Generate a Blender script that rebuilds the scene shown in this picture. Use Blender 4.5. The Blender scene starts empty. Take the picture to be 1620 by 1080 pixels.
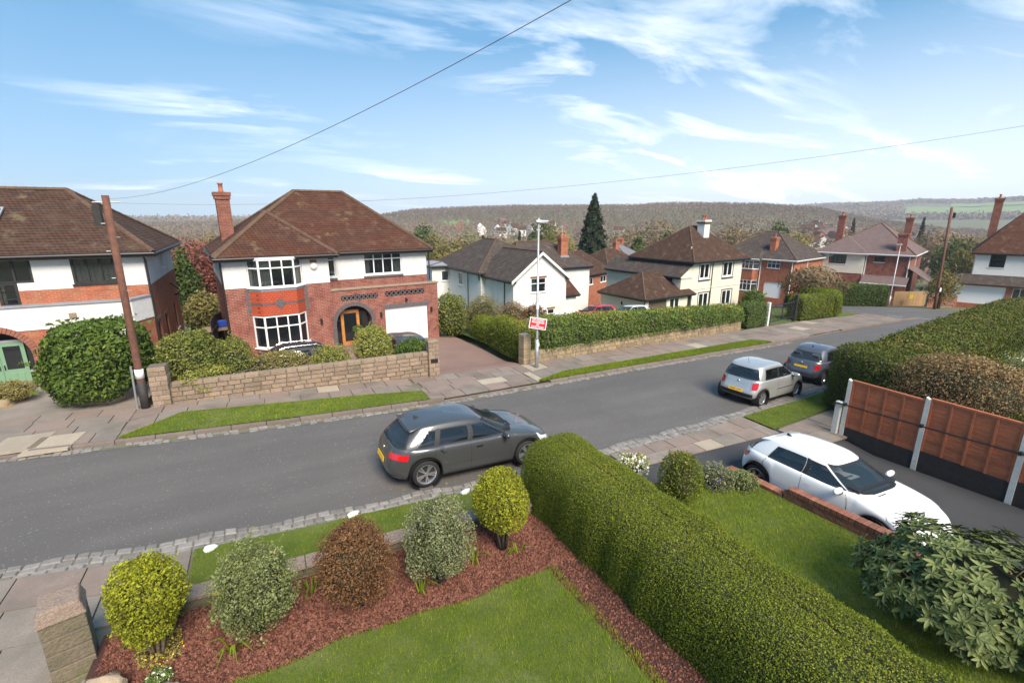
import bpy, math, random
import numpy as np
from mathutils import Vector, Matrix

# ------------------------------------------------------------------ camera, sky, sun, exposure
sc = bpy.context.scene
COL = sc.collection
F_PX, PITCH = 760.0, math.atan(198.0 / 760.0)      # focal length in photo pixels, downward tilt
HEAD = math.radians(63)                            # heading measured from the street axis (+X)
cam_d = bpy.data.cameras.new('camera')
cam_d.sensor_width = 36; cam_d.lens = F_PX / 1620 * 36
cam_d.clip_start = 0.1; cam_d.clip_end = 20000
cam = bpy.data.objects.new('camera', cam_d); COL.objects.link(cam)
cam.location = (0, 0, 6)
cam.rotation_euler = (math.pi / 2 - PITCH, 0, HEAD - math.pi / 2)
sc.camera = cam

SUN_EL, SUN_AZ = math.radians(45), math.radians(-91)   # azimuth from +X, counter-clockwise
world = bpy.data.worlds.new('World'); sc.world = world; world.use_nodes = True
wn, wl = world.node_tree.nodes, world.node_tree.links
wn.clear()
def wnode(t, **kw):
    n = wn.new(t)
    for k, v in kw.items(): setattr(n, k, v)
    return n
w_out = wnode('ShaderNodeOutputWorld'); w_bg = wnode('ShaderNodeBackground')
w_sky = wnode('ShaderNodeTexSky', sky_type='NISHITA', sun_disc=False, sun_elevation=SUN_EL,
              sun_rotation=math.pi / 2 - SUN_AZ, air_density=1.0, dust_density=0.3, ozone_density=3.0)
w_bg.inputs['Strength'].default_value = 0.10
w_tc = wnode('ShaderNodeTexCoord'); w_sep = wnode('ShaderNodeSeparateXYZ')
wl.new(w_tc.outputs['Generated'], w_sep.inputs[0])
w_add = wnode('ShaderNodeMath', operation='ADD'); w_add.inputs[1].default_value = 0.16
w_mx = wnode('ShaderNodeMath', operation='MAXIMUM'); w_mx.inputs[1].default_value = 0.0
wl.new(w_sep.outputs[2], w_mx.inputs[0]); wl.new(w_mx.outputs[0], w_add.inputs[0])
w_dx = wnode('ShaderNodeMath', operation='DIVIDE'); w_dy = wnode('ShaderNodeMath', operation='DIVIDE')
wl.new(w_sep.outputs[0], w_dx.inputs[0]); wl.new(w_add.outputs[0], w_dx.inputs[1])
wl.new(w_sep.outputs[1], w_dy.inputs[0]); wl.new(w_add.outputs[0], w_dy.inputs[1])
w_cmb = wnode('ShaderNodeCombineXYZ'); wl.new(w_dx.outputs[0], w_cmb.inputs[0]); wl.new(w_dy.outputs[0], w_cmb.inputs[1])
w_map = wnode('ShaderNodeMapping'); w_map.inputs['Rotation'].default_value = (0, 0, math.radians(38))
w_map.inputs['Location'].default_value = (3.1, 1.35, 0); w_map.inputs['Scale'].default_value = (0.55, 1.35, 1)
wl.new(w_cmb.outputs[0], w_map.inputs[0])
w_n1 = wnode('ShaderNodeTexNoise'); w_n1.inputs['Scale'].default_value = 1.35; w_n1.inputs['Detail'].default_value = 9
w_n1.inputs['Roughness'].default_value = 0.6; w_n1.inputs['Distortion'].default_value = 0.7
w_n2 = wnode('ShaderNodeTexNoise'); w_n2.inputs['Scale'].default_value = 0.62; w_n2.inputs['Detail'].default_value = 3
wl.new(w_map.outputs[0], w_n1.inputs['Vector']); wl.new(w_map.outputs[0], w_n2.inputs['Vector'])
w_r1 = wnode('ShaderNodeMapRange'); w_r1.inputs[1].default_value = 0.51; w_r1.inputs[2].default_value = 0.78
w_r2 = wnode('ShaderNodeMapRange'); w_r2.inputs[1].default_value = 0.46; w_r2.inputs[2].default_value = 0.68
w_ex = wnode('ShaderNodeMath', operation='MULTIPLY_ADD'); w_ex.inputs[1].default_value = 0.06; wl.new(w_sep.outputs[0], w_ex.inputs[0]); wl.new(w_n2.outputs['Fac'], w_ex.inputs[2])
wl.new(w_n1.outputs['Fac'], w_r1.inputs[0]); wl.new(w_ex.outputs[0], w_r2.inputs[0])
w_mul = wnode('ShaderNodeMath', operation='MULTIPLY'); wl.new(w_r1.outputs[0], w_mul.inputs[0]); wl.new(w_r2.outputs[0], w_mul.inputs[1])
# thin high veil that thickens towards the horizon
w_hz = wnode('ShaderNodeMapRange'); w_hz.inputs[1].default_value = 0.0; w_hz.inputs[2].default_value = 0.30
w_hz.inputs[3].default_value = 0.22; w_hz.inputs[4].default_value = 0.0
wl.new(w_sep.outputs[2], w_hz.inputs[0])
w_hx = wnode('ShaderNodeMapRange'); w_hx.inputs[1].default_value = -0.2; w_hx.inputs[2].default_value = 0.9; w_hx.inputs[3].default_value = 0.5; w_hx.inputs[4].default_value = 2.1
wl.new(w_sep.outputs[0], w_hx.inputs[0]); w_hm = wnode('ShaderNodeMath', operation='MULTIPLY'); wl.new(w_hz.outputs[0], w_hm.inputs[0]); wl.new(w_hx.outputs[0], w_hm.inputs[1])
w_mxf = wnode('ShaderNodeMath', operation='ADD', use_clamp=True); wl.new(w_mul.outputs[0], w_mxf.inputs[0]); wl.new(w_hm.outputs[0], w_mxf.inputs[1])
w_gain = wnode('ShaderNodeMix', data_type='RGBA', blend_type='MULTIPLY'); w_gain.inputs[0].default_value = 1
w_gain.inputs[7].default_value = (0.33, 0.66, 0.86, 1)
wl.new(w_sky.outputs[0], w_gain.inputs[6])
w_mix = wnode('ShaderNodeMix', data_type='RGBA'); w_mix.inputs[7].default_value = (13.5, 13.0, 12.6, 1)
w_az = wnode('ShaderNodeMix', data_type='RGBA'); w_az.inputs[0].default_value = 0.72; w_az.inputs[7].default_value = (1.2, 2.85, 4.6, 1)
wl.new(w_gain.outputs[2], w_az.inputs[6]); wl.new(w_mxf.outputs[0], w_mix.inputs[0]); wl.new(w_az.outputs[2], w_mix.inputs[6])
wl.new(w_mix.outputs[2], w_bg.inputs['Color']); wl.new(w_bg.outputs[0], w_out.inputs[0])

sun_d = bpy.data.lights.new('sun', 'SUN'); sun_d.energy = 4.1; sun_d.angle = math.radians(30); sun_d.color = (1.0, 0.88, 0.74)
sun = bpy.data.objects.new('sun', sun_d); COL.objects.link(sun)
sd = Vector((math.cos(SUN_EL) * math.cos(SUN_AZ), math.cos(SUN_EL) * math.sin(SUN_AZ), math.sin(SUN_EL)))
sun.rotation_euler = sd.to_track_quat('Z', 'Y').to_euler()
sc.view_settings.view_transform = 'Standard'; sc.view_settings.look = 'None'
sc.view_settings.exposure = 0.88; sc.view_settings.gamma = 1.0
sc.cycles.max_bounces = 6; sc.cycles.diffuse_bounces = 3; sc.cycles.glossy_bounces = 3
sc.cycles.transparent_max_bounces = 12; sc.cycles.use_denoising = True

# ------------------------------------------------------------------ helpers
R = random.Random(11); rng = np.random.default_rng(11)
cP, sP = math.cos(PITCH), math.sin(PITCH); cH, sH = math.cos(math.pi / 2 - HEAD), math.sin(math.pi / 2 - HEAD)
def smin(a, lo, hi, k):                      # smooth ramp from 0, slope k between lo and hi
    return k * (min(max(a, lo), hi) - lo)
def gz(u, v):
    """height of the street-side terrain (street axis = X)"""
    du = u - 2.7
    z = -(0.045 * du if du > 0 else 0.02 * du)
    z -= smin(v, 15, 22, .03) + smin(v, 22, 27, .06) + smin(v, 27, 340, .14) + smin(u, 45, 80, .03)
    return z
def ray(px, py):
    x = (px - 810) / F_PX; y = (540 - py) / F_PX
    f = cP + y * sP
    return (x * cH + f * sH, -x * sH + f * cH, -sP + y * cP, f)
def at(px, py, d):
    r = ray(px, py); t = d / r[3]; return Vector((r[0] * t, r[1] * t, 6 + r[2] * t))
def g(px, py, dz=0):
    r = ray(px, py); lo, hi = .5, 900.
    for _ in range(50):
        m = math.sqrt(lo * hi)
        if 6 + r[2] * m > gz(r[0] * m, r[1] * m) + dz: lo = m
        else: hi = m
    return Vector((r[0] * lo, r[1] * lo, 6 + r[2] * lo))
def msize(px, p):                            # metres spanned by px photo pixels at point p
    f = p[0] * sH + p[1] * cH; return px / F_PX * (f * cP - (p[2] - 6) * sP)
def tag(o, label=None, cat=None, group=None, kind=None):
    for k, v in (('label', label), ('category', cat), ('group', group), ('kind', kind)):
        if v: o[k] = v
    return o
def empty(name, loc=(0, 0, 0), rz=0, label=None, cat=None, group=None):
    o = bpy.data.objects.new(name, None); COL.objects.link(o)
    o.location = loc; o.rotation_euler = (0, 0, rz); o.empty_display_size = .2
    return tag(o, label, cat, group)
def link(name, me, mat=None, parent=None):
    if mat is not None and not me.materials: me.materials.append(mat)
    o = bpy.data.objects.new(name, me); COL.objects.link(o)
    if parent is not None: o.parent = parent
    return o
class MB:
    def __init__(s): s.v = []; s.f = []
    def poly(s, *p):
        n = len(s.v); s.v += [tuple(q) for q in p]; s.f.append(tuple(range(n, n + len(p)))); return s
    def hexa(s, p):                           # 8 corners: bottom 0-3, top 4-7
        n = len(s.v); s.v += [tuple(q) for q in p]
        for f in ((3, 2, 1, 0), (4, 5, 6, 7), (0, 1, 5, 4), (1, 2, 6, 5), (2, 3, 7, 6), (3, 0, 4, 7)):
            s.f.append(tuple(n + i for i in f))
        return s
    def box(s, x0, x1, y0, y1, z0, z1):
        return s.hexa([(x0, y0, z0), (x1, y0, z0), (x1, y1, z0), (x0, y1, z0), (x0, y0, z1), (x1, y0, z1), (x1, y1, z1), (x0, y1, z1)])
    def tbox(s, T, s0, s1, d0, d1, z0, z1):   # box in a wall frame (along, outward, up)
        return s.hexa([T(s0, d1, z0), T(s1, d1, z0), T(s1, d0, z0), T(s0, d0, z0), T(s0, d1, z1), T(s1, d1, z1), T(s1, d0, z1), T(s0, d0, z1)])
    def tube(s, pts, r, n=8, r1=None, cap=True):
        pts = [Vector(p) for p in pts]; base = len(s.v); m = len(pts)
        for i, p in enumerate(pts):
            d = (pts[min(i + 1, m - 1)] - pts[max(i - 1, 0)]).normalized()
            a = d.orthogonal().normalized() if abs(d.z) > .95 else d.cross(Vector((0, 0, 1))).normalized()
            b = d.cross(a); rr = r if r1 is None else r + (r1 - r) * i / (m - 1)
            for k in range(n):
                t = 2 * math.pi * k / n; s.v.append(tuple(p + a * (math.cos(t) * rr) + b * (math.sin(t) * rr)))
        for i in range(m - 1):
            for k in range(n):
                a0 = base + i * n + k; a1 = base + i * n + (k + 1) % n; s.f.append((a0, a1, a1 + n, a0 + n))
        if cap: s.f.append(tuple(base + k for k in range(n))[::-1]); s.f.append(tuple(base + (m - 1) * n + k for k in range(n)))
        return s
    def lathe(s, prof, n=16, axis='z', c=(0, 0, 0)):
        base = len(s.v)
        for (r, h) in prof:
            for k in range(n):
                t = 2 * math.pi * k / n; a, b = r * math.cos(t), r * math.sin(t)
                s.v.append((c[0] + a, c[1] + b, c[2] + h) if axis == 'z' else (c[0] + a, c[1] + h, c[2] + b))
        for i in range(len(prof) - 1):
            for k in range(n):
                a0 = base + i * n + k; a1 = base + i * n + (k + 1) % n; s.f.append((a0, a1, a1 + n, a0 + n))
        return s
    def mesh(s, name, smooth=False):
        me = bpy.data.meshes.new(name); me.from_pydata(s.v, [], s.f); me.update()
        if smooth: me.shade_smooth()
        return me
    def build(s, name, mat, parent=None, smooth=False, bevel=0):
        o = link(name, s.mesh(name, smooth), mat, parent)
        if bevel:
            m = o.modifiers.new('b', 'BEVEL'); m.width = bevel; m.segments = 2; m.limit_method = 'ANGLE'
        return o
def np_mesh(name, V, nper, mat, parent=None, var=None):
    """V: (N*nper,3) vertices, one n-gon of nper corners each"""
    n = len(V) // nper; me = bpy.data.meshes.new(name)
    me.vertices.add(len(V)); me.vertices.foreach_set('co', V.astype(np.float32).ravel())
    me.loops.add(n * nper); me.loops.foreach_set('vertex_index', np.arange(n * nper, dtype=np.int32))
    me.polygons.add(n); me.polygons.foreach_set('loop_start', np.arange(0, n * nper, nper, dtype=np.int32))
    me.update(calc_edges=True)
    if var is not None:
        a = me.attributes.new('var', 'FLOAT', 'FACE'); a.data.foreach_set('value', var.astype(np.float32))
    return link(name, me, mat, parent)
def text_obj(name, cu, parent):
    o = bpy.data.objects.new(name, cu); COL.objects.link(o); dg = bpy.context.evaluated_depsgraph_get(); me = bpy.data.meshes.new_from_object(o.evaluated_get(dg)); bpy.data.objects.remove(o)
    return link(name, me, cu.materials[0], parent)
def unit(a): return a / (np.linalg.norm(a, axis=1, keepdims=True) + 1e-9)
def leaves(name, P, N, size, mat, parent=None, aspect=1.8, spread=.8, jitter=.35, var=None, droop=0):
    """a quad leaf at every point P, tilted about the outward direction N"""
    n = len(P); nn = unit(N + spread * rng.normal(size=(n, 3)))
    t = unit(np.cross(nn, rng.normal(size=(n, 3)))); t[:, 2] -= droop; t = unit(t); b = unit(np.cross(nn, t))
    L = size * (1 + jitter * rng.normal(size=(n, 1))).clip(.4, 1.8); W = L / aspect
    V = np.stack([P - t * L * .5, P + b * W * .5 - nn * L * .06, P + t * L * .5, P - b * W * .5 - nn * L * .06], 1).reshape(-1, 3)
    if var is None: var = rng.random(n)
    return np_mesh(name, V, 4, mat, parent, var)
def lump(D, amp, k, seed):
    s = np.zeros(len(D)); r = np.random.default_rng(seed)
    for i in range(5):
        w = r.normal(size=3) * k * (1 + .5 * i); s += np.sin(D @ w + r.random() * 6.28) / (1 + .6 * i)
    return 1 + amp * s / 2

# ------------------------------------------------------------------ materials
def nodes(name):
    m = bpy.data.materials.new(name); m.use_nodes = True; nt = m.node_tree
    return m, nt, nt.nodes['Principled BSDF']
def rgba(c): return (c[0], c[1], c[2], 1)
def mixrgb(nt, f, a, b, blend='MIX'):
    n = nt.nodes.new('ShaderNodeMix'); n.data_type = 'RGBA'; n.blend_type = blend
    for sock, val in ((n.inputs[0], f), (n.inputs[6], a), (n.inputs[7], b)):
        if isinstance(val, bpy.types.NodeSocket): nt.links.new(val, sock)
        else: sock.default_value = val if isinstance(val, (int, float)) else rgba(val)
    return n.outputs[2]
def noise(nt, scale, detail=4, rough=.55, vec=None, lo=.35, hi=.65):
    n = nt.nodes.new('ShaderNodeTexNoise'); n.inputs['Scale'].default_value = scale; n.inputs['Detail'].default_value = detail; n.inputs['Roughness'].default_value = rough
    if vec is None: vec = coord(nt)
    nt.links.new(vec, n.inputs['Vector'])
    r = nt.nodes.new('ShaderNodeMapRange'); r.inputs[1].default_value = lo; r.inputs[2].default_value = hi; nt.links.new(n.outputs['Fac'], r.inputs[0])
    return r.outputs[0]
def coord(nt): 
    n = nt.nodes.new('ShaderNodeTexCoord'); return n.outputs['Object']
def bump(nt, b, h, strength=.3, dist=.02):
    n = nt.nodes.new('ShaderNodeBump'); n.inputs['Strength'].default_value = strength; n.inputs['Distance'].default_value = dist
    nt.links.new(h, n.inputs['Height']); nt.links.new(n.outputs[0], b.inputs['Normal'])
def pm(name, c1, c2=None, scale=3, rough=.8, bmp=0, fine=0, metal=0, coat=0, spec=.5, third=None, rnd=0):
    m, nt, b = nodes(name); b.inputs['Roughness'].default_value = rough; b.inputs['Metallic'].default_value = metal
    b.inputs['Coat Weight'].default_value = coat; b.inputs['Coat Roughness'].default_value = .03; b.inputs['Specular IOR Level'].default_value = spec
    col = None
    if c2 is None: b.inputs['Base Color'].default_value = rgba(c1)
    else:
        col = mixrgb(nt, noise(nt, scale), c1, c2)
        if third: col = mixrgb(nt, noise(nt, scale * .37, 3, .6, None, .5, .7), col, third)
    if fine:
        col = mixrgb(nt, noise(nt, fine, 3, .7, None, .3, .7), col or c1, tuple(x * .62 for x in c1), 'MIX') if not col else mixrgb(nt, noise(nt, fine, 3, .7, None, .35, .95), col, tuple(x * .45 for x in c1))
    if rnd:
        oi = nt.nodes.new('ShaderNodeObjectInfo'); r = nt.nodes.new('ShaderNodeMapRange'); r.inputs[3].default_value = 1 - rnd; r.inputs[4].default_value = 1 + rnd
        nt.links.new(oi.outputs['Random'], r.inputs[0])
        cb = nt.nodes.new('ShaderNodeCombineXYZ')
        for i in range(3): nt.links.new(r.outputs[0], cb.inputs[i])
        col = mixrgb(nt, 1.0, col or c1, cb.outputs[0], 'MULTIPLY')
    if col: nt.links.new(col, b.inputs['Base Color'])
    if bmp: bump(nt, b, noise(nt, fine or scale * 8, 4, .6, None, .2, .8), bmp)
    return m
def wallvec(nt, kz=1.0):
    s = nt.nodes.new('ShaderNodeSeparateXYZ'); nt.links.new(coord(nt), s.inputs[0])
    a = nt.nodes.new('ShaderNodeMath'); a.operation = 'ADD'; nt.links.new(s.outputs[0], a.inputs[0]); nt.links.new(s.outputs[1], a.inputs[1])
    m = nt.nodes.new('ShaderNodeMath'); m.operation = 'MULTIPLY'; m.inputs[1].default_value = kz; nt.links.new(s.outputs[2], m.inputs[0])
    c = nt.nodes.new('ShaderNodeCombineXYZ'); nt.links.new(a.outputs[0], c.inputs[0]); nt.links.new(m.outputs[0], c.inputs[1]); return c.outputs[0]
def brickmat(name, c1, c2, mortar, bw=.225, rh=.075, ms=.011, rough=.85, bmp=.5, kz=1., third=None, blotch=None):
    m, nt, b = nodes(name); b.inputs['Roughness'].default_value = rough; b.inputs['Specular IOR Level'].default_value = .12
    t = nt.nodes.new('ShaderNodeTexBrick'); nt.links.new(wallvec(nt, kz), t.inputs['Vector'])
    t.inputs['Scale'].default_value = 1; t.inputs['Brick Width'].default_value = bw; t.inputs['Row Height'].default_value = rh; t.inputs['Mortar Size'].default_value = ms
    t.inputs['Mortar Smooth'].default_value = .3; t.inputs['Color1'].default_value = rgba(c1); t.inputs['Color2'].default_value = rgba(c2); t.inputs['Mortar'].default_value = rgba(mortar)
    col = mixrgb(nt, noise(nt, 2.2, 5, .6, None, .45, .75), t.outputs['Color'], third or tuple(x * .6 for x in c1))
    if blotch: col = mixrgb(nt, noise(nt, 1.1, 8, .72, None, .57, .68), col, blotch)
    nt.links.new(col, b.inputs['Base Color'])
    inv = nt.nodes.new('ShaderNodeMath'); inv.operation = 'SUBTRACT'; inv.inputs[0].default_value = 1; nt.links.new(t.outputs['Fac'], inv.inputs[1])
    bump(nt, b, inv.outputs[0], bmp, .012); return m
def leafmat(name, dark, light, rough=.55, trans=.25, third=None):
    m, nt, b = nodes(name); b.inputs['Roughness'].default_value = rough; b.inputs['Specular IOR Level'].default_value = .12
    a = nt.nodes.new('ShaderNodeAttribute'); a.attribute_name = 'var'
    r = nt.nodes.new('ShaderNodeValToRGB'); r.color_ramp.elements[0].color = rgba(dark); r.color_ramp.elements[1].color = rgba(light)
    if third: e = r.color_ramp.elements.new(.88); e.color = rgba(light); r.color_ramp.elements[-1].color = rgba(third)
    nt.links.new(a.outputs['Fac'], r.inputs[0]); nt.links.new(r.outputs[0], b.inputs['Base Color'])
    if trans:
        tr = nt.nodes.new('ShaderNodeBsdfTranslucent'); nt.links.new(r.outputs[0], tr.inputs[0])
        mx = nt.nodes.new('ShaderNodeMixShader'); mx.inputs[0].default_value = trans
        nt.links.new(b.outputs[0], mx.inputs[1]); nt.links.new(tr.outputs[0], mx.inputs[2]); nt.links.new(mx.outputs[0], nt.nodes['Material Output'].inputs[0])
    return m
def glassmat(name, tint=(.02, .025, .03), clear=.6):
    m, nt, b = nodes(name); b.inputs['Base Color'].default_value = rgba(tint); b.inputs['Roughness'].default_value = .03; b.inputs['Specular IOR Level'].default_value = 1.0; b.inputs['IOR'].default_value = 1.7
    tr = nt.nodes.new('ShaderNodeBsdfTransparent'); tr.inputs[0].default_value = (.8, .85, .85, 1)
    mx = nt.nodes.new('ShaderNodeMixShader'); mx.inputs[0].default_value = clear
    nt.links.new(b.outputs[0], mx.inputs[1]); nt.links.new(tr.outputs[0], mx.inputs[2]); nt.links.new(mx.outputs[0], nt.nodes['Material Output'].inputs[0]); return m

M = {}
def roadmat():
    m, nt, b = nodes('asphalt'); b.inputs['Roughness'].default_value = .75; b.inputs['Specular IOR Level'].default_value = .3
    mp = nt.nodes.new('ShaderNodeMapping'); mp.inputs['Scale'].default_value = (.10, .9, 1); nt.links.new(coord(nt), mp.inputs[0])
    col = mixrgb(nt, noise(nt, 1.0, 6, .6, mp.outputs[0], .35, .65), (.108, .10, .094), (.148, .137, .128))
    col = mixrgb(nt, noise(nt, .35, 4, .6, None, .48, .7), col, (.112, .104, .099))
    col = mixrgb(nt, noise(nt, 70, 2, .7, None, .3, 1.0), col, (.075, .07, .068)); col = mixrgb(nt, noise(nt, 24, 1, .5, None, .70, .74), col, (.26, .245, .225))
    nt.links.new(col, b.inputs['Base Color']); bump(nt, b, noise(nt, 120, 3, .6, None, .2, .8), .25); return m
M['asphalt'] = roadmat()
M['tar_drive'] = pm('tar_drive', (.045, .045, .049), (.062, .061, .063), .8, .8, .3, 80)
M['pink_drive'] = pm('pink_drive', (.27, .17, .135), (.22, .145, .12), .8, .9, .3, 60)
M['slab_pink'] = pm('slab_pink', (.27, .205, .168), (.23, .18, .15), 2.2, .9, .2, 45, rnd=.10, third=(.15, .13, .11))
M['slab_grey'] = pm('slab_grey', (.265, .225, .19), (.215, .185, .155), 2.2, .9, .2, 45, rnd=.10, third=(.17, .15, .12))
M['slab_buff'] = pm('slab_buff', (.43, .36, .27), (.37, .31, .24), 2.2, .9, .2, 45, rnd=.1)
M['joint_soil'] = pm('joint_soil', (.15, .13, .095), (.12, .12, .07), 6, .95, .2)
M['sett'] = pm('sett', (.27, .25, .23), (.20, .185, .175), 9, .75, .4, 60, rnd=.22)
M['kerb'] = pm('kerb', (.22, .165, .135), (.17, .14, .115), 4, .9, .3, 40, rnd=.15)
M['turf'] = pm('turf', (.075, .115, .010), (.125, .155, .02), 2.3, .95, .5, 60, third=(.17, .19, .06))
M['earth'] = pm('earth', (.11, .12, .045), (.16, .14, .07), .06, .95, .3, 3, third=(.07, .10, .03))
M['red_soil'] = pm('red_soil', (.085, .034, .025), (.055, .023, .018), 6, .95, .6, 40)
M['chip'] = leafmat('chip', (.06, .025, .018), (.25, .11, .078), .9, 0)
M['render_white'] = pm('render_white', (.81, .80, .77), (.76, .74, .70), 1.3, .85, .15, 30, third=(.68, .65, .59))
M['render_cream'] = pm('render_cream', (.79, .74, .62), (.73, .68, .56), 1.2, .85, .15, 30)
M['render_pink'] = pm('render_pink', (.74, .64, .58), (.70, .61, .55), 1.2, .85, .1, 30)
M['upvc'] = pm('upvc', (.80, .80, .80), rough=.35)
M['black_wood'] = pm('black_wood', (.018, .016, .016), (.03, .026, .024), 8, .55)
M['black_metal'] = pm('black_metal', (.015, .015, .017), rough=.4, spec=.5)
M['gutter'] = pm('gutter', (.02, .018, .018), rough=.45)
M['white_trim'] = pm('white_trim', (.72, .72, .70), rough=.5)
M['brick_red'] = brickmat('brick_red', (.30, .085, .055), (.20, .055, .045), (.33, .24, .19), third=(.15, .045, .04))
M['brick_orange'] = brickmat('brick_orange', (.43, .13, .06), (.34, .095, .05), (.36, .24, .17), third=(.28, .085, .05))
M['tile_hung'] = brickmat('tile_hung', (.52, .10, .045), (.42, .085, .045), (.20, .045, .03), .17, .1, .012, third=(.40, .085, .045))
M['blue_brick'] = pm('blue_brick', (.085, .075, .08), (.13, .11, .11), 14, .7, .3)
M['tile_brown'] = brickmat('tile_brown', (.088, .047, .032), (.066, .037, .027), (.026, .018, .015), .17, .095, .014, .9, .6, third=(.085, .055, .042), blotch=(.13, .105, .06))
M['tile_red'] = brickmat('tile_red', (.105, .044, .028), (.078, .035, .024), (.030, .018, .015), .17, .095, .014, .9, .6, third=(.105, .055, .04), blotch=(.15, .115, .065))
M['tile_dark'] = brickmat('tile_dark', (.085, .065, .058), (.065, .052, .05), (.03, .025, .024), .2, .1, .012, .85, .5, third=(.10, .085, .065), blotch=(.12, .10, .07))
M['tile_conc'] = brickmat('tile_conc', (.165, .115, .11), (.145, .105, .10), (.08, .06, .06), .3, .2, .012, .85, .5, third=(.17, .13, .12))
M['tile_grey'] = brickmat('tile_grey', (.20, .21, .23), (.17, .18, .20), (.08, .085, .09), .3, .2, .012, .7, .4)
M['ridge'] = pm('ridge', (.10, .052, .036), (.135, .09, .05), 3, .9, .3, 30, rnd=.12)
M['stone_brown'] = pm('stone_brown', (.345, .25, .175), (.27, .20, .145), 5, .9, .6, 24, rnd=.18, third=(.22, .175, .12))
M['stone_gold'] = pm('stone_gold', (.36, .265, .15), (.27, .215, .135), 5, .9, .5, 24, rnd=.2, third=(.20, .16, .12))
M['mortar'] = pm('mortar', (.30, .265, .22), (.24, .21, .18), 6, .95)
M['mortar_dark'] = pm('mortar_dark', (.16, .135, .11), (.12, .10, .085), 6, .95)
M['stone_mossy'] = pm('stone_mossy', (.225, .18, .125), (.15, .135, .085), 4, .95, .7, 26, rnd=.1, third=(.15, .16, .07))
M['pebble_cap'] = pm('pebble_cap', (.40, .30, .235), (.26, .19, .15), 30, .9, .9, 55)
M['rock'] = pm('rock', (.42, .32, .22), (.31, .25, .18), 5, .9, .7, 20)
M['rock_white'] = pm('rock_white', (.80, .80, .80), (.66, .66, .65), 8, .8, .5)
M['glass'] = glassmat('glass')
M['glass_far'] = glassmat('glass_far', (.02, .025, .03), .12)
M['curtain'] = pm('curtain', (.62, .60, .56), (.5, .48, .45), 5, .9)
M['blind'] = pm('blind', (.34, .27, .22), (.30, .24, .2), 3, .9)
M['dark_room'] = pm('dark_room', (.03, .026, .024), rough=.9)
M['oak'] = pm('oak', (.50, .22, .055), (.42, .17, .04), 6, .45)
M['green_paint'] = pm('green_paint', (.17, .30, .185), (.16, .28, .17), 3, .5)
M['chim_brick'] = brickmat('chim_brick', (.27, .085, .055), (.18, .055, .045), (.27, .2, .16), blotch=(.2, .15, .1))
M['pot'] = pm('pot', (.42, .15, .08), (.35, .12, .07), 5, .8)
M['lead'] = pm('lead', (.28, .29, .32), (.23, .24, .27), 3, .6)
M['pole_wood'] = pm('pole_wood', (.185, .08, .05), (.12, .052, .036), 7, .85, .4, 30)
M['pole_tar'] = pm('pole_tar', (.02, .017, .016), (.035, .03, .028), 6, .7)
M['galv'] = pm('galv', (.42, .43, .44), (.36, .37, .38), 5, .45, metal=.6)
M['fence_red'] = pm('fence_red', (.56, .17, .075), (.44, .135, .06), 7, .8, .4, 40, rnd=.12)
M['fence_tan'] = pm('fence_tan', (.42, .26, .13), (.35, .21, .10), 7, .85, .3, 40, rnd=.12)
M['fence_black'] = pm('fence_black', (.028, .022, .02), (.04, .032, .03), 7, .8, .3, 40)
M['conc_post'] = pm('conc_post', (.78, .74, .66), (.68, .64, .56), 6, .9, .3, 40)
M['brick_small'] = pm('brick_small', (.33, .135, .085), (.24, .095, .065), 7, .9, .4, 40, rnd=.25)
M['sign_red'] = pm('sign_red', (.62, .03, .045), rough=.4); M['sign_white'] = pm('sign_white', (.85, .85, .85), rough=.4)
M['yellow'] = pm('yellow', (.75, .55, .03), rough=.4); M['plate_y'] = pm('plate_y', (.80, .46, .02), rough=.35); M['plate_w'] = pm('plate_w', (.8, .8, .8), rough=.35)
M['ink'] = pm('ink', (.012, .012, .014), rough=.5)
M['blue_bin'] = pm('blue_bin', (.02, .07, .42), rough=.4)
M['line_white'] = pm('line_white', (.62, .62, .60), (.48, .48, .46), 5, .8)
M['bark'] = pm('bark', (.15, .11, .075), (.10, .075, .055), 9, .9, .5, 30)
M['bark_pale'] = pm('bark_pale', (.34, .24, .14), (.26, .18, .10), 9, .9, .5, 30)
M['hedge_core'] = pm('hedge_core', (.022, .03, .010), (.03, .026, .014), 12, .95)  # dark fill colour stands for the shade deep inside foliage
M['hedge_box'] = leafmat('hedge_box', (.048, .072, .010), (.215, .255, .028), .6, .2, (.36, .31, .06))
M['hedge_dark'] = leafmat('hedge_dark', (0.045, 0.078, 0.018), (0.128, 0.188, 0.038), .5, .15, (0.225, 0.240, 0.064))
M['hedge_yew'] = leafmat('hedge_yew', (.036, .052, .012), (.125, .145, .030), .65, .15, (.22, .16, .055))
M['laurel'] = leafmat('laurel', (.035, .07, .016), (.15, .215, .042), .4, .15, (.40, .34, .05))
M['golden'] = leafmat('golden', (.13, .14, .018), (.42, .43, .035), .55, .2, (.48, .40, .05))
M['variegated'] = leafmat('variegated', (0.130, 0.156, 0.039), (0.390, 0.377, 0.088), .5, .2, (0.546, 0.468, 0.111))
M['olive'] = leafmat('olive', (0.080, 0.099, 0.038), (0.272, 0.304, 0.116), .55, .15, (0.320, 0.208, 0.102))
M['bronze'] = leafmat('bronze', (.085, .045, .024), (.26, .135, .062), .6, .15, (.20, .235, .055))
M['grey_leaf'] = leafmat('grey_leaf', (0.083, 0.102, 0.045), (0.315, 0.330, 0.166), .6, .15, (0.345, 0.240, 0.128))
M['rhodo'] = leafmat('rhodo', (.05, .072, .025), (.19, .225, .08), .42, .12, (.29, .28, .10))
M['pieris'] = leafmat('pieris', (0.070, 0.105, 0.024), (0.280, 0.280, 0.071), .45, .15, (0.630, 0.084, 0.059))
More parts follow.
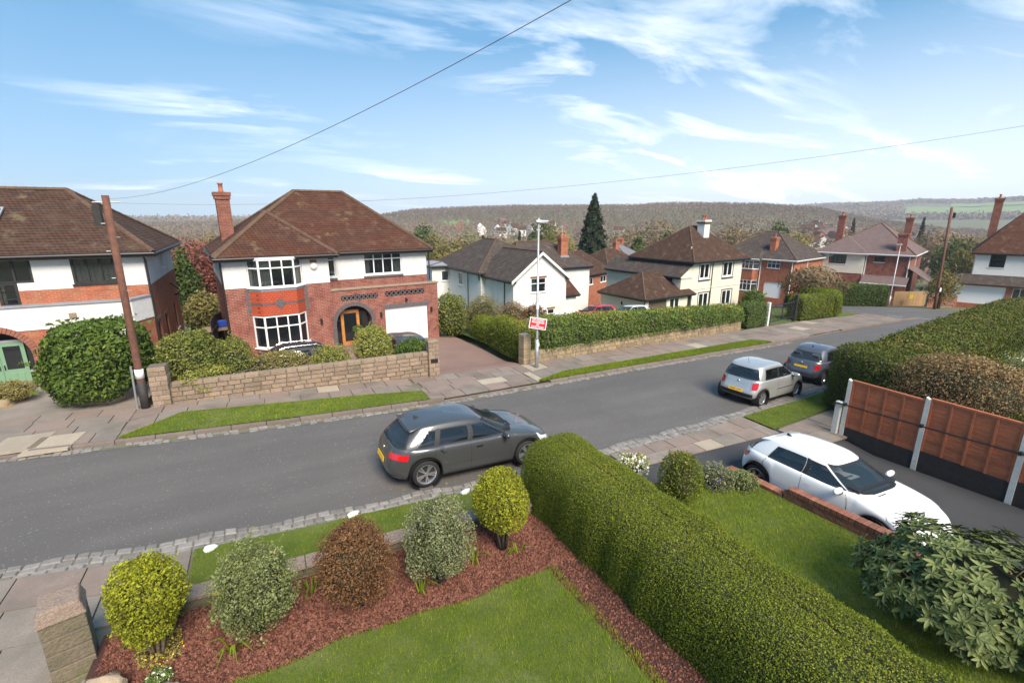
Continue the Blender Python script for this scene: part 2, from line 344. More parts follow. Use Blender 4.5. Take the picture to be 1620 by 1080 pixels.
M['heather'] = leafmat('heather', (0.143, 0.130, 0.044), (0.338, 0.286, 0.099), .7, .15, (0.429, 0.247, 0.111))
M['brown_bush'] = leafmat('brown_bush', (0.126, 0.084, 0.042), (0.329, 0.224, 0.107), .7, .1, (0.420, 0.308, 0.119))
M['twig'] = leafmat('twig', (0.106, 0.077, 0.045), (0.250, 0.188, 0.106), .85, 0)
M['twig_olive'] = leafmat('twig_olive', (0.117, 0.101, 0.033), (0.260, 0.221, 0.077), .85, .1)
M['maple'] = leafmat('maple', (.13, .045, .038), (.28, .105, .08), .6, .2, (.33, .17, .08))
M['spruce'] = leafmat('spruce', (.013, .022, .013), (.042, .06, .032), .6, .05)
M['evergreen'] = leafmat('evergreen', (0.031, 0.053, 0.017), (0.105, 0.140, 0.039), .6, .1)
M['wood_far'] = leafmat('wood_far', (.16, .115, .085), (.27, .20, .145), .9, .1, (.10, .115, .06))
M['grass_blade'] = leafmat('grass_blade', (.07, .135, .007), (.26, .325, .024), .7, .3, (.42, .37, .09))
M['yellow_flower'] = leafmat('yellow_flower', (.70, .50, .02), (.85, .65, .04), .6, .2)
M['white_flower'] = leafmat('white_flower', (.75, .74, .62), (.85, .85, .80), .6, .2)
M['blue_flower'] = leafmat('blue_flower', (.09, .07, .30), (.17, .13, .45), .6, .2)
M['tyre'] = pm('tyre', (.014, .014, .015), rough=.8); M['alloy'] = pm('alloy', (.55, .55, .56), rough=.28, metal=.85)
M['car_trim'] = pm('car_trim', (.016, .016, .018), rough=.6); M['chrome'] = pm('chrome', (.75, .75, .76), rough=.12, metal=1)
M['car_glass'] = glassmat('car_glass', (.010, .012, .013), .5); M['car_glass_clear'] = glassmat('car_glass_clear', (.025, .032, .033), .5); M['car_seat'] = pm('car_seat', (.035, .035, .038), (.05, .05, .052), 8, .9)
M['tail_red'] = pm('tail_red', (.50, .010, .015), rough=.15, coat=.6); M['lamp_clear'] = pm('lamp_clear', (.62, .64, .66), rough=.1, coat=.6)
for k, c, met in (('paint_grey', (.075, .077, .080), .4), ('paint_white', (.82, .82, .82), 0), ('paint_silver', (.50, .50, .495), .55), ('paint_slate', (.085, .09, .115), .3), ('paint_red', (.50, .012, .02), .1), ('paint_black', (.012, .012, .014), .2), ('paint_pearl', (.72, .72, .72), .2)):
    M[k] = pm(k, c, rough=.32 if k != 'paint_black' else .6, metal=met, coat=.9 if k != 'paint_black' else .15)
# ------------------------------------------------------------------ terrain to the horizon
def tan_el(px, py):
    r = ray(px, py); return r[2] / math.hypot(r[0], r[1])
NEARX = [-900, 0, 220, 340, 600, 650, 720, 820, 900, 1000, 1050, 1120, 1200, 1290, 1380, 1500, 1620, 2600]
NEARY = [354, 354, 352, 350, 340, 332, 328, 325, 325, 325, 322, 322, 323, 328, 346, 362, 368, 368]
FARX = [-900, 0, 220, 345, 600, 1200, 1290, 1400, 1450, 1530, 1560, 1620, 1700, 2600]
FARY = [348, 348, 351, 350, 346, 332, 324, 321, 317, 318, 316, 313, 313, 316]
NT = [tan_el(x, y) for x, y in zip(NEARX, NEARY)]; FT = [tan_el(x, y) for x, y in zip(FARX, FARY)]
def sstep(a, b, x):
    t = min(max((x - a) / (b - a), 0), 1); return t * t * (3 - 2 * t)
RN, RF = 1050., 2900.
def hz(u, v):
    r = math.hypot(u, v); x = u * cH - v * sH; f = u * sH + v * cH
    px = 810 + F_PX * (x / f) / cP if f > 1 else (2600 if x > 0 else -900)
    px = min(max(px, -900), 2600)
    base = gz(u, v) - .08 - .26 * max(sstep(8.6, 9.4, u) * (1 - sstep(15.4, 16.2, u)) * (1 - sstep(7.0, 8.0, v)), sstep(-4.4, -3.6, u) * (1 - sstep(10.2, 11, u)) * sstep(17.6, 18.4, v) * (1 - sstep(28, 30, v)))
    lim = -17 + 1.5 * math.sin(u * .011) * math.cos(v * .013)
    base = max(base, lim) if base < -13 else base
    if v < 6: base += .03 * (6 - v)
    if r < 300: return base
    zn = 6 + RN * np.interp(px, NEARX, NT) - 9; zf = 6 + RF * np.interp(px, FARX, FT) - 9
    rel = 5 * math.sin(u * .006 + 1) * math.sin(v * .0075) * sstep(350, 800, r)
    z = base + (zn - base) * sstep(330, RN, r) + rel * (1 - sstep(700, RN, r))
    if r > RN: z = zn + (-5 - zn) * sstep(RN, 1500, r) + (zf + 5) * sstep(1600, RF, r)
    return z
azs = [math.radians(a) for a in list(np.arange(-62, 62, .7)) + list(np.arange(62, 298, 6))]
rad = list(np.geomspace(.6, 60, 60)) + list(np.geomspace(63, 4200, 110))
b = MB(); na = len(azs)
b.v.append((0, 0, hz(0, 0)))
for r in rad:
    for a in azs:
        x, f = math.sin(a) * r, math.cos(a) * r; u, v = x * cH + f * sH, -x * sH + f * cH
        b.v.append((u, v, hz(u, v)))
for k in range(na): b.f.append((0, 1 + (k + 1) % na, 1 + k))
for i in range(len(rad) - 1):
    for k in range(na):
        a0 = 1 + i * na + k; a1 = 1 + i * na + (k + 1) % na; b.f.append((a0, a1, a1 + na, a0 + na))
tag(b.build('ground', M['earth'], None, True), kind='structure')

def strip(name, us, lo, hi, zf, mat, nv=6, kind='structure'):
    m = MB(); us = list(us)
    for u in us:
        a, c = lo(u), hi(u)
        for j in range(nv + 1):
            v = a + (c - a) * j / nv; m.v.append((u, v, zf(u, v)))
    n = nv + 1
    for i in range(len(us) - 1):
        for j in range(nv): m.f.append((i * n + j, (i + 1) * n + j, (i + 1) * n + j + 1, i * n + j + 1))
    return tag(m.build(name, mat, None, True), kind=kind)
def curve(pts):
    xs, ys = zip(*pts); X = np.arange(xs[0], xs[-1] + .01, .5); Y = np.interp(X, xs, ys)
    K = np.ones(9) / 9; Y = np.convolve(np.pad(Y, 4, 'reflect', reflect_type='odd'), K, 'valid')
    return lambda u: float(np.interp(u, X, Y))
vn = curve([(-40, 16), (-12, 11.6), (-4.6, 10.2), (-1.7, 9.75), (2.1, 9.4), (5, 9.45), (8.3, 9.7), (14.3, 10.2), (20, 10.9), (30, 12.2), (40, 13.6), (64, 17.4)])
vs = lambda u: vn(u) - .5 + .04 * math.sin(u)
vf = curve([(-40, 21.5), (-12, 16.4), (-6.4, 15.4), (0, 14.75), (4, 14.55), (9.2, 15.1), (14, 15.6), (20, 16.2), (25.7, 16.8), (31.5, 17.7), (43.6, 19.0), (60, 21)])
fr = lambda a, c, s=.5: list(np.arange(a, c + 1e-6, s))
strip('road', fr(-40, 58), lambda u: vn(u) - .03, lambda u: vf(u) + .03, gz, M['asphalt'], 10)
# side road beyond the hedge corner
m = MB(); a0, a1 = Vector((44, 50)), Vector((74, -6)); dd = (a1 - a0).normalized(); nn = Vector((dd.y, -dd.x))
for i in range(60):
    for j in range(9):
        p = a0.lerp(a1, i / 59) + nn * (-3.6 + 7.2 * j / 8); m.v.append((p.x, p.y, gz(p.x, p.y) + .012))
for i in range(59):
    for j in range(8): m.f.append((i * 9 + j, i * 9 + j + 1, i * 9 + 10 + j, i * 9 + 9 + j))
tag(m.build('side_road', M['asphalt'], None, True), kind='structure')
strip('side_road', fr(45.8, 62, .4), lambda u: vf(u) + .03, lambda u: max(vf(u) + .05, 50 - (u - 44) * 1.867), lambda u, v: gz(u, v) + .006, M['asphalt'], 16)
# centre-line dashes of the side road
for (x0, y0, x1, y1) in ((1404, 499, 1428, 502), (1447, 503, 1470, 505), (1500, 506, 1520, 508)):
    p, q = g(x0, y0), g(x1, y1); d = (q - p).normalized(); n = Vector((-d.y, d.x, 0)) * .07
    o = MB().poly(*[(w.x, w.y, gz(w.x, w.y) + .022) for w in (p - n, q - n, q + n, p + n)]).build('road_marking', M['line_white'])
    tag(o, kind='structure')

def slabs(parent, u0, u1, lo, hi, rows, du, dz, mats, gap=.012, seed=1, zf=gz):
    r = random.Random(seed); out = []
    for j in range(rows):
        u = u0 - r.random() * du
        while u < u1:
            w = du * r.choice((.8, 1, 1, 1.2)); a, c = max(u, u0), min(u + w, u1); u += w
            if c - a < .15: continue
            A0, A1 = lo(a), hi(a); C0, C1 = lo(c), hi(c)
            if min(A1 - A0, C1 - C0) < .12: continue
            f0, f1 = j / rows, (j + 1) / rows; h = dz + r.uniform(-.004, .004)
            q = [(a + gap, A0 + (A1 - A0) * f0 + gap), (c - gap, C0 + (C1 - C0) * f0 + gap), (c - gap, C0 + (C1 - C0) * f1 - gap), (a + gap, A0 + (A1 - A0) * f1 - gap)]
            mm = MB().hexa([(x, y, zf(x, y) + h - .06) for x, y in q] + [(x, y, zf(x, y) + h) for x, y in q])
            out.append(mm.build('slab', M[r.choices(*mats)[0]], parent, bevel=0))
    return out
PINK = (('slab_pink', 'slab_grey', 'slab_buff'), (10, 5, 1)); GREY = (('slab_grey', 'slab_pink', 'slab_buff'), (10, 4, .3))
wallA = lambda u: float(np.interp(u, [-14, -3.4, 5.5, 9.6, 10, 27, 33, 45], [19.3, 18.15, 17.5, 17.75, 17.85, 20.3, 21.2, 22.2]))
vk = lambda u: vf(u) + .16
vergeA = lambda u: float(np.interp(u, [-4.1, -2.8, 4.45, 4.46], [vk(-4.1), 16.9, 15.75, 15.75])) if -4.1 < u < 4.45 else vk(u)
vergeB = lambda u: float(np.interp(u, [8.9, 10.6, 24.8, 25.4], [vk(8.9), 16.1, 17.85, vk(25.4)])) if 8.9 < u < 25.4 else vk(u)
far_lo = lambda u: max(vergeA(u), vergeB(u))
pave = strip('pavement', fr(-16, 45), vk, lambda u: wallA(u) + .1, lambda u, v: gz(u, v) + .06, M['joint_soil'], 6)
slabs(pave, -11, -4.1, vk, lambda u: wallA(u), 4, .95, .10, PINK, seed=2)
slabs(pave, -4.1, 4.46, lambda u: vergeA(u) + .02, wallA, 2, .9, .10, PINK, seed=3)
slabs(pave, 4.46, 8.9, vk, wallA, 4, .95, .10, PINK, seed=4)
slabs(pave, 8.9, 25.4, lambda u: vergeB(u) + .02, wallA, 2, 1.0, .10, PINK, seed=5)
slabs(pave, 25.4, 45, vk, wallA, 3, 1.2, .10, PINK, seed=6)
# two replaced pale slabs near the left driveway crossing
for (px, py, w) in ((82, 700, .95), (30, 700, 1.0)):
    p = g(px, py, .11); q = [(p.x - w / 2, p.y - .6), (p.x + w / 2, p.y - .6), (p.x + w / 2 + .1, p.y + .55), (p.x - w / 2 + .1, p.y + .55)]
    MB().hexa([(x, y, gz(x, y) + .05) for x, y in q] + [(x, y, gz(x, y) + .112) for x, y in q]).build('slab', M['slab_buff'], pave)

verge_a = strip('verge', fr(-4.0, 4.44, .12), vk, vergeA, lambda u, v: gz(u, v) + .12, M['turf'], 6)
verge_b = strip('verge', fr(8.95, 25.35, .2), vk, vergeB, lambda u, v: gz(u, v) + .12, M['turf'], 6)

def kerbs(name, u0, u1, f, side, drop=()):
    root = None; u = u0; k = 0
    kb = strip(name, fr(u0, u1), lambda u: f(u) if side > 0 else f(u) - .14, lambda u: f(u) + .14 if side > 0 else f(u), lambda u, v: gz(u, v) + .015, M['joint_soil'], 1)
    while u < u1:
        c = u + .9; h = .03 if any(a < u < b_ for a, b_ in drop) else .115
        q = [(u + .006, f(u)), (c - .006, f(c)), (c - .006, f(c) + .14 * side), (u + .006, f(u) + .14 * side)]
        if side < 0: q = q[::-1]
        hh = h + R.uniform(-.006, .006)
        MB().hexa([(x, y, gz(x, y) - .1) for x, y in q] + [(x, y, gz(x, y) + hh) for x, y in q]).build('kerbstone', M['kerb'], kb, bevel=.015)
        u = c
kerbs('kerb', -14, 26, vf, 1, drop=((4.6, 8.6), (-16, -6.2)))
kerbs('kerb', 26, 47, vf, 1, drop=((29, 34),))

def setts(name, u0, u1, lo, hi, rows, du, dz, cap):
    base = strip(name, fr(u0, u1, .3), lo, hi, lambda u, v: gz(u, v) + .012, M['joint_soil'], 1)
    items = []
    for j in range(rows):
        u = u0
        while u < u1 - du:
            w = du * R.uniform(.75, 1.3); a, c = u + .007, u + w - .007; u += w
            f0, f1 = (j + .04) / rows, (j + .96) / rows; h = dz + R.uniform(-.012, .016); i = .018
            q = [(a, lo(a) + (hi(a) - lo(a)) * f0), (c, lo(c) + (hi(c) - lo(c)) * f0), (c, lo(c) + (hi(c) - lo(c)) * f1), (a, lo(a) + (hi(a) - lo(a)) * f1)]
            q = [(x + R.uniform(-.008, .008), y + R.uniform(-.012, .012)) for x, y in q]
            cx, cy = sum(x for x, _ in q) / 4, sum(y for _, y in q) / 4
            ins = [(x + (cx - x) * .14, y + (cy - y) * .2) for x, y in q]
            V = [(x, y, gz(x, y) - .05) for x, y in q] + [(x, y, gz(x, y) + h - .02) for x, y in q] + [(x, y, gz(x, y) + h) for x, y in ins]
            items.append((math.hypot(cx, cy), V))
    items.sort(key=lambda t: t[0]); rest = MB()
    for k, (_, V) in enumerate(items):
        F = [(0, 1, 5, 4), (1, 2, 6, 5), (2, 3, 7, 6), (3, 0, 4, 7), (4, 5, 9, 8), (5, 6, 10, 9), (6, 7, 11, 10), (7, 4, 8, 11), (8, 9, 10, 11)]
        if k < cap:
            mm = MB(); mm.v = V; mm.f = F; mm.build('sett', M['sett'], base)
        else:
            n = len(rest.v); rest.v += V; rest.f += [tuple(n + i for i in f) for f in F]
    if rest.v: tag(rest.build('far_setts', M['sett'], base), kind='stuff')
setts('sett_gutter', -9, 26, vs, lambda u: vn(u) + .05 * math.sin(u * 3.1), 3, .23, .035, 290)
setts('sett_gutter', -12, 27, lambda u: vf(u) - .3, lambda u: vf(u) - .01, 2, .2, .018, 120)

# near side: slabs left of the pillar, verge, crossing, drive, gardens
near_a = strip('footpath', fr(-10, -1.4, .2), lambda u: 2.5, vs, lambda u, v: gz(u, v) + .05, M['joint_soil'], 8)
slabs(near_a, -10, -2.9, lambda u: 3.0, vs, 8, .95, .085, GREY, seed=8)
slabs(near_a, -2.9, -1.72, lambda u: 7.85, vs, 2, .95, .085, GREY, seed=9)
verge_n = strip('verge', fr(-1.72, 5.6, .15), lambda u: 7.72, lambda u: vs(u) - .02, lambda u, v: gz(u, v) + .11, M['turf'], 5)
near_c = strip('footpath', fr(5.4, 13.8, .2), lambda u: 7.6, vs, lambda u, v: gz(u, v) + .045, M['tar_drive'], 4)
slabs(near_c, 7.6, 13.45, lambda u: 8.35, vs, 2, .95, .08, PINK, seed=10)
verge_r = strip('verge', fr(13.5, 24, .2), lambda u: 8.55 + .12 * (u - 13.5), lambda u: vs(u) - .02, lambda u, v: gz(u, v) + .10, M['turf'], 5)
near_d = strip('footpath', fr(13.81, 24), lambda u: 7.3, lambda u: 8.75 + .12 * (u - 13.5), lambda u, v: gz(u, v) + .045, M['joint_soil'], 3)
slabs(near_d, 13.5, 20, lambda u: 7.3, lambda u: 8.5 + .12 * (u - 13.5), 2, .95, .08, PINK, seed=12)
dz_drive = lambda u, v: gz(u, v) + .05 - .22 * sstep(7.6, 6.6, v) * (v < 7.7) + .03 * (7.7 - v)
strip('driveway', fr(9.55, 15.3), lambda u: -7, lambda u: 7.7, dz_drive, M['tar_drive'], 12)
zgard = lambda u, v: gz(u, 8) + .22 + .08 * (7.6 - v)
zneigh = lambda u, v: gz(u, 8) + .2 + .05 * (7.6 - v)
bed_edge = lambda u: 5.72 + .05 * math.sin(u * 2.1) + .03 * math.sin(u * 5)
strip('flower_bed', fr(-2.6, 4.6, .2), bed_edge, lambda u: 7.45, zgard, M['red_soil'], 8)
strip('flower_bed', fr(3.55, 4.7, .15), lambda u: -1, lambda u: 5.8, lambda u, v: zgard(u, v) + .006, M['red_soil'], 14)
lawn_a = strip('lawn', fr(-9, 3.6, .3), lambda u: -1, bed_edge, lambda u, v: zgard(u, v) + .02, M['turf'], 14)
lawn_b = strip('lawn', fr(5.2, 9.6, .2), lambda u: -1, lambda u: 7.3, zneigh, M['turf'], 14)
# gardens and drives over the road
zh1 = lambda u, v: gz(u, v) + .07 - .2 * sstep(18, 19.5, v)
strip('driveway', fr(-16, -3.55), lambda u: wallA(u) - .02, lambda u: 24.5, lambda u, v: gz(u, v) + .075, M['slab_grey'], 10)
strip('driveway', fr(-3.5, 9.9), lambda u: wallA(u) - .02, lambda u: 28, zh1, M['pink_drive'], 24)
strip('garden', fr(9.9, 45.5), lambda u: wallA(u) + .25, lambda u: 40, lambda u, v: gz(u, v) + .05, M['turf'], 20)
# ------------------------------------------------------------------ house kit
def frame(p0, p1):
    p0, p1 = Vector(p0), Vector(p1); a = (p1 - p0).normalized(); n = Vector((a.y, -a.x))
    T = lambda s, d, z: (p0.x + a.x * s + n.x * d, p0.y + a.y * s + n.y * d, z)
    T.len = (p1 - p0).length; return T
def wall(parent, name, T, s0, s1, z0, z1, mat, holes=(), d=0, th=.25):
    xs = sorted({s0, s1} | {x for h in holes for x in h[:2] if s0 < x < s1}); zs = sorted({z0, z1} | {z for h in holes for z in h[2:4] if z0 < z < z1}); m = MB()
    for i in range(len(xs) - 1):
        for j in range(len(zs) - 1):
            cx, cz = (xs[i] + xs[i + 1]) / 2, (zs[j] + zs[j + 1]) / 2
            if any(h[0] < cx < h[1] and h[2] < cz < h[3] for h in holes): continue
            m.poly(T(xs[i], d, zs[j]), T(xs[i + 1], d, zs[j]), T(xs[i + 1], d, zs[j + 1]), T(xs[i], d, zs[j + 1]))
    for h in holes:                                    # reveals
        a, b_, c, e = h[:4]; r = d - .12
        m.poly(T(a, d, c), T(a, d, e), T(a, r, e), T(a, r, c)); m.poly(T(b_, d, e), T(b_, d, c), T(b_, r, c), T(b_, r, e))
        m.poly(T(a, d, e), T(b_, d, e), T(b_, r, e), T(a, r, e)); m.poly(T(b_, d, c), T(a, d, c), T(a, r, c), T(b_, r, c))
    return m.build(name, mat, parent)
def window(parent, T, s0, s1, z0, z1, cols=2, rows=(1.,), mat='upvc', fw=.055, d=-.05, sill='upvc', curtain=None, glass='glass', back=True, lead=False):
    """frame with mullions (part), panes and sill (sub-parts); rows: heights of the light rows from the bottom, as fractions"""
    m = MB(); d0, d1 = d - .05, d + .015
    m.tbox(T, s0, s0 + fw, d0, d1, z0, z1); m.tbox(T, s1 - fw, s1, d0, d1, z0, z1)
    m.tbox(T, s0 + fw, s1 - fw, d0, d1, z0, z0 + fw); m.tbox(T, s0 + fw, s1 - fw, d0, d1, z1 - fw, z1)
    w = (s1 - s0 - fw) / cols; cuts = [0]
    for r in rows: cuts.append(cuts[-1] + r)
    H = z1 - z0 - fw
    for i in range(1, cols): x = s0 + i * w; m.tbox(T, x, x + fw, d0 + .002, d1 - .002, z0 + fw, z1 - fw)
    for c in cuts[1:-1]:
        z = z0 + c * H
        for i in range(cols): m.tbox(T, s0 + i * w + fw, s0 + (i + 1) * w, d0 + .004, d1 - .004, z, z + fw)
    f = m.build('window', M[mat], parent)
    for i in range(cols):
        for j in range(len(rows)):
            a, c = s0 + i * w + fw, s0 + (i + 1) * w; e, h = z0 + cuts[j] * H + fw, z0 + cuts[j + 1] * H
            MB().tbox(T, a - .003, c + .003, d - .03, d - .022, e - .003, h + .003).build('pane', M[glass], f)
            if lead:
                q = MB(); n1 = max(2, round((h - e) / .2)); n2 = max(2, round((c - a) / .16))
                for k in range(1, n1): q.tbox(T, a, c, d - .021, d - .015, e + (h - e) * k / n1 - .006, e + (h - e) * k / n1 + .006)
                for k in range(1, n2): q.tbox(T, a + (c - a) * k / n2 - .006, a + (c - a) * k / n2 + .006, d - .021, d - .016, e, h)
                q.build('lead_came', M['ink'], f)
    if sill: MB().tbox(T, s0 - .05, s1 + .05, d - .05, .07, z0 - .06, z0 - .002).build('sill', M[sill], f)
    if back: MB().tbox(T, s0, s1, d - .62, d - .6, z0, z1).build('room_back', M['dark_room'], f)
    if curtain:
        for (a, c, mt) in curtain:
            q = MB(); n = max(3, int((c - a) / .06))
            for k in range(n):
                x0, x1 = a + (c - a) * k / n, a + (c - a) * (k + 1) / n; o0, o1 = (.03 if k % 2 else 0), (0 if k % 2 else .03)
                q.poly(T(x0, d - .12 - o0, z0), T(x1, d - .12 - o1, z0), T(x1, d - .12 - o1, z1), T(x0, d - .12 - o0, z1))
            q.build('curtain', M[mt], f)
    return f
def roof(parent, faces, mat, th=.07, name='roof'):
    m = MB()
    for f in faces:
        m.poly(*f); m.poly(*[(x, y, z - th) for x, y, z in f][::-1])
    return m.build(name, M[mat], parent)
def eaves(parent, loop, z, mat='gutter', inner=.45, name='fascia', drop=.16):
    """fascia boards and a gutter round a list of 2-D points"""
    m = MB(); gt = MB()
    for a, b_ in zip(loop[:-1], loop[1:]):
        T = frame(a, b_); m.tbox(T, 0, T.len, -.05, -.02, z - drop - .05, z - .02); m.tbox(T, 0, T.len, -inner, -.05, z - drop - .045, z - drop - .02)
        gt.tube([T(-.02, .03, z - .07), T(T.len + .02, .03, z - .07)], .055, 8)
    f = m.build(name, M[mat], parent); gt.build('gutter', M[mat], f); return f
RT = None
def ridge_line(parent, p, q, mat='ridge', single=False, r=.1):
    global RT
    p, q = Vector(p), Vector(q); L = (q - p).length; n = max(1, round(L / .33))
    if single:
        return MB().tube([p, q], r, 7).build('ridge_tiles', M[mat], parent)
    if RT is None:
        m = MB()
        for i in range(2):
            for k in range(7):
                t = math.pi * k / 6; rr = .11 + .012 * i; m.v.append((i * .335, -math.cos(t) * rr, math.sin(t) * rr * .9))
        for k in range(6): m.f.append((k, k + 7, k + 8, k + 1))
        RT = m.mesh('ridge_tile', True); RT.materials.append(M['ridge'])
    d = (q - p) / n; rot = d.to_track_quat('X', 'Z').to_euler()
    for i in range(n):
        o = link('ridge_tile', RT, None, parent); o.location = p + d * i - Vector((0, 0, .03)); o.rotation_euler = rot
def hip(parent, x0, x1, y0, y1, ze, ra, rb, zr, mat, ridge='single', fmat='gutter', open_=(), inner=.45):
    A, B, C, D = (x0, y0, ze), (x1, y0, ze), (x1, y1, ze), (x0, y1, ze); Ra, Rb = (*ra, zr), (*rb, zr)
    alongx = abs(ra[0] - rb[0]) >= abs(ra[1] - rb[1])
    fs = [[A, B, Rb, Ra], [B, C, Rb], [C, D, Ra, Rb], [D, A, Ra]] if alongx else [[A, B, Ra], [B, C, Rb, Ra], [C, D, Rb], [D, A, Ra, Rb]]
    rf = roof(parent, fs, mat)
    eaves(parent, [(x0, y1), (x0, y0), (x1, y0), (x1, y1)], ze, fmat, inner)
    e = (A, D, B, C) if alongx else (A, B, D, C)
    for pnt, rr in ((e[0], Ra), (e[1], Ra), (e[2], Rb), (e[3], Rb), (Ra, Rb)):
        if (Vector(pnt) - Vector(rr)).length > .1:
            if ridge == 'single': ridge_line(rf, pnt, rr, single=True, r=.07)
            else: ridge_line(rf, pnt, rr)
    return rf
def chimney(parent, x, y, z0, z1, wx, wy, mat='chim_brick', pots=1, band=True):
    m = MB().box(x - wx / 2, x + wx / 2, y - wy / 2, y + wy / 2, z0, z1 - .35)
    m.box(x - wx / 2 - .05, x + wx / 2 + .05, y - wy / 2 - .05, y + wy / 2 + .05, z1 - .35, z1 - .18); m.box(x - wx / 2 - .09, x + wx / 2 + .09, y - wy / 2 - .09, y + wy / 2 + .09, z1 - .18, z1)
    c = m.build('chimney', M[mat], parent)
    for k in range(pots):
        px = x + (k - (pots - 1) / 2) * .34
        MB().lathe([(.10, 0), (.13, .05), (.10, .1), (.10, .38), (.13, .4), (.13, .46), (.08, .46), (.08, .1)], 12, c=(px, y, z1)).build('chimney_pot', M['pot'], c, True)
    return c
def downpipe(parent, pts): return MB().tube(pts, .04, 8).build('downpipe', M['gutter'], parent)
def arch_wall(parent, name, T, s0, s1, z0, z1, cx, r, zs, mat, d=0, n=20):
    """wall from s0 to s1 with a round-headed opening"""
    m = MB(); pts = [(cx - r * math.cos(math.pi * k / n), zs + r * math.sin(math.pi * k / n)) for k in range(n + 1)]
    m.poly(T(s0, d, z0), T(cx - r, d, z0), T(cx - r, d, z1), T(s0, d, z1)); m.poly(T(cx + r, d, z0), T(s1, d, z0), T(s1, d, z1), T(cx + r, d, z1))
    for (a, za), (c, zc) in zip(pts[:-1], pts[1:]): m.poly(T(a, d, za), T(c, d, zc), T(c, d, z1), T(a, d, z1))
    jam = [(cx - r, z0)] + pts + [(cx + r, z0)]
    for (a, za), (c, zc) in zip(jam[:-1], jam[1:]): m.poly(T(a, d, za), T(a, d - .4, za), T(c, d - .4, zc), T(c, d, zc))
    return m.build(name, mat, parent)
def arch_ring(parent, T, cx, r, zs, w, mat, z0, n=26, d=.02):
    root = None; st = []
    nb = int((zs - z0) / .16)
    for k in range(nb):
        for sgn in (-1, 1): st.append([(cx + sgn * r, z0 + k * .16 + .008), (cx + sgn * (r + w), z0 + k * .16 + .008), (cx + sgn * (r + w), z0 + k * .16 + .152), (cx + sgn * r, z0 + k * .16 + .152)])
    for k in range(n):
        a0, a1 = math.pi * (k + .06) / n, math.pi * (k + .94) / n
        st.append([(cx - rr * math.cos(a), zs + rr * math.sin(a)) for a, rr in ((a0, r), (a0, r + w), (a1, r + w), (a1, r))])
    m = MB()
    for q in st: m.hexa([T(x, -.1, z) for x, z in q] + [T(x, d, z) for x, z in q])
    return m.build('arch_ring', M[mat], parent)

# ------------------------------------------------------------------ brick house with bay and hipped roof across the road
rz = math.radians
H = empty('brick_house', (8.34, 26.05, -.76), rz(6.5), 'red brick and white render house with bay window and white garage door', 'house')
Tf = frame((-10.15, 0), (.2, 0)); X = lambda x: x + 10.15
GAR = (X(-2.9), X(-.45), 0, 1.97)
lat = [(X(-5.15), X(-3.25), 2.56, 2.84), (X(-2.85), X(-.6), 2.60, 2.88)]
wall(H, 'wall', Tf, 0, X(-9.2), -.5, 3.58, M['brick_red'])
wall(H, 'wall', Tf, X(-9.2), X(-6.85), -.5, .75, M['brick_red'])
wall(H, 'wall', Tf, X(-6.85), X(-5.6), -.5, 3.58, M['brick_red'])
arch_wall(H, 'wall', Tf, X(-5.6), X(-3.4), -.5, 2.5, X(-4.55), .92, 1.36, M['brick_red'])
wall(H, 'wall', Tf, X(-3.4), X(.2), -.5, 2.5, M['brick_red'], [GAR])
wall(H, 'parapet', Tf, X(-5.6), X(.2), 2.5, 3.12, M['brick_red'], lat)
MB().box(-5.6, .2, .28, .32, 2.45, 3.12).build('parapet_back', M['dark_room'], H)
MB().box(-5.62, .26, -.05, .33, 3.121, 3.20).build('coping', M['stone_brown'], H, bevel=.01)
MB().box(.0, .26, .331, 3.2, 2.95, 3.02).build('coping', M['stone_brown'], H)
for (a, c, e, h) in lat:
    m = MB(); n = 9; w = (c - a) / n
    for k in range(n):
        for (p, q) in (((a + k * w, e), (a + (k + 1) * w, h)), ((a + k * w, h), (a + (k + 1) * w, e))):
            t = .035; m.hexa([Tf(p[0] - t, -.1, p[1]), Tf(p[0] + t, -.1, p[1]), Tf(q[0] + t, -.1, q[1]), Tf(q[0] - t, -.1, q[1]), Tf(p[0] - t, -.02, p[1]), Tf(p[0] + t, -.02, p[1]), Tf(q[0] + t, -.02, q[1]), Tf(q[0] - t, -.02, q[1])])
    m.build('lattice', M['blue_brick'], H)
MB().box(-5.6, .2, .34, .36, 0, 2.9).build('room_back', M['dark_room'], H) if False else None
Tr = frame((.2, 0), (.2, 9)); wall(H, 'wall', Tr, 0, 6, -1, 2.95, M['brick_red'])
Tl = frame((-10.15, 9), (-10.15, 0)); wall(H, 'wall', Tl, 0, 9, -1.5, 3.58, M['brick_red']); wall(H, 'render', Tl, 0, 9, 3.58, 4.95, M['render_white'], d=.015)
wall(H, 'render', Tf, 0, X(-9.2), 3.58, 4.95, M['render_white'], d=.015); wall(H, 'render', Tf, X(-6.85), X(-5.6), 3.58, 4.95, M['render_white'], d=.015); wall(H, 'render', Tf, X(-9.2), X(-6.85), 4.86, 4.95, M['render_white'], d=.012)
Tm = frame((-5.6, .95), (0, .95)); Y = lambda x: x + 5.6
w2 = (Y(-3.57), Y(-1.47), 3.72, 4.86); w3 = (Y(-5.52), Y(-5.05), 3.72, 4.88)
wall(H, 'wall', Tm, 0, 5.6, 2.5, 3.54, M['brick_red']); wall(H, 'render', Tm, 0, 5.6, 3.54, 4.95, M['render_white'], [w2, w3], d=.012)
wall(H, 'render', frame((0, .95), (0, 9)), 0, 8, 2.9, 4.95, M['render_white'])
wall(H, 'wall', frame((-5.6, 0), (-5.6, .95)), 0, .95, 3.12, 4.95, M['render_white'])
MB().box(-5.6, .19, .37, 5, 2.86, 2.9).build('flat_roof', M['lead'], H)
MB().box(-10.1, -.05, 8.9, 9, -1, 4.9).build('back_wall', M['brick_red'], H)
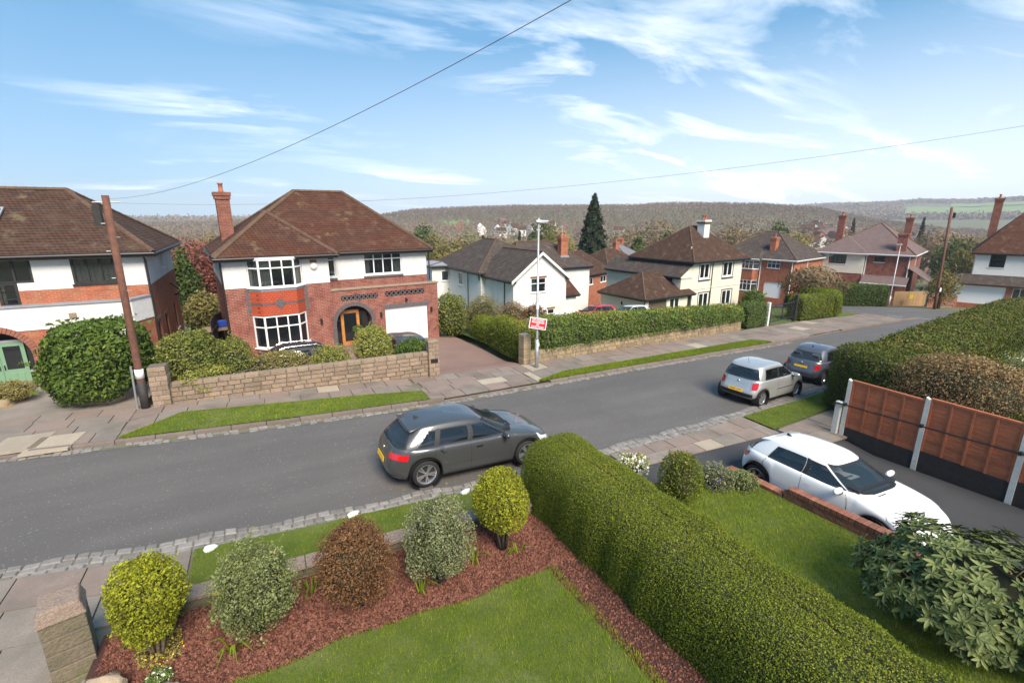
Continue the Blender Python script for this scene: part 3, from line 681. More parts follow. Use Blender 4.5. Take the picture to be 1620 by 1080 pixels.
window(H, Tm, *w2, 4, (.72, .28), curtain=[(w2[0], w2[0] + .35, 'curtain'), (w2[1] - .45, w2[1], 'curtain')])
window(H, Tm, *w3, 1, (.76, .24), curtain=[(w3[0], w3[1], 'blind')])
MB().tbox(Tm, w2[0] - .05, w2[1] + .05, .013, .06, 3.55, 3.66).build('brick_sill', M['blue_brick'], H)
MB().tbox(Tm, w3[0] - .05, w3[1] + .05, .013, .06, 3.55, 3.66).build('brick_sill', M['blue_brick'], H)
bay = [(-9.2, 0), (-8.78, -.52), (-7.27, -.52), (-6.85, 0)]
for i, (a, c) in enumerate(zip(bay[:-1], bay[1:])):
    T = frame(a, c); L = T.len
    wall(H, 'wall', T, 0, L, -.4, .72, M['brick_red'])
    wall(H, 'tile_panel', T, 0, L, 2.27, 3.42, M['tile_hung']); MB().tbox(T, 0, L, -.06, .015, 3.42, 3.56).build('bay_sill', M['lead'], H)
    MB().tbox(T, 0, L, -.06, .012, 2.79, 2.88).build('blue_band', M['blue_brick'], H) 
    cols = 3 if i == 1 else 1
    window(H, T, 0.0, L, .75, 2.26, cols, (.66, .34), d=-.02, back=False, curtain=None)
    window(H, T, 0.0, L, 3.6, 4.86, cols, (.7, .3), d=-.02, back=False, curtain=[(0, L, 'curtain')] if i != 1 else [(.05, .5, 'curtain')])
    MB().tbox(T, -.02, L + .02, -.5, .02, 4.861, 4.95).build('bay_head', M['upvc'], H)
Tb = frame(bay[1], bay[2])
m = MB()
for k in range(-3, 4):
    hgt = .045 + .075 * (3 - abs(k)); m.tbox(Tb, .755 + k * .075 - .036, .755 + k * .075 + .036, -.05, .022, 2.835 - hgt, 2.835 + hgt)
m.build('blue_diamond', M['blue_brick'], H)
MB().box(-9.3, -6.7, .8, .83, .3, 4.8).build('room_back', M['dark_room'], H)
for x in (-9.28, -6.77):
    m = MB()
    for k in range(8): m.tbox(Tf, X(x) - (.1 if k % 2 else .05), X(x) + (.1 if k % 2 else .05), -.05, .012, 2.3 + k * .15, 2.3 + k * .15 + .145)
    m.build('quoin', M['blue_brick'], H)
arch_ring(H, Tf, X(-4.55), .92, 1.36, .2, 'blue_brick', 0)
# oak door set back in the arch
Td = frame((-5.5, .42), (-3.6, .42))
MB().box(-5.6, -3.4, .5, .53, 0, 2.4).build('porch_back', M['dark_room'], H)
dr = MB().tbox(Td, .35, .50, -.05, .03, 0, 2.02).tbox(Td, 1.15, 1.30, -.05, .03, 0, 2.02).tbox(Td, .5, 1.15, -.05, .03, 1.85, 2.02).tbox(Td, .5, 1.15, -.05, .03, 0, .35).build('door', M['oak'], H)
MB().tbox(Td, .5, 1.15, -.02, 0, .35, 1.85).build('pane', M['glass'], dr); MB().tbox(Td, .0, .35, -.03, -.01, .3, 1.9).build('side_light', M['glass'], dr); MB().tbox(Td, 1.3, 1.8, -.03, -.01, .3, 1.9).build('side_light', M['glass'], dr)
gd = MB().tbox(Tf, GAR[0], GAR[0] + .05, -.16, -.1, 0, 1.97).tbox(Tf, GAR[1] - .05, GAR[1], -.16, -.1, 0, 1.97).tbox(Tf, GAR[0] + .05, GAR[1] - .05, -.16, -.1, 1.9, 1.97).build('garage_door', M['upvc'], H)
for k in range(10): MB().tbox(Tf, GAR[0] + .05, GAR[1] - .05, -.17, -.13, k * .19 + .004, k * .19 + .186).build('door_panel', M['upvc'], gd, bevel=.012)
MB().tbox(Tf, GAR[0] - .12, GAR[1] + .12, -.05, .012, 1.975, 2.16).build('soldier_course', M['blue_brick'], H)
rf = hip(H, -10.45, .3, .6, 9.4, 5.0, (-6.0, 4.8), (-3.4, 4.8), 8.12, 'tile_red', 'tiles')
xa, xb, xc, yf, ze, zp = -10.45, -5.2, -7.83, -.38, 5.0, 6.98
r2 = roof(H, [[(xa, yf, ze), (xb, yf, ze), (xc, yf + 2.62, zp)], [(xb, yf, ze), (xb, .61, ze), (xc, 3.2, zp), (xc, yf + 2.62, zp)], [(xa, .61, ze + .03), (xa, yf, ze), (xc, yf + 2.62, zp), (xc, 3.2, zp + .01)]], 'tile_red', name='bay_roof')
eaves(H, [(xa, .6), (xa, yf), (xb, yf), (xb, .6)], ze, inner=.4)
for q in ((xa, yf, ze), (xb, yf, ze)): ridge_line(r2, q, (xc, yf + 2.62, zp))
ridge_line(r2, (xc, yf + 2.62, zp), (xc, 3.2, zp))
chimney(rf, -9.45, 4.9, 5.2, 7.95, .62, .75)
downpipe(H, [(-10.2, -.3, 4.9), (-10.2, -.06, 4.75), (-10.2, -.06, 0)]); downpipe(H, [(.12, .85, 4.9), (.12, .85, 3.2)])
MB().lathe([(.0, 0), (.15, .0), (.17, .03), (.17, .06), (.0, .08)], 16, 'y', (-6.3, -.1, 4.42)).build('alarm_box', M['white_trim'], H, True)
MB().box(-6.45, -6.15, -.04, -.02, 4.58, 4.72).build('vent', M['pot'], H)
for x in (-6.2, -3.15, -.25): MB().box(x - .04, x + .04, -.14, -.01, 1.55, 1.8).build('wall_lantern', M['black_metal'], H)
MB().tube([(-1.7, -.15, 2.32), (-1.7, -.02, 2.40)], .06, 8).build('flood_lamp', M['black_metal'], H)

# ------------------------------------------------------------------ house on the left with green arched doors
H = empty('brick_house', (-4.46, 23.56, -.36), rz(1), 'house at the left edge with green arched double doors and white parapet', 'house')
Tf = frame((-9, 0), (-.45, 0)); X = lambda x: x + 9
ax, ar, az = -4.65, 1.0, 1.3
arch_wall(H, 'wall', Tf, 0, X(-3.14), -.3, 2.32, X(ax), ar, az, M['brick_orange'])
wall(H, 'wall', Tf, X(-3.14), X(-.45), -.3, 2.27, M['brick_orange'], [(X(-3.14), X(-.6), -.3, 2.2)])
m = MB(); n = 24                                                      # white band above, cut by the arch ring
Tch = frame((-.45, 0), (.05, 1.0))
pts = [(-9, 2.28), (ax - 1.22, 2.28)] + [(ax - 1.22 * math.cos(math.pi * k / n), max(2.28, az + 1.22 * math.sin(math.pi * k / n))) for k in range(n + 1)] + [(-.45, 2.28)]
for (a, za), (c, zc) in zip(pts[:-1], pts[1:]):
    if c - a > 1e-4: m.poly((a, -.03, za), (c, -.03, zc), (c, -.03, 3.14), (a, -.03, 3.14)); m.poly((a, -.03, za), (a, .02, za), (c, .02, zc), (c, -.03, zc))
m.tbox(Tch, 0, Tch.len, -.05, .03, 2.28, 3.14); m.build('white_parapet', M['render_white'], H)
MB().box(-9, -.42, -.08, .2, 3.141, 3.21).build('coping', M['lead'], H); MB().tbox(Tch, -.03, Tch.len, -.2, .06, 3.142, 3.212).build('coping', M['lead'], H)
MB().box(-9, -.4, .21, 1.0, 3.0, 3.05).build('flat_roof', M['lead'], H)
wall(H, 'wall', Tch, 0, Tch.len, -.5, 2.28, M['brick_orange'])
arch_ring(H, Tf, X(ax), ar, az, .22, 'brick_small', 0, 30, .03)
Td = frame((-5.7, .25), (-3.6, .25)); MB().box(-5.7, -3.6, .55, .6, 0, 2.5).build('porch_back', M['dark_room'], H)
for k in range(2):
    s0 = .32 + k * .73
    d = MB().tbox(Td, s0, s0 + .12, -.05, 0, .02, 1.83).tbox(Td, s0 + .6, s0 + .72, -.05, 0, .02, 1.83).tbox(Td, s0 + .12, s0 + .6, -.05, 0, 1.7, 1.83).tbox(Td, s0 + .12, s0 + .6, -.05, 0, .02, .82).build('door', M['green_paint'], H)
    MB().tbox(Td, s0 + .12, s0 + .6, -.03, -.015, .82, 1.7).build('pane', M['glass'], d)
    for j in range(2): MB().tbox(Td, s0 + .15 + j * .22, s0 + .34 + j * .22, -.02, .012, .15, .68).build('door_panel', M['green_paint'], d, bevel=.01)
    MB().tbox(Td, s0 + (.64 if k == 0 else .05), s0 + (.67 if k == 0 else .08), 0, .04, .82, 1.0).build('handle', M['black_metal'], d)
MB().tbox(Td, .1, 2.0, -.06, .01, 1.84, 1.93).build('transom', M['lead'], H)
for s0 in (.02, 1.8): MB().tbox(Td, s0, s0 + .26, -.04, -.02, .75, 1.83).build('side_light', M['glass'], H); 
MB().tbox(Td, 1.79, 2.08, -.08, .06, .66, .74).build('sill', M['lead'], H); MB().tbox(Td, .3, 1.8, 0, .3, -.15, .015).build('step', M['brick_small'], H)
MB().tbox(Tf, X(-3.14), X(-2.77), -.15, -.02, -.3, 2.02).tbox(Tf, X(-3.14), X(-.55), -.16, -.021, 2.021, 2.27).tbox(Tf, X(-.8), X(-.55), -.15, -.02, -.3, 2.02).build('garage_frame', M['black_wood'], H)
MB().tbox(Tf, X(-2.77), X(-.8), -.18, -.12, -.2, 2.02).build('garage_door', M['upvc'], H)
MB().box(-2.37, -2.15, -.06, -.029, 2.62, 2.82).build('vent', M['stone_brown'], H)
Tu = frame((-9, 1.0), (.05, 1.0)); U = lambda x: x + 9
w1 = (U(-2.27), U(-.92), 3.78, 4.83); wb = (U(-4.95), U(-3.42), 3.93, 4.85); wd = (U(-4.5), U(-3.92), 3.1, 3.93)
wall(H, 'wall', Tu, 0, U(.05), 3.0, 3.63, M['brick_orange'], [(wd[0], wd[1], 3.0, 3.63)], d=.012); wall(H, 'render', Tu, 0, U(.05), 3.63, 4.95, M['render_white'], [w1, wb, (wd[0], wd[1], 3.63, 3.93)])
MB().tbox(Tu, w1[0] - .05, w1[1] + .1, -.02, .02, 3.5, 3.72).build('brick_apron', M['brick_orange'], H)
window(H, Tu, *w1, 3, (1.,), mat='black_wood', fw=.085, d=-.0, sill='black_wood', curtain=[(w1[0], w1[1], 'curtain')], lead=True)
window(H, Tu, *wb, 3, (1.,), mat='black_wood', fw=.07, d=-.0, sill=None, lead=False)
window(H, Tu, wd[0], wd[1], 3.06, 3.95, 1, (1.,), mat='black_wood', fw=.09, d=0, sill=None)
Ts = frame((.05, 1.0), (.05, 9.0))
sd_ = (.5, 1.35, -.5, 1.95); sw = (2.6, 3.3, .75, 1.9); su = (4.0, 4.9, 3.95, 4.75)
wall(H, 'wall', Ts, 0, 8, -1.5, 3.55, M['brick_orange'], [sd_, sw, (5.6, 6.4, .6, 1.9)], d=.012); wall(H, 'render', Ts, 0, 8, 3.55, 4.95, M['render_white'], [su])
window(H, Ts, *sw, 1, mat='black_wood', sill='stone_brown'); window(H, Ts, 5.6, 6.4, .6, 1.9, 2, mat='black_wood'); window(H, Ts, *su, 2)
d = MB().tbox(Ts, *sd_[:2], -.12, -.07, -.5, 1.95).build('side_door', M['black_wood'], H); MB().tbox(Ts, .65, 1.2, -.069, -.06, .9, 1.8).build('pane', M['glass'], d)
for (a, c, e) in ((.35, 1.5, 2.0), (2.5, 3.4, 1.93)): MB().tbox(Ts, a, c, .013, .04, e, e + .12).build('lintel', M['stone_brown'], H)
rf = hip(H, -12, .5, .6, 9.4, 4.98, (-8, 5.0), (-2.85, 5.0), 7.5, 'tile_brown', 'tiles')
downpipe(H, [(.1, .75, 4.85), (.12, .95, 4.6), (.12, .95, 0)])
sl = lambda t, x: (x, .6 + 4.4 * t, 4.98 + 2.52 * t + .05)
m = MB().hexa([sl(.42, -5.0), sl(.42, -4.5), sl(.64, -4.5), sl(.64, -5.0)] + [(p[0], p[1], p[2] + .08) for p in (sl(.42, -5.0), sl(.42, -4.5), sl(.64, -4.5), sl(.64, -5.0))]).build('skylight', M['lead'], H)
MB().poly(*[(p[0], p[1], p[2] + .085) for p in (sl(.45, -4.95), sl(.45, -4.55), sl(.61, -4.55), sl(.61, -4.95))]).build('pane', M['car_glass_clear'], m)
MB().tube([(.1, 6.6, 3.0), (.35, 7.2, 2.6)], .04, 6).build('soil_pipe', M['gutter'], H)
MB().tube([(.1, 7.4, 2.3), (.3, 7.3, 2.35), (.3, 7.2, 2.1)], .05, 6).build('wall_lamp', M['black_metal'], H)

# ------------------------------------------------------------------ white gabled house lower down
H = empty('white_house', (16.89, 32.92, -2.3), rz(4), 'white rendered house with a steep front gable and dark tiled roofs', 'house')
W = M['render_white']; Tf = frame((0, 0), (5.1, 0))
ww = (1.62, 3.05, 2.42, 3.55); lw = (3.25, 3.95, .05, .95); lw2 = (.75, 2.0, .05, .93)
wall(H, 'wall', Tf, 0, 5.1, -1.5, 3.6, W, [ww, lw, lw2])
MB().poly((0, 0, 3.6), (5.1, 0, 3.6), (2.55, 0, 5.5)).build('gable', W, H)
window(H, Tf, *ww, 2, (.62, .38), d=-.03, curtain=[(ww[0], ww[0] + .5, 'curtain')]); window(H, Tf, *lw, 1, (.55, .45), d=-.03); window(H, Tf, *lw2, 2, (.55, .45), d=-.03)
for h in (ww, lw, lw2): MB().tbox(Tf, h[0] - .06, h[1] + .06, 0, .03, h[3] + .01, h[3] + .14).build('tile_lintel', M['brick_small'], H)
Tl = frame((0, 4.7), (0, 0)); wall(H, 'wall', Tl, 0, 4.7, -1.5, 3.6, W)
wall(H, 'wall', frame((5.1, 0), (5.1, 5)), 0, 5, -1.5, 3.6, W)
roof(H, [[(-.3, -.25, 3.45), (2.55, -.25, 5.62), (2.55, 6, 5.62), (-.3, 6, 3.45)], [(2.55, -.25, 5.62), (5.4, -.25, 3.45), (5.4, 6, 3.45), (2.55, 6, 5.62)]], 'tile_dark')
ridge_line(H, (2.55, -.25, 5.62), (2.55, 6, 5.62), single=True, r=.08)
for s in (0, 1):
    x0, x1 = ((-.3, 2.55), (5.4, 2.55))[s]; MB().hexa([(x0, -.28, 3.2), (x1, -.28, 5.37), (x1, -.24, 5.37), (x0, -.24, 3.2), (x0, -.28, 3.44), (x1, -.28, 5.61), (x1, -.24, 5.61), (x0, -.24, 3.44)]).build('bargeboard', M['white_trim'], H)
MB().box(-.34, .12, -.26, .02, 3.28, 3.46).box(4.98, 5.44, -.26, .02, 3.28, 3.46).build('eaves_box', M['black_wood'], H)
eaves(H, [(-.3, 5), (-.3, -.2)], 3.45)
downpipe(H, [(-.05, 1.5, 3.4), (-.05, 1.3, 3.2), (-.05, 1.3, -.5)])
Tl2 = frame((-.4, 14.5), (-.4, 4.7)); wm = (5.3, 6.2, 2.2, 3.3)
wall(H, 'wall', Tl2, 0, 9.8, -2, 3.7, W, [wm]); window(H, Tl2, *wm, 1, d=-.03); wall(H, 'wall', frame((-.4, 4.7), (8.6, 4.7)), 0, 9, 0, 3.7, W); wall(H, 'wall', frame((8.6, 4.7), (8.6, 14.5)), 0, 9.8, -2, 3.7, W)
hip(H, -.75, 8.9, 4.4, 14.8, 3.68, (3.3, 8.6), (3.3, 11.0), 6.2, 'tile_dark'); downpipe(H, [(-.5, 7, 3.6), (-.5, 7, 0)]); downpipe(H, [(-.5, 5, 3.6), (-.45, 4.9, 3.0)])
hip(H, 3, 12.2, 5.0, 12, 3.6, (5.5, 8.4), (9.2, 8.4), 5.95, 'tile_dark')
wall(H, 'wall', frame((8.6, 5.3), (12, 5.3)), 0, 3.4, -2, 3.6, W)
chimney(H, 9.6, 6.6, 3.5, 6.35, .8, .6, 'brick_orange', 2); MB().box(9.1, 10.1, 6.2, 7, 4.4, 4.6).build('flashing', M['lead'], H)
# brown catslide extension on the right
wall(H, 'wall', frame((5.1, .7), (6.75, .7)), 0, 1.65, -1.5, 1.92, W); wall(H, 'wall', frame((6.75, .7), (6.75, 5)), 0, 4.3, -1.5, 1.92, W)
roof(H, [[(5.1, .45, 1.85), (7.0, .45, 1.85), (7.0, 4.8, 4.6), (5.1, 4.8, 4.6)]], 'tile_red', name='lean_to_roof'); eaves(H, [(5.15, .45), (7.0, .45)], 1.85, inner=.2)
MB().tube([(1, 9.5, 6.0), (1, 9.5, 6.7)], .02, 5).tube([(.7, 9.5, 6.6), (1.3, 9.5, 6.6)], .015, 5).build('aerial', M['galv'], H)

# ------------------------------------------------------------------ cream house with hipped garage
H = empty('cream_house', (34.82, 31.91, -2.65), rz(6), 'cream rendered house with white chimney and attached hipped garage', 'house')
W = M['render_cream']; Tf = frame((0, 0), (7.75, 0))
hs = [(1.1, 2.55, 2.95, 4.4), (4.65, 6.2, 2.95, 4.4), (1.25, 2.75, .1, 1.65), (4.85, 6.4, .1, 1.65)]
wall(H, 'wall', Tf, 0, 7.75, -1.5, 4.62, W, hs)
for h in hs:
    window(H, Tf, *h, 2, (1.,), d=-.03, fw=.12); MB().tbox(Tf, h[0] - .12, h[1] + .12, 0, .03, h[3], h[3] + .07).tbox(Tf, h[0] - .12, h[0] - .05, 0, .03, h[2], h[3]).tbox(Tf, h[1] + .05, h[1] + .12, 0, .03, h[2], h[3]).tbox(Tf, h[0] - .15, h[1] + .15, 0, .1, h[2] - .16, h[2] - .07).build('window_surround', M['black_wood'], H)
MB().tbox(Tf, 0, 7.75, 0, .04, 2.02, 2.12).build('string_course', W, H); downpipe(H, [(2.95, -.05, 4.5), (2.95, -.05, -.5)])
wall(H, 'wall', frame((0, 7), (0, 0)), 0, 7, -1.5, 4.62, W); wall(H, 'wall', frame((7.75, 0), (7.75, 7)), 0, 7, -1.5, 4.62, W); wall(H, 'wall', frame((7.75, 7), (0, 7)), 0, 7.75, -1.5, 4.62, W)
rf = hip(H, -.5, 8.25, -.5, 7.5, 4.66, (3.5, 3.4), (4.6, 3.4), 7.7, 'tile_brown', inner=.6)
c = chimney(rf, 4.35, 2.4, 5.4, 8.3, .85, .8, 'render_white', 2); MB().box(3.85, 4.85, 1.93, 2.87, 7.93, 8.31).build('chimney_cap', M['ridge'], c)
MB().tube([(.9, 1.0, 5.4), (.9, 1.0, 5.9)], .05, 8).build('vent_pipe', M['white_trim'], rf)
wall(H, 'wall', frame((-1.5, .02), (0, .02)), 0, 1.5, -1.5, 3.5, W); MB().poly((-1.5, .02, 3.5), (0, .02, 3.5), (0, .02, 4.35)).build('wall', W, H)
wall(H, 'wall', frame((-1.5, 9.5), (-1.5, 0)), 0, 9.5, 0, 3.5, W, [(7.2, 8.6, 2.6, 3.2)]); window(H, frame((-1.5, 9.5), (-1.5, 0)), 7.2, 8.6, 2.6, 3.2, 2, d=-.03)
roof(H, [[(-1.85, -.15, 3.35), (0, -.15, 4.5), (0, 9.7, 4.5), (-1.85, 9.7, 3.35)]], 'tile_dark', name='lean_to_roof'); eaves(H, [(-1.85, 9.5), (-1.85, -.15)], 3.35, inner=.3)
MB().box(-1.8, 0, -.2, -.15, 3.3, 3.34).build('bargeboard', M['white_trim'], H)
Tg = frame((-6.3, -.2), (0, -.2)); gd = (.5, 2.85, -.4, 1.55); lwn = (3.2, 4.6, .2, 1.6); dd_ = (5.7, 6.28, -.3, 1.6)
wall(H, 'wall', Tg, 0, 6.3, -1.5, 1.85, W, [gd, lwn, dd_]); MB().tbox(Tg, *gd[:2], -.16, -.1, -.4, 1.55).build('garage_door', M['bark'], H); window(H, Tg, *lwn, 2, d=-.03, fw=.12); MB().tbox(Tg, *dd_[:2], -.16, -.1, -.4, 1.6).build('door', M['black_wood'], H)
wall(H, 'wall', frame((-6.3, 5.2), (-6.3, -.2)), 0, 5.4, -1.5, 1.85, M['render_pink'], [(2.6, 2.85, .9, 1.2)]); MB().box(-6.25, -6.2, 2.3, 2.7, .85, 1.25).build('vent', M['black_metal'], H)
roof(H, [[(-6.65, -.55, 1.82), (.1, -.55, 1.82), (-1.5, 2.4, 3.75), (-4.0, 2.4, 3.75)], [(-6.65, 5.4, 1.82), (-6.65, -.55, 1.82), (-4.0, 2.4, 3.75)], [(-1.5, 5.4, 1.82), (-6.65, 5.4, 1.82), (-4.0, 2.4, 3.75), (-1.5, 2.4, 3.75)]], 'tile_brown', name='garage_roof')
eaves(H, [(-6.65, 5.3), (-6.65, -.55), (.1, -.55)], 1.82, inner=.35); ridge_line(H, (-6.65, -.55, 1.82), (-4, 2.4, 3.75), single=True, r=.06); downpipe(H, [(-6.35, -.25, 1.7), (-6.35, -.25, -.5)])

# ------------------------------------------------------------------ brick house with white bay windows
H = empty('brick_house', (59.4, 38.2, -4.8), rz(12), 'orange brick house with white bay windows beyond the cream house', 'house')
Bk = M['brick_orange']; Tl = frame((0, 10.5), (0, 0)); S = lambda y: 10.5 - y
hs = [(S(3.3), S(1.7), 4.25, 5.2), (S(3.4), S(1.2), .4, 2.45)]
wall(H, 'wall', Tl, 0, 10.5, -1, 5.4, Bk, hs); window(H, Tl, *hs[0], 3, (.65, .35), glass='glass_far'); MB().tbox(Tl, *hs[1][:2], -.15, -.1, .4, 2.45).build('garage_door', M['upvc'], H)
wall(H, 'wall', frame((0, 0), (10, 0)), 0, 10, -1, 5.4, Bk); wall(H, 'wall', frame((10, 0), (10, 10.5)), 0, 10.5, -1, 5.4, Bk)
hip(H, -.4, 10.4, -.4, 10.9, 5.42, (5, 4.5), (5, 6.3), 8.7, 'tile_dark', fmat='white_trim')
bl = [(0, 8), (-.7, 7.5), (-.7, 4.8), (0, 4.3)]
for i, (a, c) in enumerate(zip(bl[:-1], bl[1:])):
    T = frame(a, c); L = T.len; k = 5 if i == 1 else 1
    for (z0, z1) in ((1.1, 2.5), (4.0, 5.1)): window(H, T, 0, L, z0, z1, k, (.66, .34), d=-.02, glass='glass_far', back=False)
    for (z0, z1) in ((-.5, 1.04), (2.5, 3.94), (5.1, 5.35)): wall(H, 'bay_panel', T, 0, L, z0, z1, Bk)
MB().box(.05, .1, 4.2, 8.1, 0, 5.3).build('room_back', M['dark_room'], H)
roof(H, [[(-1.0, 4.0, 5.4), (-1.0, 8.3, 5.4), (1.6, 7.3, 6.8), (1.6, 5.0, 6.8)][::-1], [(.2, 3.6, 5.45), (-1.0, 4.0, 5.4), (1.6, 5.0, 6.8)], [(-1.0, 8.3, 5.4), (.2, 8.7, 5.45), (1.6, 7.3, 6.8)]], 'tile_dark', name='bay_roof'); eaves(H, [(-1.0, 8.3), (-1.0, 4.0)], 5.4, 'white_trim')
chimney(H, 1.6, 3.4, 5.8, 8.1, .9, .7, 'brick_orange', 1)
for y in (4.1, .2): MB().tube([(-.06, y, 5.3), (-.06, y, 0)], .06, 6).build('downpipe', M['white_trim'], H)
MB().tube([(4, -.06, 5.3), (4, -.06, 3.6), (2, -.06, 2.4)], .06, 6).build('downpipe', M['white_trim'], H)

# ------------------------------------------------------------------ house with the purple-brown concrete tile roof
H = empty('brick_house', (71.7, 31.3, -4.5), rz(18), 'brick house with purplish concrete tile roof and cream rendered upper bay', 'house')
Bk = M['brick_red']; Tl = frame((0, 10), (0, 0)); S = lambda y: 10 - y
hs = [(S(3.7), S(2.6), 4.75, 5.65)]
wall(H, 'wall', Tl, 5.2, 10, -1, 5.8, Bk, hs); window(H, Tl, *hs[0], 2, mat='black_wood', glass='glass_far')
Tc = frame((-.35, 10.0), (-.35, 4.7)); wc = (1.3, 3.3, 4.3, 5.55)
wall(H, 'wall', Tc, 0, 5.3, 3.15, 5.8, M['render_cream'], [wc]); window(H, Tc, *wc, 4, mat='black_wood', glass='glass_far'); wall(H, 'wall', Tc, 0, 5.3, -1, 3.15, Bk, d=-.05)
wall(H, 'wall', frame((-.35, 4.7), (0, 4.7)), 0, .35, 0, 5.8, M['render_cream']); wall(H, 'wall', frame((0, 0), (11, 0)), 0, 11, -1, 5.8, Bk, [(5, 6.4, 3.9, 5.2)]); window(H, frame((0, 0), (11, 0)), 5, 6.4, 3.9, 5.2, 2, glass='glass_far')
rf = hip(H, -.5, 11.4, -.5, 10.4, 5.82, (5.2, 4.4), (6.6, 4.4), 9.6, 'tile_conc', fmat='white_trim')
roof(H, [[(-.85, 4.3, 5.8), (-.85, 10.5, 5.8), (2.2, 7.4, 7.9)][::-1], [(-.85, 4.3, 5.8), (.6, 4.3, 5.85), (3.5, 7.2, 7.9), (2.2, 7.4, 7.9)]], 'tile_conc', name='bay_roof'); eaves(H, [(-.85, 10.4), (-.85, 4.3)], 5.8, 'white_trim')
chimney(H, .35, 1.2, 5.5, 8.4, .6, 1.0, 'brick_red', 0); chimney(rf, 5.4, 9.0, 6, 10.6, .9, .8, 'chim_brick', 2); chimney(rf, 10.6, 2, 6, 10.3, .8, .8, 'chim_brick', 2)
roof(H, [[(-1.6, -.2, 2.2), (-1.6, 4.6, 2.2), (.02, 4.6, 3.1), (.02, -.2, 3.1)][::-1]], 'tile_conc', name='canopy_roof'); eaves(H, [(-1.6, 4.6), (-1.6, -.2)], 2.2, 'white_trim', inner=.2)
roof(H, [[(-.3, -3.2, 2.0), (5, -3.2, 2.0), (5, 0, 4.2), (-.3, 0, 4.2)]], 'tile_conc', name='porch_roof'); wall(H, 'wall', frame((0, -3), (5, -3)), 0, 5, -1, 2.0, Bk)
for q in ((0, 4.55), (-.06, .1)): MB().tube([(q[0] - .06, q[1], 5.7), (q[0] - .06, q[1], 2.8)], .06, 6).build('downpipe', M['white_trim'], H)

# ------------------------------------------------------------------ white house at the right edge
H = empty('white_house', (75.25, 26.4, -3.95), rz(-70), 'white rendered house at the right edge with wide white garage door', 'house')
Tf = frame((0, 0), (9, 0)); wu = (1.25, 2.55, 4.15, 5.7); lo = (3.9, 6.0, .9, 2.2)
wall(H, 'wall', Tf, 0, 9, 2.9, 5.85, M['render_white'], [wu]); window(H, Tf, *wu, 1, (.6, .4), mat='black_wood', fw=.1, glass='glass_far')
wall(H, 'wall', frame((0, 9), (0, 0)), 0, 9, -1, 5.85, M['render_white'])
rf = roof(H, [[(-.45, -.45, 5.8), (9.4, -.45, 5.8), (9.4, 4, 10.6), (3.4, 4, 10.6)], [(-.45, 9, 5.8), (-.45, -.45, 5.8), (3.4, 4, 10.6)]], 'tile_red'); eaves(H, [(-.45, 9), (-.45, -.45), (9.4, -.45)], 5.8)
chimney(rf, .9, 3.2, 7.5, 12.0, .75, .75, 'chim_brick', 1)
wall(H, 'wall', frame((-1.7, -.8), (9, -.8)), 0, 10.7, -1, 2.2, M['brick_orange'], [(.3, 4.85, -.1, 2.0), (5.4, 7.2, .7, 2.0)]); MB().box(-1.4, 3.15, -.72, -.66, -.1, 2.0).build('garage_door', M['upvc'], H); window(H, frame((-1.7, -.8), (9, -.8)), 5.4, 7.2, .7, 2.0, 3, glass='glass_far')
roof(H, [[(-2.6, -1.4, 2.25), (9.2, -1.4, 2.25), (9.2, .05, 3.3), (-1.0, .05, 3.3)], [(-2.6, 6, 2.25), (-2.6, -1.4, 2.25), (-1.0, .05, 3.3), (-.9, 6, 3.3)]], 'tile_dark', name='canopy_roof'); wall(H, 'wall', frame((-1.7, 6), (-1.7, -.8)), 0, 6.8, -1, 2.2, M['brick_orange'])

# ------------------------------------------------------------------ simpler houses further down the slope
def small_house(px, py, d, w, dep, h, rise, ang, wmat, rmat, label, name='house', chim=True, group=None, wins=2, dx=0):
    p = at(px, py, d); E = empty(name, (p.x, p.y, p.z - h), rz(ang), label, 'house', group)
    Tf = frame((0, 0), (w, 0)); hs = [(w * (k + .3) / wins, w * (k + .75) / wins, h * .5, h * .82) for k in range(wins)]
    wall(E, 'wall', Tf, 0, w, -2, h, M[wmat], hs)
    for q in hs: window(E, Tf, *q, 2, d=-.03, glass='glass_far', back=False)
    m = MB()
    for a, c in (((0, dep), (0, 0)), ((w, 0), (w, dep)), ((w, dep), (0, dep))):
        T = frame(a, c); m.poly(T(0, 0, -2), T(T.len, 0, -2), T(T.len, 0, h), T(0, 0, h))
    m.build('side_wall', M[wmat], E)
    hip(E, -.35, w + .35, -.35, dep + .35, h, (w * .35, dep / 2), (w * .65, dep / 2), h + rise, rmat)
    if chim: chimney(E, w * .7, dep * .5, h + rise * .4, h + rise + .9, .7, .6, 'brick_orange', 1)
    return E
small_house(683, 420, 46, 6, 5, 3, .25, -6, 'render_white', 'lead', 'low white flat roofed building between the two nearest houses', 'annexe', False)
small_house(922, 436, 58, 7, 6, 2.6, 2.6, 25, 'brick_orange', 'tile_brown', 'brown roofed outbuilding right behind the white gabled house', 'outbuilding', False)
small_house(962, 420, 66, 6.5, 6, 2.6, 2.0, 8, 'brick_orange', 'tile_brown', 'brick bungalow with brown roof below the tall spruce', 'bungalow', True)
small_house(992, 408, 82, 7, 6, 3.5, 2.0, 30, 'brick_red', 'tile_grey', 'house with grey slate roof left of the cream house', 'house', True)
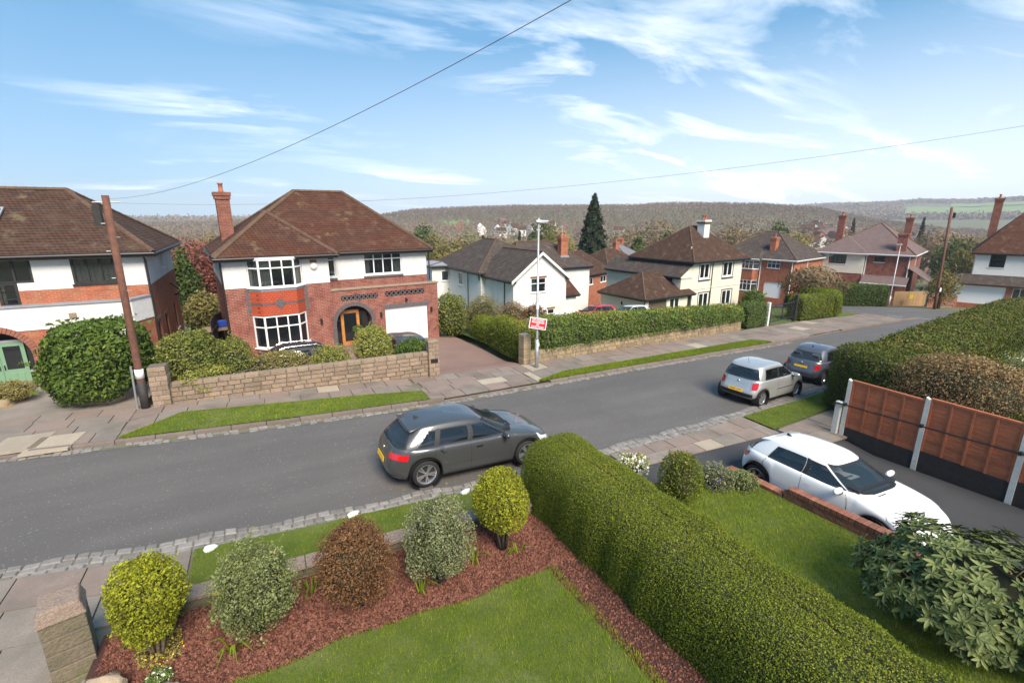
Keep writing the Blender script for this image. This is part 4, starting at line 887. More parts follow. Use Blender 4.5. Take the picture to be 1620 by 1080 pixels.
# ------------------------------------------------------------------ cars
def sup_loop(a, w, cx, n, Mn):
    t = np.linspace(0, 2 * np.pi, 1441); c, s = np.cos(t), np.sin(t)
    x = a * np.sign(c) * np.abs(c) ** (2 / n); y = w * np.sign(s) * np.abs(s) ** (2 / n)
    L = np.concatenate([[0], np.cumsum(np.hypot(np.diff(x), np.diff(y)))]); q = np.linspace(0, L[-1], Mn + 1)[:-1]
    return np.interp(q, L, x) + cx, np.interp(q, L, y)
class Surf:
    def __init__(s, rows, ts): s.P = np.array(rows); s.ts = np.array(ts); s.M = s.P.shape[1]; s.c = s.P.reshape(-1, 3).mean(0)
    def row(s, t):
        k = np.interp(t, s.ts, np.arange(len(s.ts))); i = min(int(k), len(s.ts) - 2); f = k - i
        return s.P[i] * (1 - f) + s.P[i + 1] * f
    def pt(s, m, t):
        r = s.row(t); i = int(math.floor(m)); f = m - i; return r[i % s.M] * (1 - f) + r[(i + 1) % s.M] * f
    def find(s, kind, val, t):
        r = s.row(t); n = s.M; q = n // 4
        if kind == 'L': idx = np.arange(q // 3, n // 2 - q // 3); k = np.argmin(abs(r[idx, 0] - val)); return float(idx[k])
        if kind == 'R': idx = np.arange(n // 2 + q // 3, n - q // 3); k = np.argmin(abs(r[idx, 0] - val)); return float(idx[k])
        if kind == 'B': idx = np.arange(q + q // 3, n - q - q // 3); k = np.argmin(abs(r[idx, 1] - val) + 5 * (r[idx, 0] > s.c[0])); return float(idx[k])
        idx = np.arange(-q, q); rr = r[idx % n]; k = np.argmin(abs(rr[:, 1] - val) + 5 * (rr[:, 0] < s.c[0])); return float(idx[k])
    def patch(s, corners, off=.006, nu=10, nv=6):
        """corners (kind, value, t): bottom-a, bottom-b, top-b, top-a"""
        st = [(s.find(k, v, t), t) for k, v, t in corners]; return s.patch_st(st, off, nu, nv)
    def patch_st(s, st, off=.006, nu=10, nv=6):
        m = MB()
        for j in range(nv + 1):
            for i in range(nu + 1):
                a, b_ = i / nu, j / nv
                S_ = (st[0][0] * (1 - a) + st[1][0] * a) * (1 - b_) + (st[3][0] * (1 - a) + st[2][0] * a) * b_
                T_ = (st[0][1] * (1 - a) + st[1][1] * a) * (1 - b_) + (st[3][1] * (1 - a) + st[2][1] * a) * b_
                p = s.pt(S_, T_); dS = s.pt(S_ + 1, T_) - s.pt(S_ - 1, T_); dT = s.pt(S_, min(T_ + .03, s.ts[-1])) - s.pt(S_, max(T_ - .03, 0))
                n = np.cross(dS, dT); n = n / (np.linalg.norm(n) + 1e-9)
                if np.dot(n, p - s.c) < 0: n = -n
                m.v.append(tuple(p + n * off))
        for j in range(nv):
            for i in range(nu): k = j * (nu + 1) + i; m.f.append((k, k + 1, k + nu + 2, k + nu + 1))
        return m
WH = {}
def wheel_meshes(r, w, spokes):
    key = (r, w, spokes)
    if key in WH: return WH[key]
    ty = MB().lathe([(r * .70, -w / 2 + .01), (r * .80, -w / 2), (r * .95, -w / 2 + .015), (r, -w / 2 + .04), (r, w / 2 - .04), (r * .95, w / 2 - .015), (r * .80, w / 2), (r * .70, w / 2 - .01)], 36, 'y').mesh('tyre', True)
    m = MB().lathe([(r * .73, w / 2 - .005), (r * .70, w / 2 - .002), (r * .645, w / 2 - .03), (r * .63, -w / 2 + .03)], 36, 'y')
    m.lathe([(r * .17, w / 2 - .02), (r * .10, w / 2 - .012), (.001, w / 2 - .012)], 16, 'y')
    for k in range(spokes):
        for off in (-.07, .07):
            a = 2 * math.pi * k / spokes + off; b_ = 2 * math.pi * k / spokes + off * 2.2; hw = .014
            d0 = Vector((math.cos(a), 0, math.sin(a))); d1 = Vector((math.cos(b_), 0, math.sin(b_))); n = Vector((-math.sin(a), 0, math.cos(a)))
            p, q = d0 * r * .10, d1 * r * .69; y0, y1 = w / 2 - .06, w / 2 - .022
            m.hexa([tuple(x) for x in (p - n * hw + Vector((0, y0, 0)), q - n * hw * 1.3 + Vector((0, y0, 0)), q + n * hw * 1.3 + Vector((0, y0, 0)), p + n * hw + Vector((0, y0, 0)), p - n * hw + Vector((0, y1, 0)), q - n * hw * 1.3 + Vector((0, y1 + .008, 0)), q + n * hw * 1.3 + Vector((0, y1 + .008, 0)), p + n * hw + Vector((0, y1, 0)))])
    ri = m.mesh('rim', False)
    dk = MB().lathe([(r * .72, w / 2 - .08), (.001, w / 2 - .08)], 24, 'y').mesh('brake_disc')
    ty.materials.append(M['tyre']); ri.materials.append(M['alloy']); dk.materials.append(M['car_trim']); WH[key] = (ty, ri, dk); return WH[key]
def place(E, u, v, ang, zf, lift=0):
    a = rz(ang); f = Vector((math.cos(a), math.sin(a), 0)); s = Vector((-f.y, f.x, 0)); h = 1.2
    z = lambda p: zf(p.x, p.y); c = Vector((u, v, 0))
    f3 = (f * 2 * h + Vector((0, 0, z(c + f * h) - z(c - f * h)))).normalized(); s3 = (s * 1.4 + Vector((0, 0, z(c + s * .7) - z(c - s * .7)))).normalized(); n3 = f3.cross(s3)
    E.rotation_euler = Matrix((f3, s3, n3)).transposed().to_euler(); E.location = (u, v, z(c) + lift)
def car(name, label, u, v, ang, zf, paint, c, roof_paint=None, plate=None, group='parked cars'):
    E = empty(name, label=label, cat='car', group=group); place(E, u, v, ang, zf, .012)
    L, W, Hh, wb = c['L'], c['W'], c['H'], c['wb']; xa = L / 2 - c['fo']; xb = xa - wb; wr = c['wr']; Ra = wr + .055; hw = W / 2; Mn = 260
    dx, dzv = zip(*c['deck']); base = c.get('zb', .19)
    def zbot(x, y):
        z = base + .06 * max(0, abs(x) - (L / 2 - .5)) / .5
        if abs(y) > hw * .62:
            for xw in (xa, xb):
                if abs(x - xw) < Ra: z = max(z, wr + math.sqrt(Ra * Ra - (x - xw) ** 2))
        return z
    rows = []; ts = []
    for (t, ws, dr, df) in c['rows']:
        X_, Y_ = sup_loop((L - dr - df) / 2, hw * ws, (dr - df) / 2, c.get('n', 4.6), Mn)
        rows.append([(x, y, zbot(x, y) + t * (float(np.interp(x, dx, dzv)) - zbot(x, y))) for x, y in zip(X_, Y_)]); ts.append(t)
    B = Surf(rows, ts); m = MB(); K = len(rows)
    for r in rows: m.v += r
    top = np.array(rows[-1]); cx = top[:, 0].mean()
    for f, cr in ((.93, .012), (.8, .022), (.55, .034), (.25, .042), (.02, .044)):
        for x, y, z in top:
            x2 = x + (0 - 0) ; xn = cx + (x - cx) * (f if abs(x - cx) > 0 else f); yn = y * f
            m.v.append((cx + (x - cx) * (1 - (1 - f) * .5) if f > .5 else xn, yn, float(np.interp(cx + (x - cx) * (1 - (1 - f) * .5) if f > .5 else xn, dx, dzv)) + cr)); K_ = None
    for j in range(len(rows) + 4):
        for i in range(Mn): a0 = j * Mn + i; a1 = j * Mn + (i + 1) % Mn; m.f.append((a0, a1, a1 + Mn, a0 + Mn))
    body = m.build('body', M[paint], E, True)
    gr = []; gt = []
    g0, g1 = c['cab0'], c['cab1']                                   # (rear, front, half width) at belt and roof
    zr = lambda x: Hh - .055 - c.get('rdrop', .045) * ((x - (g1[0] + g1[1]) / 2 - .1) / (g1[1] - g1[0]) * 2) ** 2
    for t in (0, .12, .25, .4, .55, .7, .82, .92, 1.0):
        e = t ** 1.15; e2 = t ** 1.35 
        xr, xf = g0[0] + (g1[0] - g0[0]) * e2, g0[1] + (g1[1] - g0[1]) * e; w = g0[2] + (g1[2] - g0[2]) * (t ** 1.3)
        X_, Y_ = sup_loop((xf - xr) / 2, w, (xf + xr) / 2, c.get('ncab', 5.0), Mn)
        gr.append([(x, y, c['z0'] + t * (zr(x) - c['z0'])) for x, y in zip(X_, Y_)]); gt.append(t)
    Gs = Surf(gr, gt); m = MB()
    for r in gr: m.v += r
    top = np.array(gr[-1]); cx = top[:, 0].mean()
    for f, cr in ((.95, .018), (.85, .032), (.6, .047), (.3, .054), (.02, .055)):
        for x, y, z in top:
            xn = cx + (x - cx) * f; m.v.append((xn, y * f, zr(cx + (x - cx) * f) + cr))
    y0, y1 = g0[2] * .9, g1[2] * .93; rw = c.get('rw', (.14, .84)); gl = []
    def st_of(cs): return [(Gs.find(k, v, t), t) for k, v, t in cs]
    gl.append(('windscreen', c.get('ws', 'car_glass_clear'), st_of([('F', -y0, .17), ('F', y0, .17), ('F', y1, .93), ('F', -y1, .93)])))
    gl.append(('rear_window', c.get('rg', 'car_glass'), st_of([('B', y0 * .97, rw[0]), ('B', -y0 * .97, rw[0]), ('B', -y1 * .92, rw[1]), ('B', y1 * .92, rw[1])])))
    for sd_k in ('L', 'R'):
        for (b0, b1, t0, t1) in c['side']: gl.append(('side_window', 'car_glass', st_of([(sd_k, b0, .10), (sd_k, b1, .10), (sd_k, t1, .83), (sd_k, t0, .83)])))
    def shrink(st, k):
        cs, ct = sum(p[0] for p in st) / 4, sum(p[1] for p in st) / 4; return [(cs + (p[0] - cs) * (1 - (1 - k) * min(1, 8 / (abs(p[0] - cs) + 1e-6))), ct + (p[1] - ct) * k) for p in st]
    holes = [shrink(st, .93) for _, _, st in gl]
    def inside(sv, tv):
        for q in holes:
            for so in (sv, sv - Mn):
                sg = [(q[(i + 1) % 4][0] - q[i][0]) * (tv - q[i][1]) - (q[(i + 1) % 4][1] - q[i][1]) * (so - q[i][0]) for i in range(4)]
                if all(x > 0 for x in sg) or all(x < 0 for x in sg): return True
        return False
    for j in range(len(gr) + 4):
        for i in range(Mn):
            if j < len(gr) - 1 and inside(i + .5, (gt[j] + gt[j + 1]) / 2): continue
            a0 = j * Mn + i; a1 = j * Mn + (i + 1) % Mn; m.f.append((a0, a1, a1 + Mn, a0 + Mn))
    cab = m.build('cabin', M[roof_paint or paint], E, True)
    for nm, mt, st in gl:
        gw = Gs.patch_st(st, .006, 14, 8).build(nm, M[mt], E, True); inn = shrink(st, .86); rim = MB()
        for i in range(4):
            k = (i + 1) % 4; q = Gs.patch_st([st[i], st[k], inn[k], inn[i]], .009, 10, 1); n0 = len(rim.v); rim.v += q.v; rim.f += [tuple(n0 + x for x in f) for f in q.f]
        rim.build('window_seal', M['car_trim'], gw, True)
    zi = c['z0'] + .055; xc_ = (g0[0] + g0[1]) / 2; li = (g0[1] - g0[0]) / 2 * .93; X_, Y_ = sup_loop(li, g0[2] * .95, xc_, 5, 40)
    itr = MB(); itr.poly(*[(x, y, zi + .02) for x, y in zip(X_, Y_)]); itr.box(g0[1] - .62, g0[1] - .25, -g0[2] * .85, g0[2] * .85, zi, zi + .07); itr.build('interior', M['car_trim'], E)
    for xs_ in (g0[1] - 1.35, g0[1] - 2.25):
        for ys_ in (-.36, .36): MB().hexa([(xs_ - .06, ys_ - .2, zi), (xs_ + .08, ys_ - .2, zi), (xs_ + .08, ys_ + .2, zi), (xs_ - .06, ys_ + .2, zi), (xs_ - .12, ys_ - .13, zi + .22), (xs_ - .02, ys_ - .13, zi + .22), (xs_ - .02, ys_ + .13, zi + .22), (xs_ - .12, ys_ + .13, zi + .22)]).build('seat', M['car_seat'], E, bevel=.04)
    MB().tube([(g0[1] - .72 + .12 * math.cos(t), -.36 + .17 * math.sin(t), zi + .08 + .10 * math.cos(t)) for t in np.linspace(0, 6.283, 17)], .014, 6, cap=False).build('steering_wheel', M['car_trim'], E)
    for sd_k in ('L', 'R'):
        for (p0, p1, q0, q1) in c.get('pillars', ()):
            Gs.patch([(sd_k, p0, .08), (sd_k, p1, .08), (sd_k, q1, .85), (sd_k, q0, .85)], .004, 2, 6).build('door_pillar', M['car_trim'], E, True)
        for xx in c['seams']:
            sm = B.find(sd_k, xx, .6); B.patch_st([(sm - .12, .18), (sm + .12, .18), (sm + .12, .97), (sm - .12, .97)], .002, 1, 10).build('door_seam', M['car_trim'], E)
        for xx in c['handles']:
            sm = B.find(sd_k, xx, .8); B.patch_st([(sm - 2, .80), (sm + 2, .80), (sm + 2, .83), (sm - 2, .83)], .022, 4, 1).build('door_handle', M[c.get('hmat', paint)], E)
        if c.get('strip'):
            a, e_ = c['strip']; B.patch([(sd_k, a, .47), (sd_k, e_, .47), (sd_k, e_, .50), (sd_k, a, .50)], .01, 10, 1).build('side_moulding', M['chrome'], E)
        if c.get('chrome_line'):
            a, e_ = c['chrome_line']; Gs.patch([(sd_k, a, .06), (sd_k, e_, .06), (sd_k, e_, .085), (sd_k, a, .085)], .008, 14, 1).build('window_trim', M['chrome'], E)
        B.patch([(sd_k, xb + Ra + .05, .03), (sd_k, xa - Ra - .05, .03), (sd_k, xa - Ra - .05, .075), (sd_k, xb + Ra + .05, .075)], .01, 12, 1).build('sill_trim', M[c.get('sill', 'car_trim')], E)
        sgn = 1 if sd_k == 'L' else -1
        hs_ = B.find('B', sgn * hw * .60, .7); B.patch_st([(hs_ - .12, .42), (hs_ + .12, .42), (hs_ + .12, .98), (hs_ - .12, .98)], .002, 1, 8).build('hatch_seam', M['car_trim'], E)
        mx = c['mirror']; mm = MB().lathe([(.001, -.13), (.055, -.115), (.075, -.05), (.075, .05), (.06, .1), (.001, .115)], 12, 'y'); mm.v = [(mx + x * .75, sgn * (g0[2] + .17) + y, c['z0'] + .085 + z * .95) for x, y, z in mm.v]
        mo = mm.build('door_mirror', M[paint], E, True); MB().box(mx - .03, mx + .03, sgn * (g0[2] + .08) - .06, sgn * (g0[2] + .08) + .06, c['z0'] + .0, c['z0'] + .05).build('mirror_arm', M['car_trim'], mo)
        tl = c['tail']; s0, s1 = B.find(sd_k, tl[0], .8), B.find('B', sgn * tl[1], .8)
        B.patch_st([(s0, tl[2]), (s1, tl[2] + tl[4]), (s1, tl[3]), (s0, tl[3] - tl[4])], .008, 12, 4).build('tail_light', M['tail_red'], E, True)
        hl = c['head']; s0, s1 = B.find(sd_k, hl[0], .75), B.find('F', sgn * hl[1], .75)
        if sd_k == 'R': s0 -= Mn
        B.patch_st([(s0, hl[2]), (s1, hl[2] - .05), (s1, hl[3]), (s0, hl[3] + .08)], .008, 12, 4).build('headlight', M['lamp_clear'], E, True)
        for xw in (xa, xb):
            wl_ = empty('wheel'); wl_.parent = E; wl_.location = (xw, sgn * (hw - c.get('inset', .135)), wr); wl_.rotation_euler = (0, R.uniform(0, 1), 0 if sgn > 0 else math.pi)
            for nm, me in zip(('tyre', 'rim', 'brake_disc'), wheel_meshes(wr, .21, c.get('spokes', 5))): link(nm, me, None, wl_)
    u_ = MB()
    for xw in (xa, xb): u_.lathe([(Ra - .004, -hw + .30), (Ra - .004, -hw + .012)], 30, 'y', (xw, 0, wr)); u_.lathe([(Ra - .004, hw - .30), (Ra - .004, hw - .012)], 30, 'y', (xw, 0, wr)); 
    u_.box(-L / 2 + .25, L / 2 - .25, -hw + .30, hw - .30, .17, .55); u_.build('underbody', M['car_trim'], E)
    B.patch([('B', hw * .72, .02), ('B', -hw * .72, .02), ('B', -hw * .72, c.get('bt', .12)), ('B', hw * .72, c.get('bt', .12))], .01, 14, 2).build('rear_valance', M['car_trim'], E, True)
    B.patch([('F', -hw * .6, .18), ('F', hw * .6, .18), ('F', hw * .62, .5), ('F', -hw * .62, .5)], .008, 12, 4).build('grille', M['car_trim'], E, True)
    if c.get('bumper_strip'): B.patch([('B', hw * .8, .10), ('B', -hw * .8, .10), ('B', -hw * .8, .125), ('B', hw * .8, .125)], .014, 14, 1).build('bumper_trim', M['chrome'], E)
    # number plate at the back, badge, wiper, aerial
    pz = c['plate_t']; pp = B.pt(B.find('B', 0, pz), pz); up = B.pt(B.find('B', 0, pz), pz + .08) - pp; lean = math.atan2(up[0], up[2])
    P = MB().box(-.26, .26, -.006, .006, -.056, .056).build('number_plate', M['plate_y'], E)
    P.location = (pp[0] - .022, 0, pp[2]); P.rotation_euler = (-lean, 0, -math.pi / 2)
    if plate:
        cu = bpy.data.curves.new('registration', 'FONT'); cu.body = plate; cu.size = .098; cu.align_x = 'CENTER'; cu.align_y = 'CENTER'; cu.extrude = .001; cu.materials.append(M['ink'])
        t = text_obj('registration', cu, P); t.location = (0, -.009, 0); t.rotation_euler = (math.pi / 2, 0, 0); t.scale = (.95, 1, 1)
    if c.get('badge'):
        bp = B.pt(B.find('B', 0, c['badge']), c['badge']); o = MB().lathe([(.05, 0), (.05, .012), (.038, .016), (.001, .016)], 18, 'y').build('badge', M['chrome'], E, True); o.location = (bp[0] - .004, 0, bp[2]); o.rotation_euler = (0, 0, math.pi / 2)
    if c.get('plate_bar'):
        MB().box(pp[0] - .035, pp[0] - .005, -.3, .3, pp[2] + .07, pp[2] + .10).build('boot_handle', M['chrome'], E)
    sm = B.M // 2; wp = Gs.pt(Gs.find('B', 0, .14), .16); wq = Gs.pt(Gs.find('B', g0[2] * .5, .2), .2)
    MB().tube([wp + np.array([-.02, 0, .0]), wq + np.array([-.025, 0, .0])], .012, 5).build('wiper', M['car_trim'], E)
    wp = Gs.pt(Gs.find('F', -g0[2] * .65, .08), .07); wq = Gs.pt(Gs.find('F', -.05, .1), .12)
    MB().tube([wp + np.array([.02, 0, .01]), wq + np.array([.02, 0, .01])], .010, 5).build('wiper', M['car_trim'], E)
    xr = g1[0] + .22; zz = zr(xr) + .045
    if c.get('fin', True): MB().hexa([(xr - .05, -.02, zz), (xr + .08, -.02, zz), (xr + .08, .02, zz), (xr - .05, .02, zz), (xr - .05, -.004, zz + .055), (xr - .02, -.004, zz + .055), (xr - .02, .004, zz + .055), (xr - .05, .004, zz + .055)]).build('aerial', M['car_trim'], E)
    else: MB().tube([(xr, 0, zz - .01), (xr - .1, 0, zz + .2)], .006, 5).build('aerial', M['car_trim'], E)
    if c.get('spoiler'):
        zs = zr(g1[0]) ; q = [(g1[0] - .10, y, z) for y, z in ((-g1[2] * .97, zs - .03), (g1[2] * .97, zs - .03))]; f = [(g1[0] + .16, y, zr(g1[0] + .16) + .008) for y in (g1[2] * .93, -g1[2] * .93)]
        MB().hexa([(p[0], p[1], p[2] - .035) for p in q + f] + [(p[0], p[1], p[2] + .012) for p in q + f]).build('roof_spoiler', M[paint], E, True, .012)
    if c.get('rails'):
        for sgn in (-1, 1): MB().tube([(g1[0] + .15, sgn * g1[2] * .9, zr(g1[0] + .15) + .02), (g1[0] + .3, sgn * g1[2] * .92, zr(0) + .085), (g1[1] - .3, sgn * g1[2] * .92, zr(0) + .085), (g1[1] - .1, sgn * g1[2] * .9, zr(g1[1] - .1) + .02)], .02, 6).build('roof_rail', M['chrome'], E)
    return E
ROWS = [(0, .90, .16, .17), (.06, .955, .07, .08), (.16, .985, .02, .03), (.34, 1.0, 0, 0), (.55, 1.0, .015, .02), (.70, .995, .05, .05), (.82, .98, .08, .09), (.91, .965, .11, .14), (.97, .94, .14, .20), (1.0, .915, .17, .25)]
HATCH = dict(L=4.31, W=1.785, H=1.43, wb=2.637, fo=.86, wr=.325, rows=ROWS, zb=.19, z0=.90,
             deck=[(-2.2, .90), (-2.0, .955), (-1.0, .945), (.2, .93), (.8, .945), (1.05, .92), (1.5, .86), (1.9, .76), (2.2, .62)],
             cab0=(-2.02, 1.12, .80), cab1=(-1.55, .15, .585), side=[(.72, -.20, .10, -.22), (-.28, -1.05, -.29, -.98), (-1.13, -1.55, -1.05, -1.22)],
             pillars=[(-.2, -.28, -.22, -.29), (-1.05, -1.13, -.98, -1.05)], seams=(.78, -.24, -1.12), handles=(-.05, -.95), mirror=.62, tail=(-1.72, .42, .66, .86, .02), head=(1.55, .5, .60, .78),
             plate_t=.52, badge=.80, chrome_line=(.72, -1.55), spoiler=True, rw=(.16, .80), hmat='chrome', rg='car_glass_clear', bumper_strip=True)
A1C = dict(HATCH, L=4.03, W=1.74, H=1.38, wb=2.56, fo=.80, cab0=(-1.9, 1.05, .785), cab1=(-1.42, .12, .575), side=[(.66, -.24, .06, -.26), (-.32, -1.15, -.33, -1.02)], pillars=[(-.24, -.32, -.26, -.33)],
           deck=[(-2.05, .90), (-1.85, .955), (-1.0, .945), (.2, .93), (.75, .945), (1.0, .92), (1.4, .86), (1.8, .76), (2.05, .62)], seams=(.72, -.28, -1.2), handles=(-.1, -1.0), mirror=.56, tail=(-1.62, .42, .66, .86, .02), head=(1.42, .48, .6, .78), chrome_line=None, spoiler=True, hmat='paint_white', bumper_strip=False)
LUPO = dict(L=3.53, W=1.64, H=1.46, wb=2.32, fo=.68, wr=.285, rows=[(0, .90, .12, .14), (.06, .96, .05, .06), (.16, .985, .0, .01), (.36, 1.0, 0, 0), (.50, .99, .035, .03), (.60, .985, .075, .06), (.75, .98, .10, .09), (.88, .97, .13, .13), (.96, .95, .155, .19), (1.0, .93, .17, .24)], zb=.2, z0=.91, n=5.4, ncab=5.4,
            deck=[(-1.8, .93), (-1.6, .95), (0, .945), (.75, .95), (1.0, .92), (1.4, .80), (1.8, .60)], cab0=(-1.62, .98, .755), cab1=(-1.36, .12, .60), side=[(.60, -.36, .12, -.36), (-.42, -1.22, -.42, -1.12)], pillars=[(-.36, -.42, -.36, -.42)],
            seams=(.66, -.40), handles=(-.25,), mirror=.50, tail=(-1.52, .50, .52, .86, 0), head=(1.40, .5, .55, .78), plate_t=.40, badge=.83, fin=False, rw=(.08, .86), strip=(.62, -.45), spokes=6, hmat='paint_silver', rdrop=.035, bt=.30, inset=.185)
FIAT = dict(LUPO, L=3.57, W=1.63, H=1.49, wb=2.30, zb=.2, n=4.2, ncab=4.2, cab0=(-1.60, .95, .745), cab1=(-1.12, .12, .55), side=[(.55, -.40, .05, -.40), (-.46, -1.1, -.45, -.9)], pillars=[(-.40, -.46, -.40, -.45)], tail=(-1.50, .50, .54, .82, 0), plate_t=.66, plate_bar=True, rg='car_glass_clear', strip=None, chrome_line=None, hmat='chrome', rdrop=.06, fin=True, rw=(.14, .82), bumper_strip=True, bt=.1, badge=.86)
road_z = gz
car('parked_car', 'dark grey five door hatchback parked at the near kerb', 4.02, 10.48, 1.5, gz, 'paint_grey', HATCH)
car('parked_car', 'white hatchback on the dark driveway beside the red fence', 10.78, 5.25, -91, dz_drive, 'paint_white', A1C, group='cars on driveways')
car('parked_car', 'small silver three door car parked behind another car', 16.3, 11.08, 6.5, gz, 'paint_silver', LUPO, plate='MG02 UVV')
car('parked_car', 'small slate grey car with rounded back, half hidden by hedge', 21.15, 11.85, 7.5, gz, 'paint_slate', FIAT)
FAM = dict(HATCH, H=1.42, rails=True, spoiler=False)
car('parked_car', 'black estate car with chrome roof rails in front of the bay window', .1, 19.75, 186, zh1, 'paint_black', FAM, group='cars on driveways')
car('parked_car', 'dark hatchback in front of the white garage door, mostly hidden', 4.95, 20.9, 97, zh1, 'paint_grey', HATCH, group='cars on driveways')
car('parked_car', 'bright red car behind the long hedge beside the pink garage wall', 22.2, 29.6, 182, lambda u, v: gz(u, v) - .3, 'paint_red', HATCH, group='cars on driveways')
car('parked_car', 'pale silver car parked in front of the red car', 24.2, 27.9, 181, lambda u, v: gz(u, v) - .3, 'paint_pearl', A1C, group='cars on driveways')
# ------------------------------------------------------------------ walls, pillars, fences
def stone_wall(name, label, p0, p1, zb, zt, ch, ls, th, mat, mort, cat='wall', coping=None, rough=.012):
    p0, p1 = Vector(p0), Vector(p1); E = empty(name, (0, 0, 0), 0, label, cat); T = frame(p0, p1); L = T.len; n = 24
    m = MB(); sv = [L * i / n for i in range(n + 1)]
    XY = lambda s: T(s, 0, 0)[:2]
    for a, c in zip(sv[:-1], sv[1:]):
        m.hexa([T(a, -.02, zb(*XY(a)) - .1), T(c, -.02, zb(*XY(c)) - .1), T(c, -th + .02, zb(*XY(c)) - .1), T(a, -th + .02, zb(*XY(a)) - .1), T(a, -.02, zt(a) - .012), T(c, -.02, zt(c) - .012), T(c, -th + .02, zt(c) - .012), T(a, -th + .02, zt(a) - .012)])
    m.build('mortar', M[mort], E)
    rows = int(math.ceil(max(zt(s) - zb(*XY(s)) for s in sv) / ch)) + 1
    for j in range(rows):
        s = -R.random() * ls[0]
        while s < L:
            w = R.uniform(*ls); a, c = max(s, 0) + .007, min(s + w, L) - .007; s += w
            if c - a < .06: continue
            t0, t1 = [zt(x) - j * ch - .006 for x in (a, c)]; b0, b1 = [zt(x) - (j + 1) * ch + .006 for x in (a, c)]
            if max(t0, t1) < min(zb(*XY(a)), zb(*XY(c))): continue
            d = R.uniform(-rough, rough) + .004; i = .012
            V = [T(a, -.03, b0), T(c, -.03, b1), T(c, -th, b1), T(a, -th, b0), T(a, -.03, t0), T(c, -.03, t1), T(c, -th, t1), T(a, -th, t0), T(a + i, d + .008, b0 + i), T(c - i, d + .008, b1 + i), T(c - i, d + .008, t1 - i), T(a + i, d + .008, t0 - i)]
            mm = MB(); mm.v = V; mm.f = [(0, 1, 9, 8), (1, 5, 10, 9), (5, 4, 11, 10), (4, 0, 8, 11), (8, 9, 10, 11), (4, 5, 6, 7), (2, 3, 7, 6), (0, 4, 7, 3), (1, 2, 6, 5)]
            mm.build('stone', M[mat], E)
    if coping:
        s = 0
        while s < L:
            c = min(s + coping[0], L); z0, z1 = zt(s), zt(c)
            MB().hexa([T(s + .006, .04, z0), T(c - .006, .04, z1), T(c - .006, -th - .04, z1), T(s + .006, -th - .04, z0), T(s + .006, .03, z0 + coping[1]), T(c - .006, .03, z1 + coping[1]), T(c - .006, -th - .03, z1 + coping[1]), T(s + .006, -th - .03, z0 + coping[1])]).build('coping_stone', M[coping[2]], E, bevel=.012); s = c
    return E
def pillar(name, label, x, y, ang, w, z0, z1, ch, mat, mort, cap=None, split=1):
    E = empty(name, (x, y, z0), rz(ang), label, 'pillar'); h = z1 - z0; k = 0; z = -.1
    MB().box(-w / 2 + .015, w / 2 - .015, -w / 2 + .015, w / 2 - .015, -.15, h - .005).build('mortar', M[mort], E)
    while z < h - .02:
        c = min(z + ch * R.uniform(.9, 1.1), h); xs = [-w / 2, w / 2] if split == 1 else [-w / 2, -w / 2 + w * (.62 if k % 2 else .38), w / 2]
        for a, e in zip(xs[:-1], xs[1:]):
            j = R.uniform(-.008, .008); MB().box(a + .006 + j, e - .006 + j, -w / 2 + j, w / 2 + j, z + .006, c - .006).build('stone', M[mat], E, bevel=.014)
        z = c; k += 1
    if cap: 
        o = .02; m = MB().hexa([(-w / 2 - o, -w / 2 - o, h), (w / 2 + o, -w / 2 - o, h), (w / 2 + o, w / 2 + o, h), (-w / 2 - o, w / 2 + o, h), (-w / 2 + .03, -w / 2 + .03, h + cap[0]), (w / 2 - .03, -w / 2 + .03, h + cap[0]), (w / 2 - .03, w / 2 - .03, h + cap[0]), (-w / 2 + .03, w / 2 - .03, h + cap[0])]); m.build('cap', M[cap[1]], E, bevel=.02)
    return E
stone_wall('stone_wall', 'long brown stone garden wall in front of the brick house with bay', (-3.2, 18.0), (5.25, 17.42), lambda x, y: gz(x, y) + .09, lambda s: .80 + .012 * s, .155, (.3, .52), .28, 'stone_brown', 'mortar_dark')
pillar('gate_pillar', 'brown stone pillar at the left end of the long wall', -3.42, 18.08, -3, .5, gz(-3.4, 18) + .09, 1.43, .16, 'stone_brown', 'mortar_dark', split=2)
P_ = pillar('gate_pillar', 'narrow brown stone pillar at the right end of the long wall', 5.42, 17.45, -3, .42, gz(5.4, 17.5) + .09, 1.32, .16, 'stone_brown', 'mortar_dark', (.08, 'stone_brown'), split=2)
MB().box(-.14, .14, -.24, -.215, .62, .78).build('house_plaque', M['black_metal'], P_, bevel=.02)
pillar('gate_pillar', 'banded buff stone pillar beside the lamp post', 9.72, 17.85, 8, .40, gz(9.7, 17.8) + .09, 1.05, .13, 'stone_gold', 'mortar', split=1)
stone_wall('stone_wall', 'low golden stone wall under the long laurel hedge', (10.0, 17.9), (27.1, 20.4), lambda x, y: gz(x, y) + .09, lambda s: gz(10 + s * .99, 18) + .09 + .5 + .012 * s, .19, (.26, .46), .25, 'stone_gold', 'mortar')
# own garden wall and gate pillar
stone_wall('garden_wall', 'low retaining wall with pebbled coping along the near verge', (-2.45, 7.46), (4.5, 7.46), lambda x, y: gz(x, y) + .0, lambda s: gz(-2.45 + s, 7.5) + .40, .14, (.35, .5), .24, 'stone_mossy', 'mortar_dark', coping=(.62, .06, 'pebble_cap'))
pillar('gate_pillar', 'mossy stone gate pillar with sloped pebbled cap in the foreground corner', -2.84, 7.17, 14, .46, -.02 + gz(-2.7, 7.2), 1.1, .22, 'stone_mossy', 'mortar_dark', (.2, 'pebble_cap'), split=1)
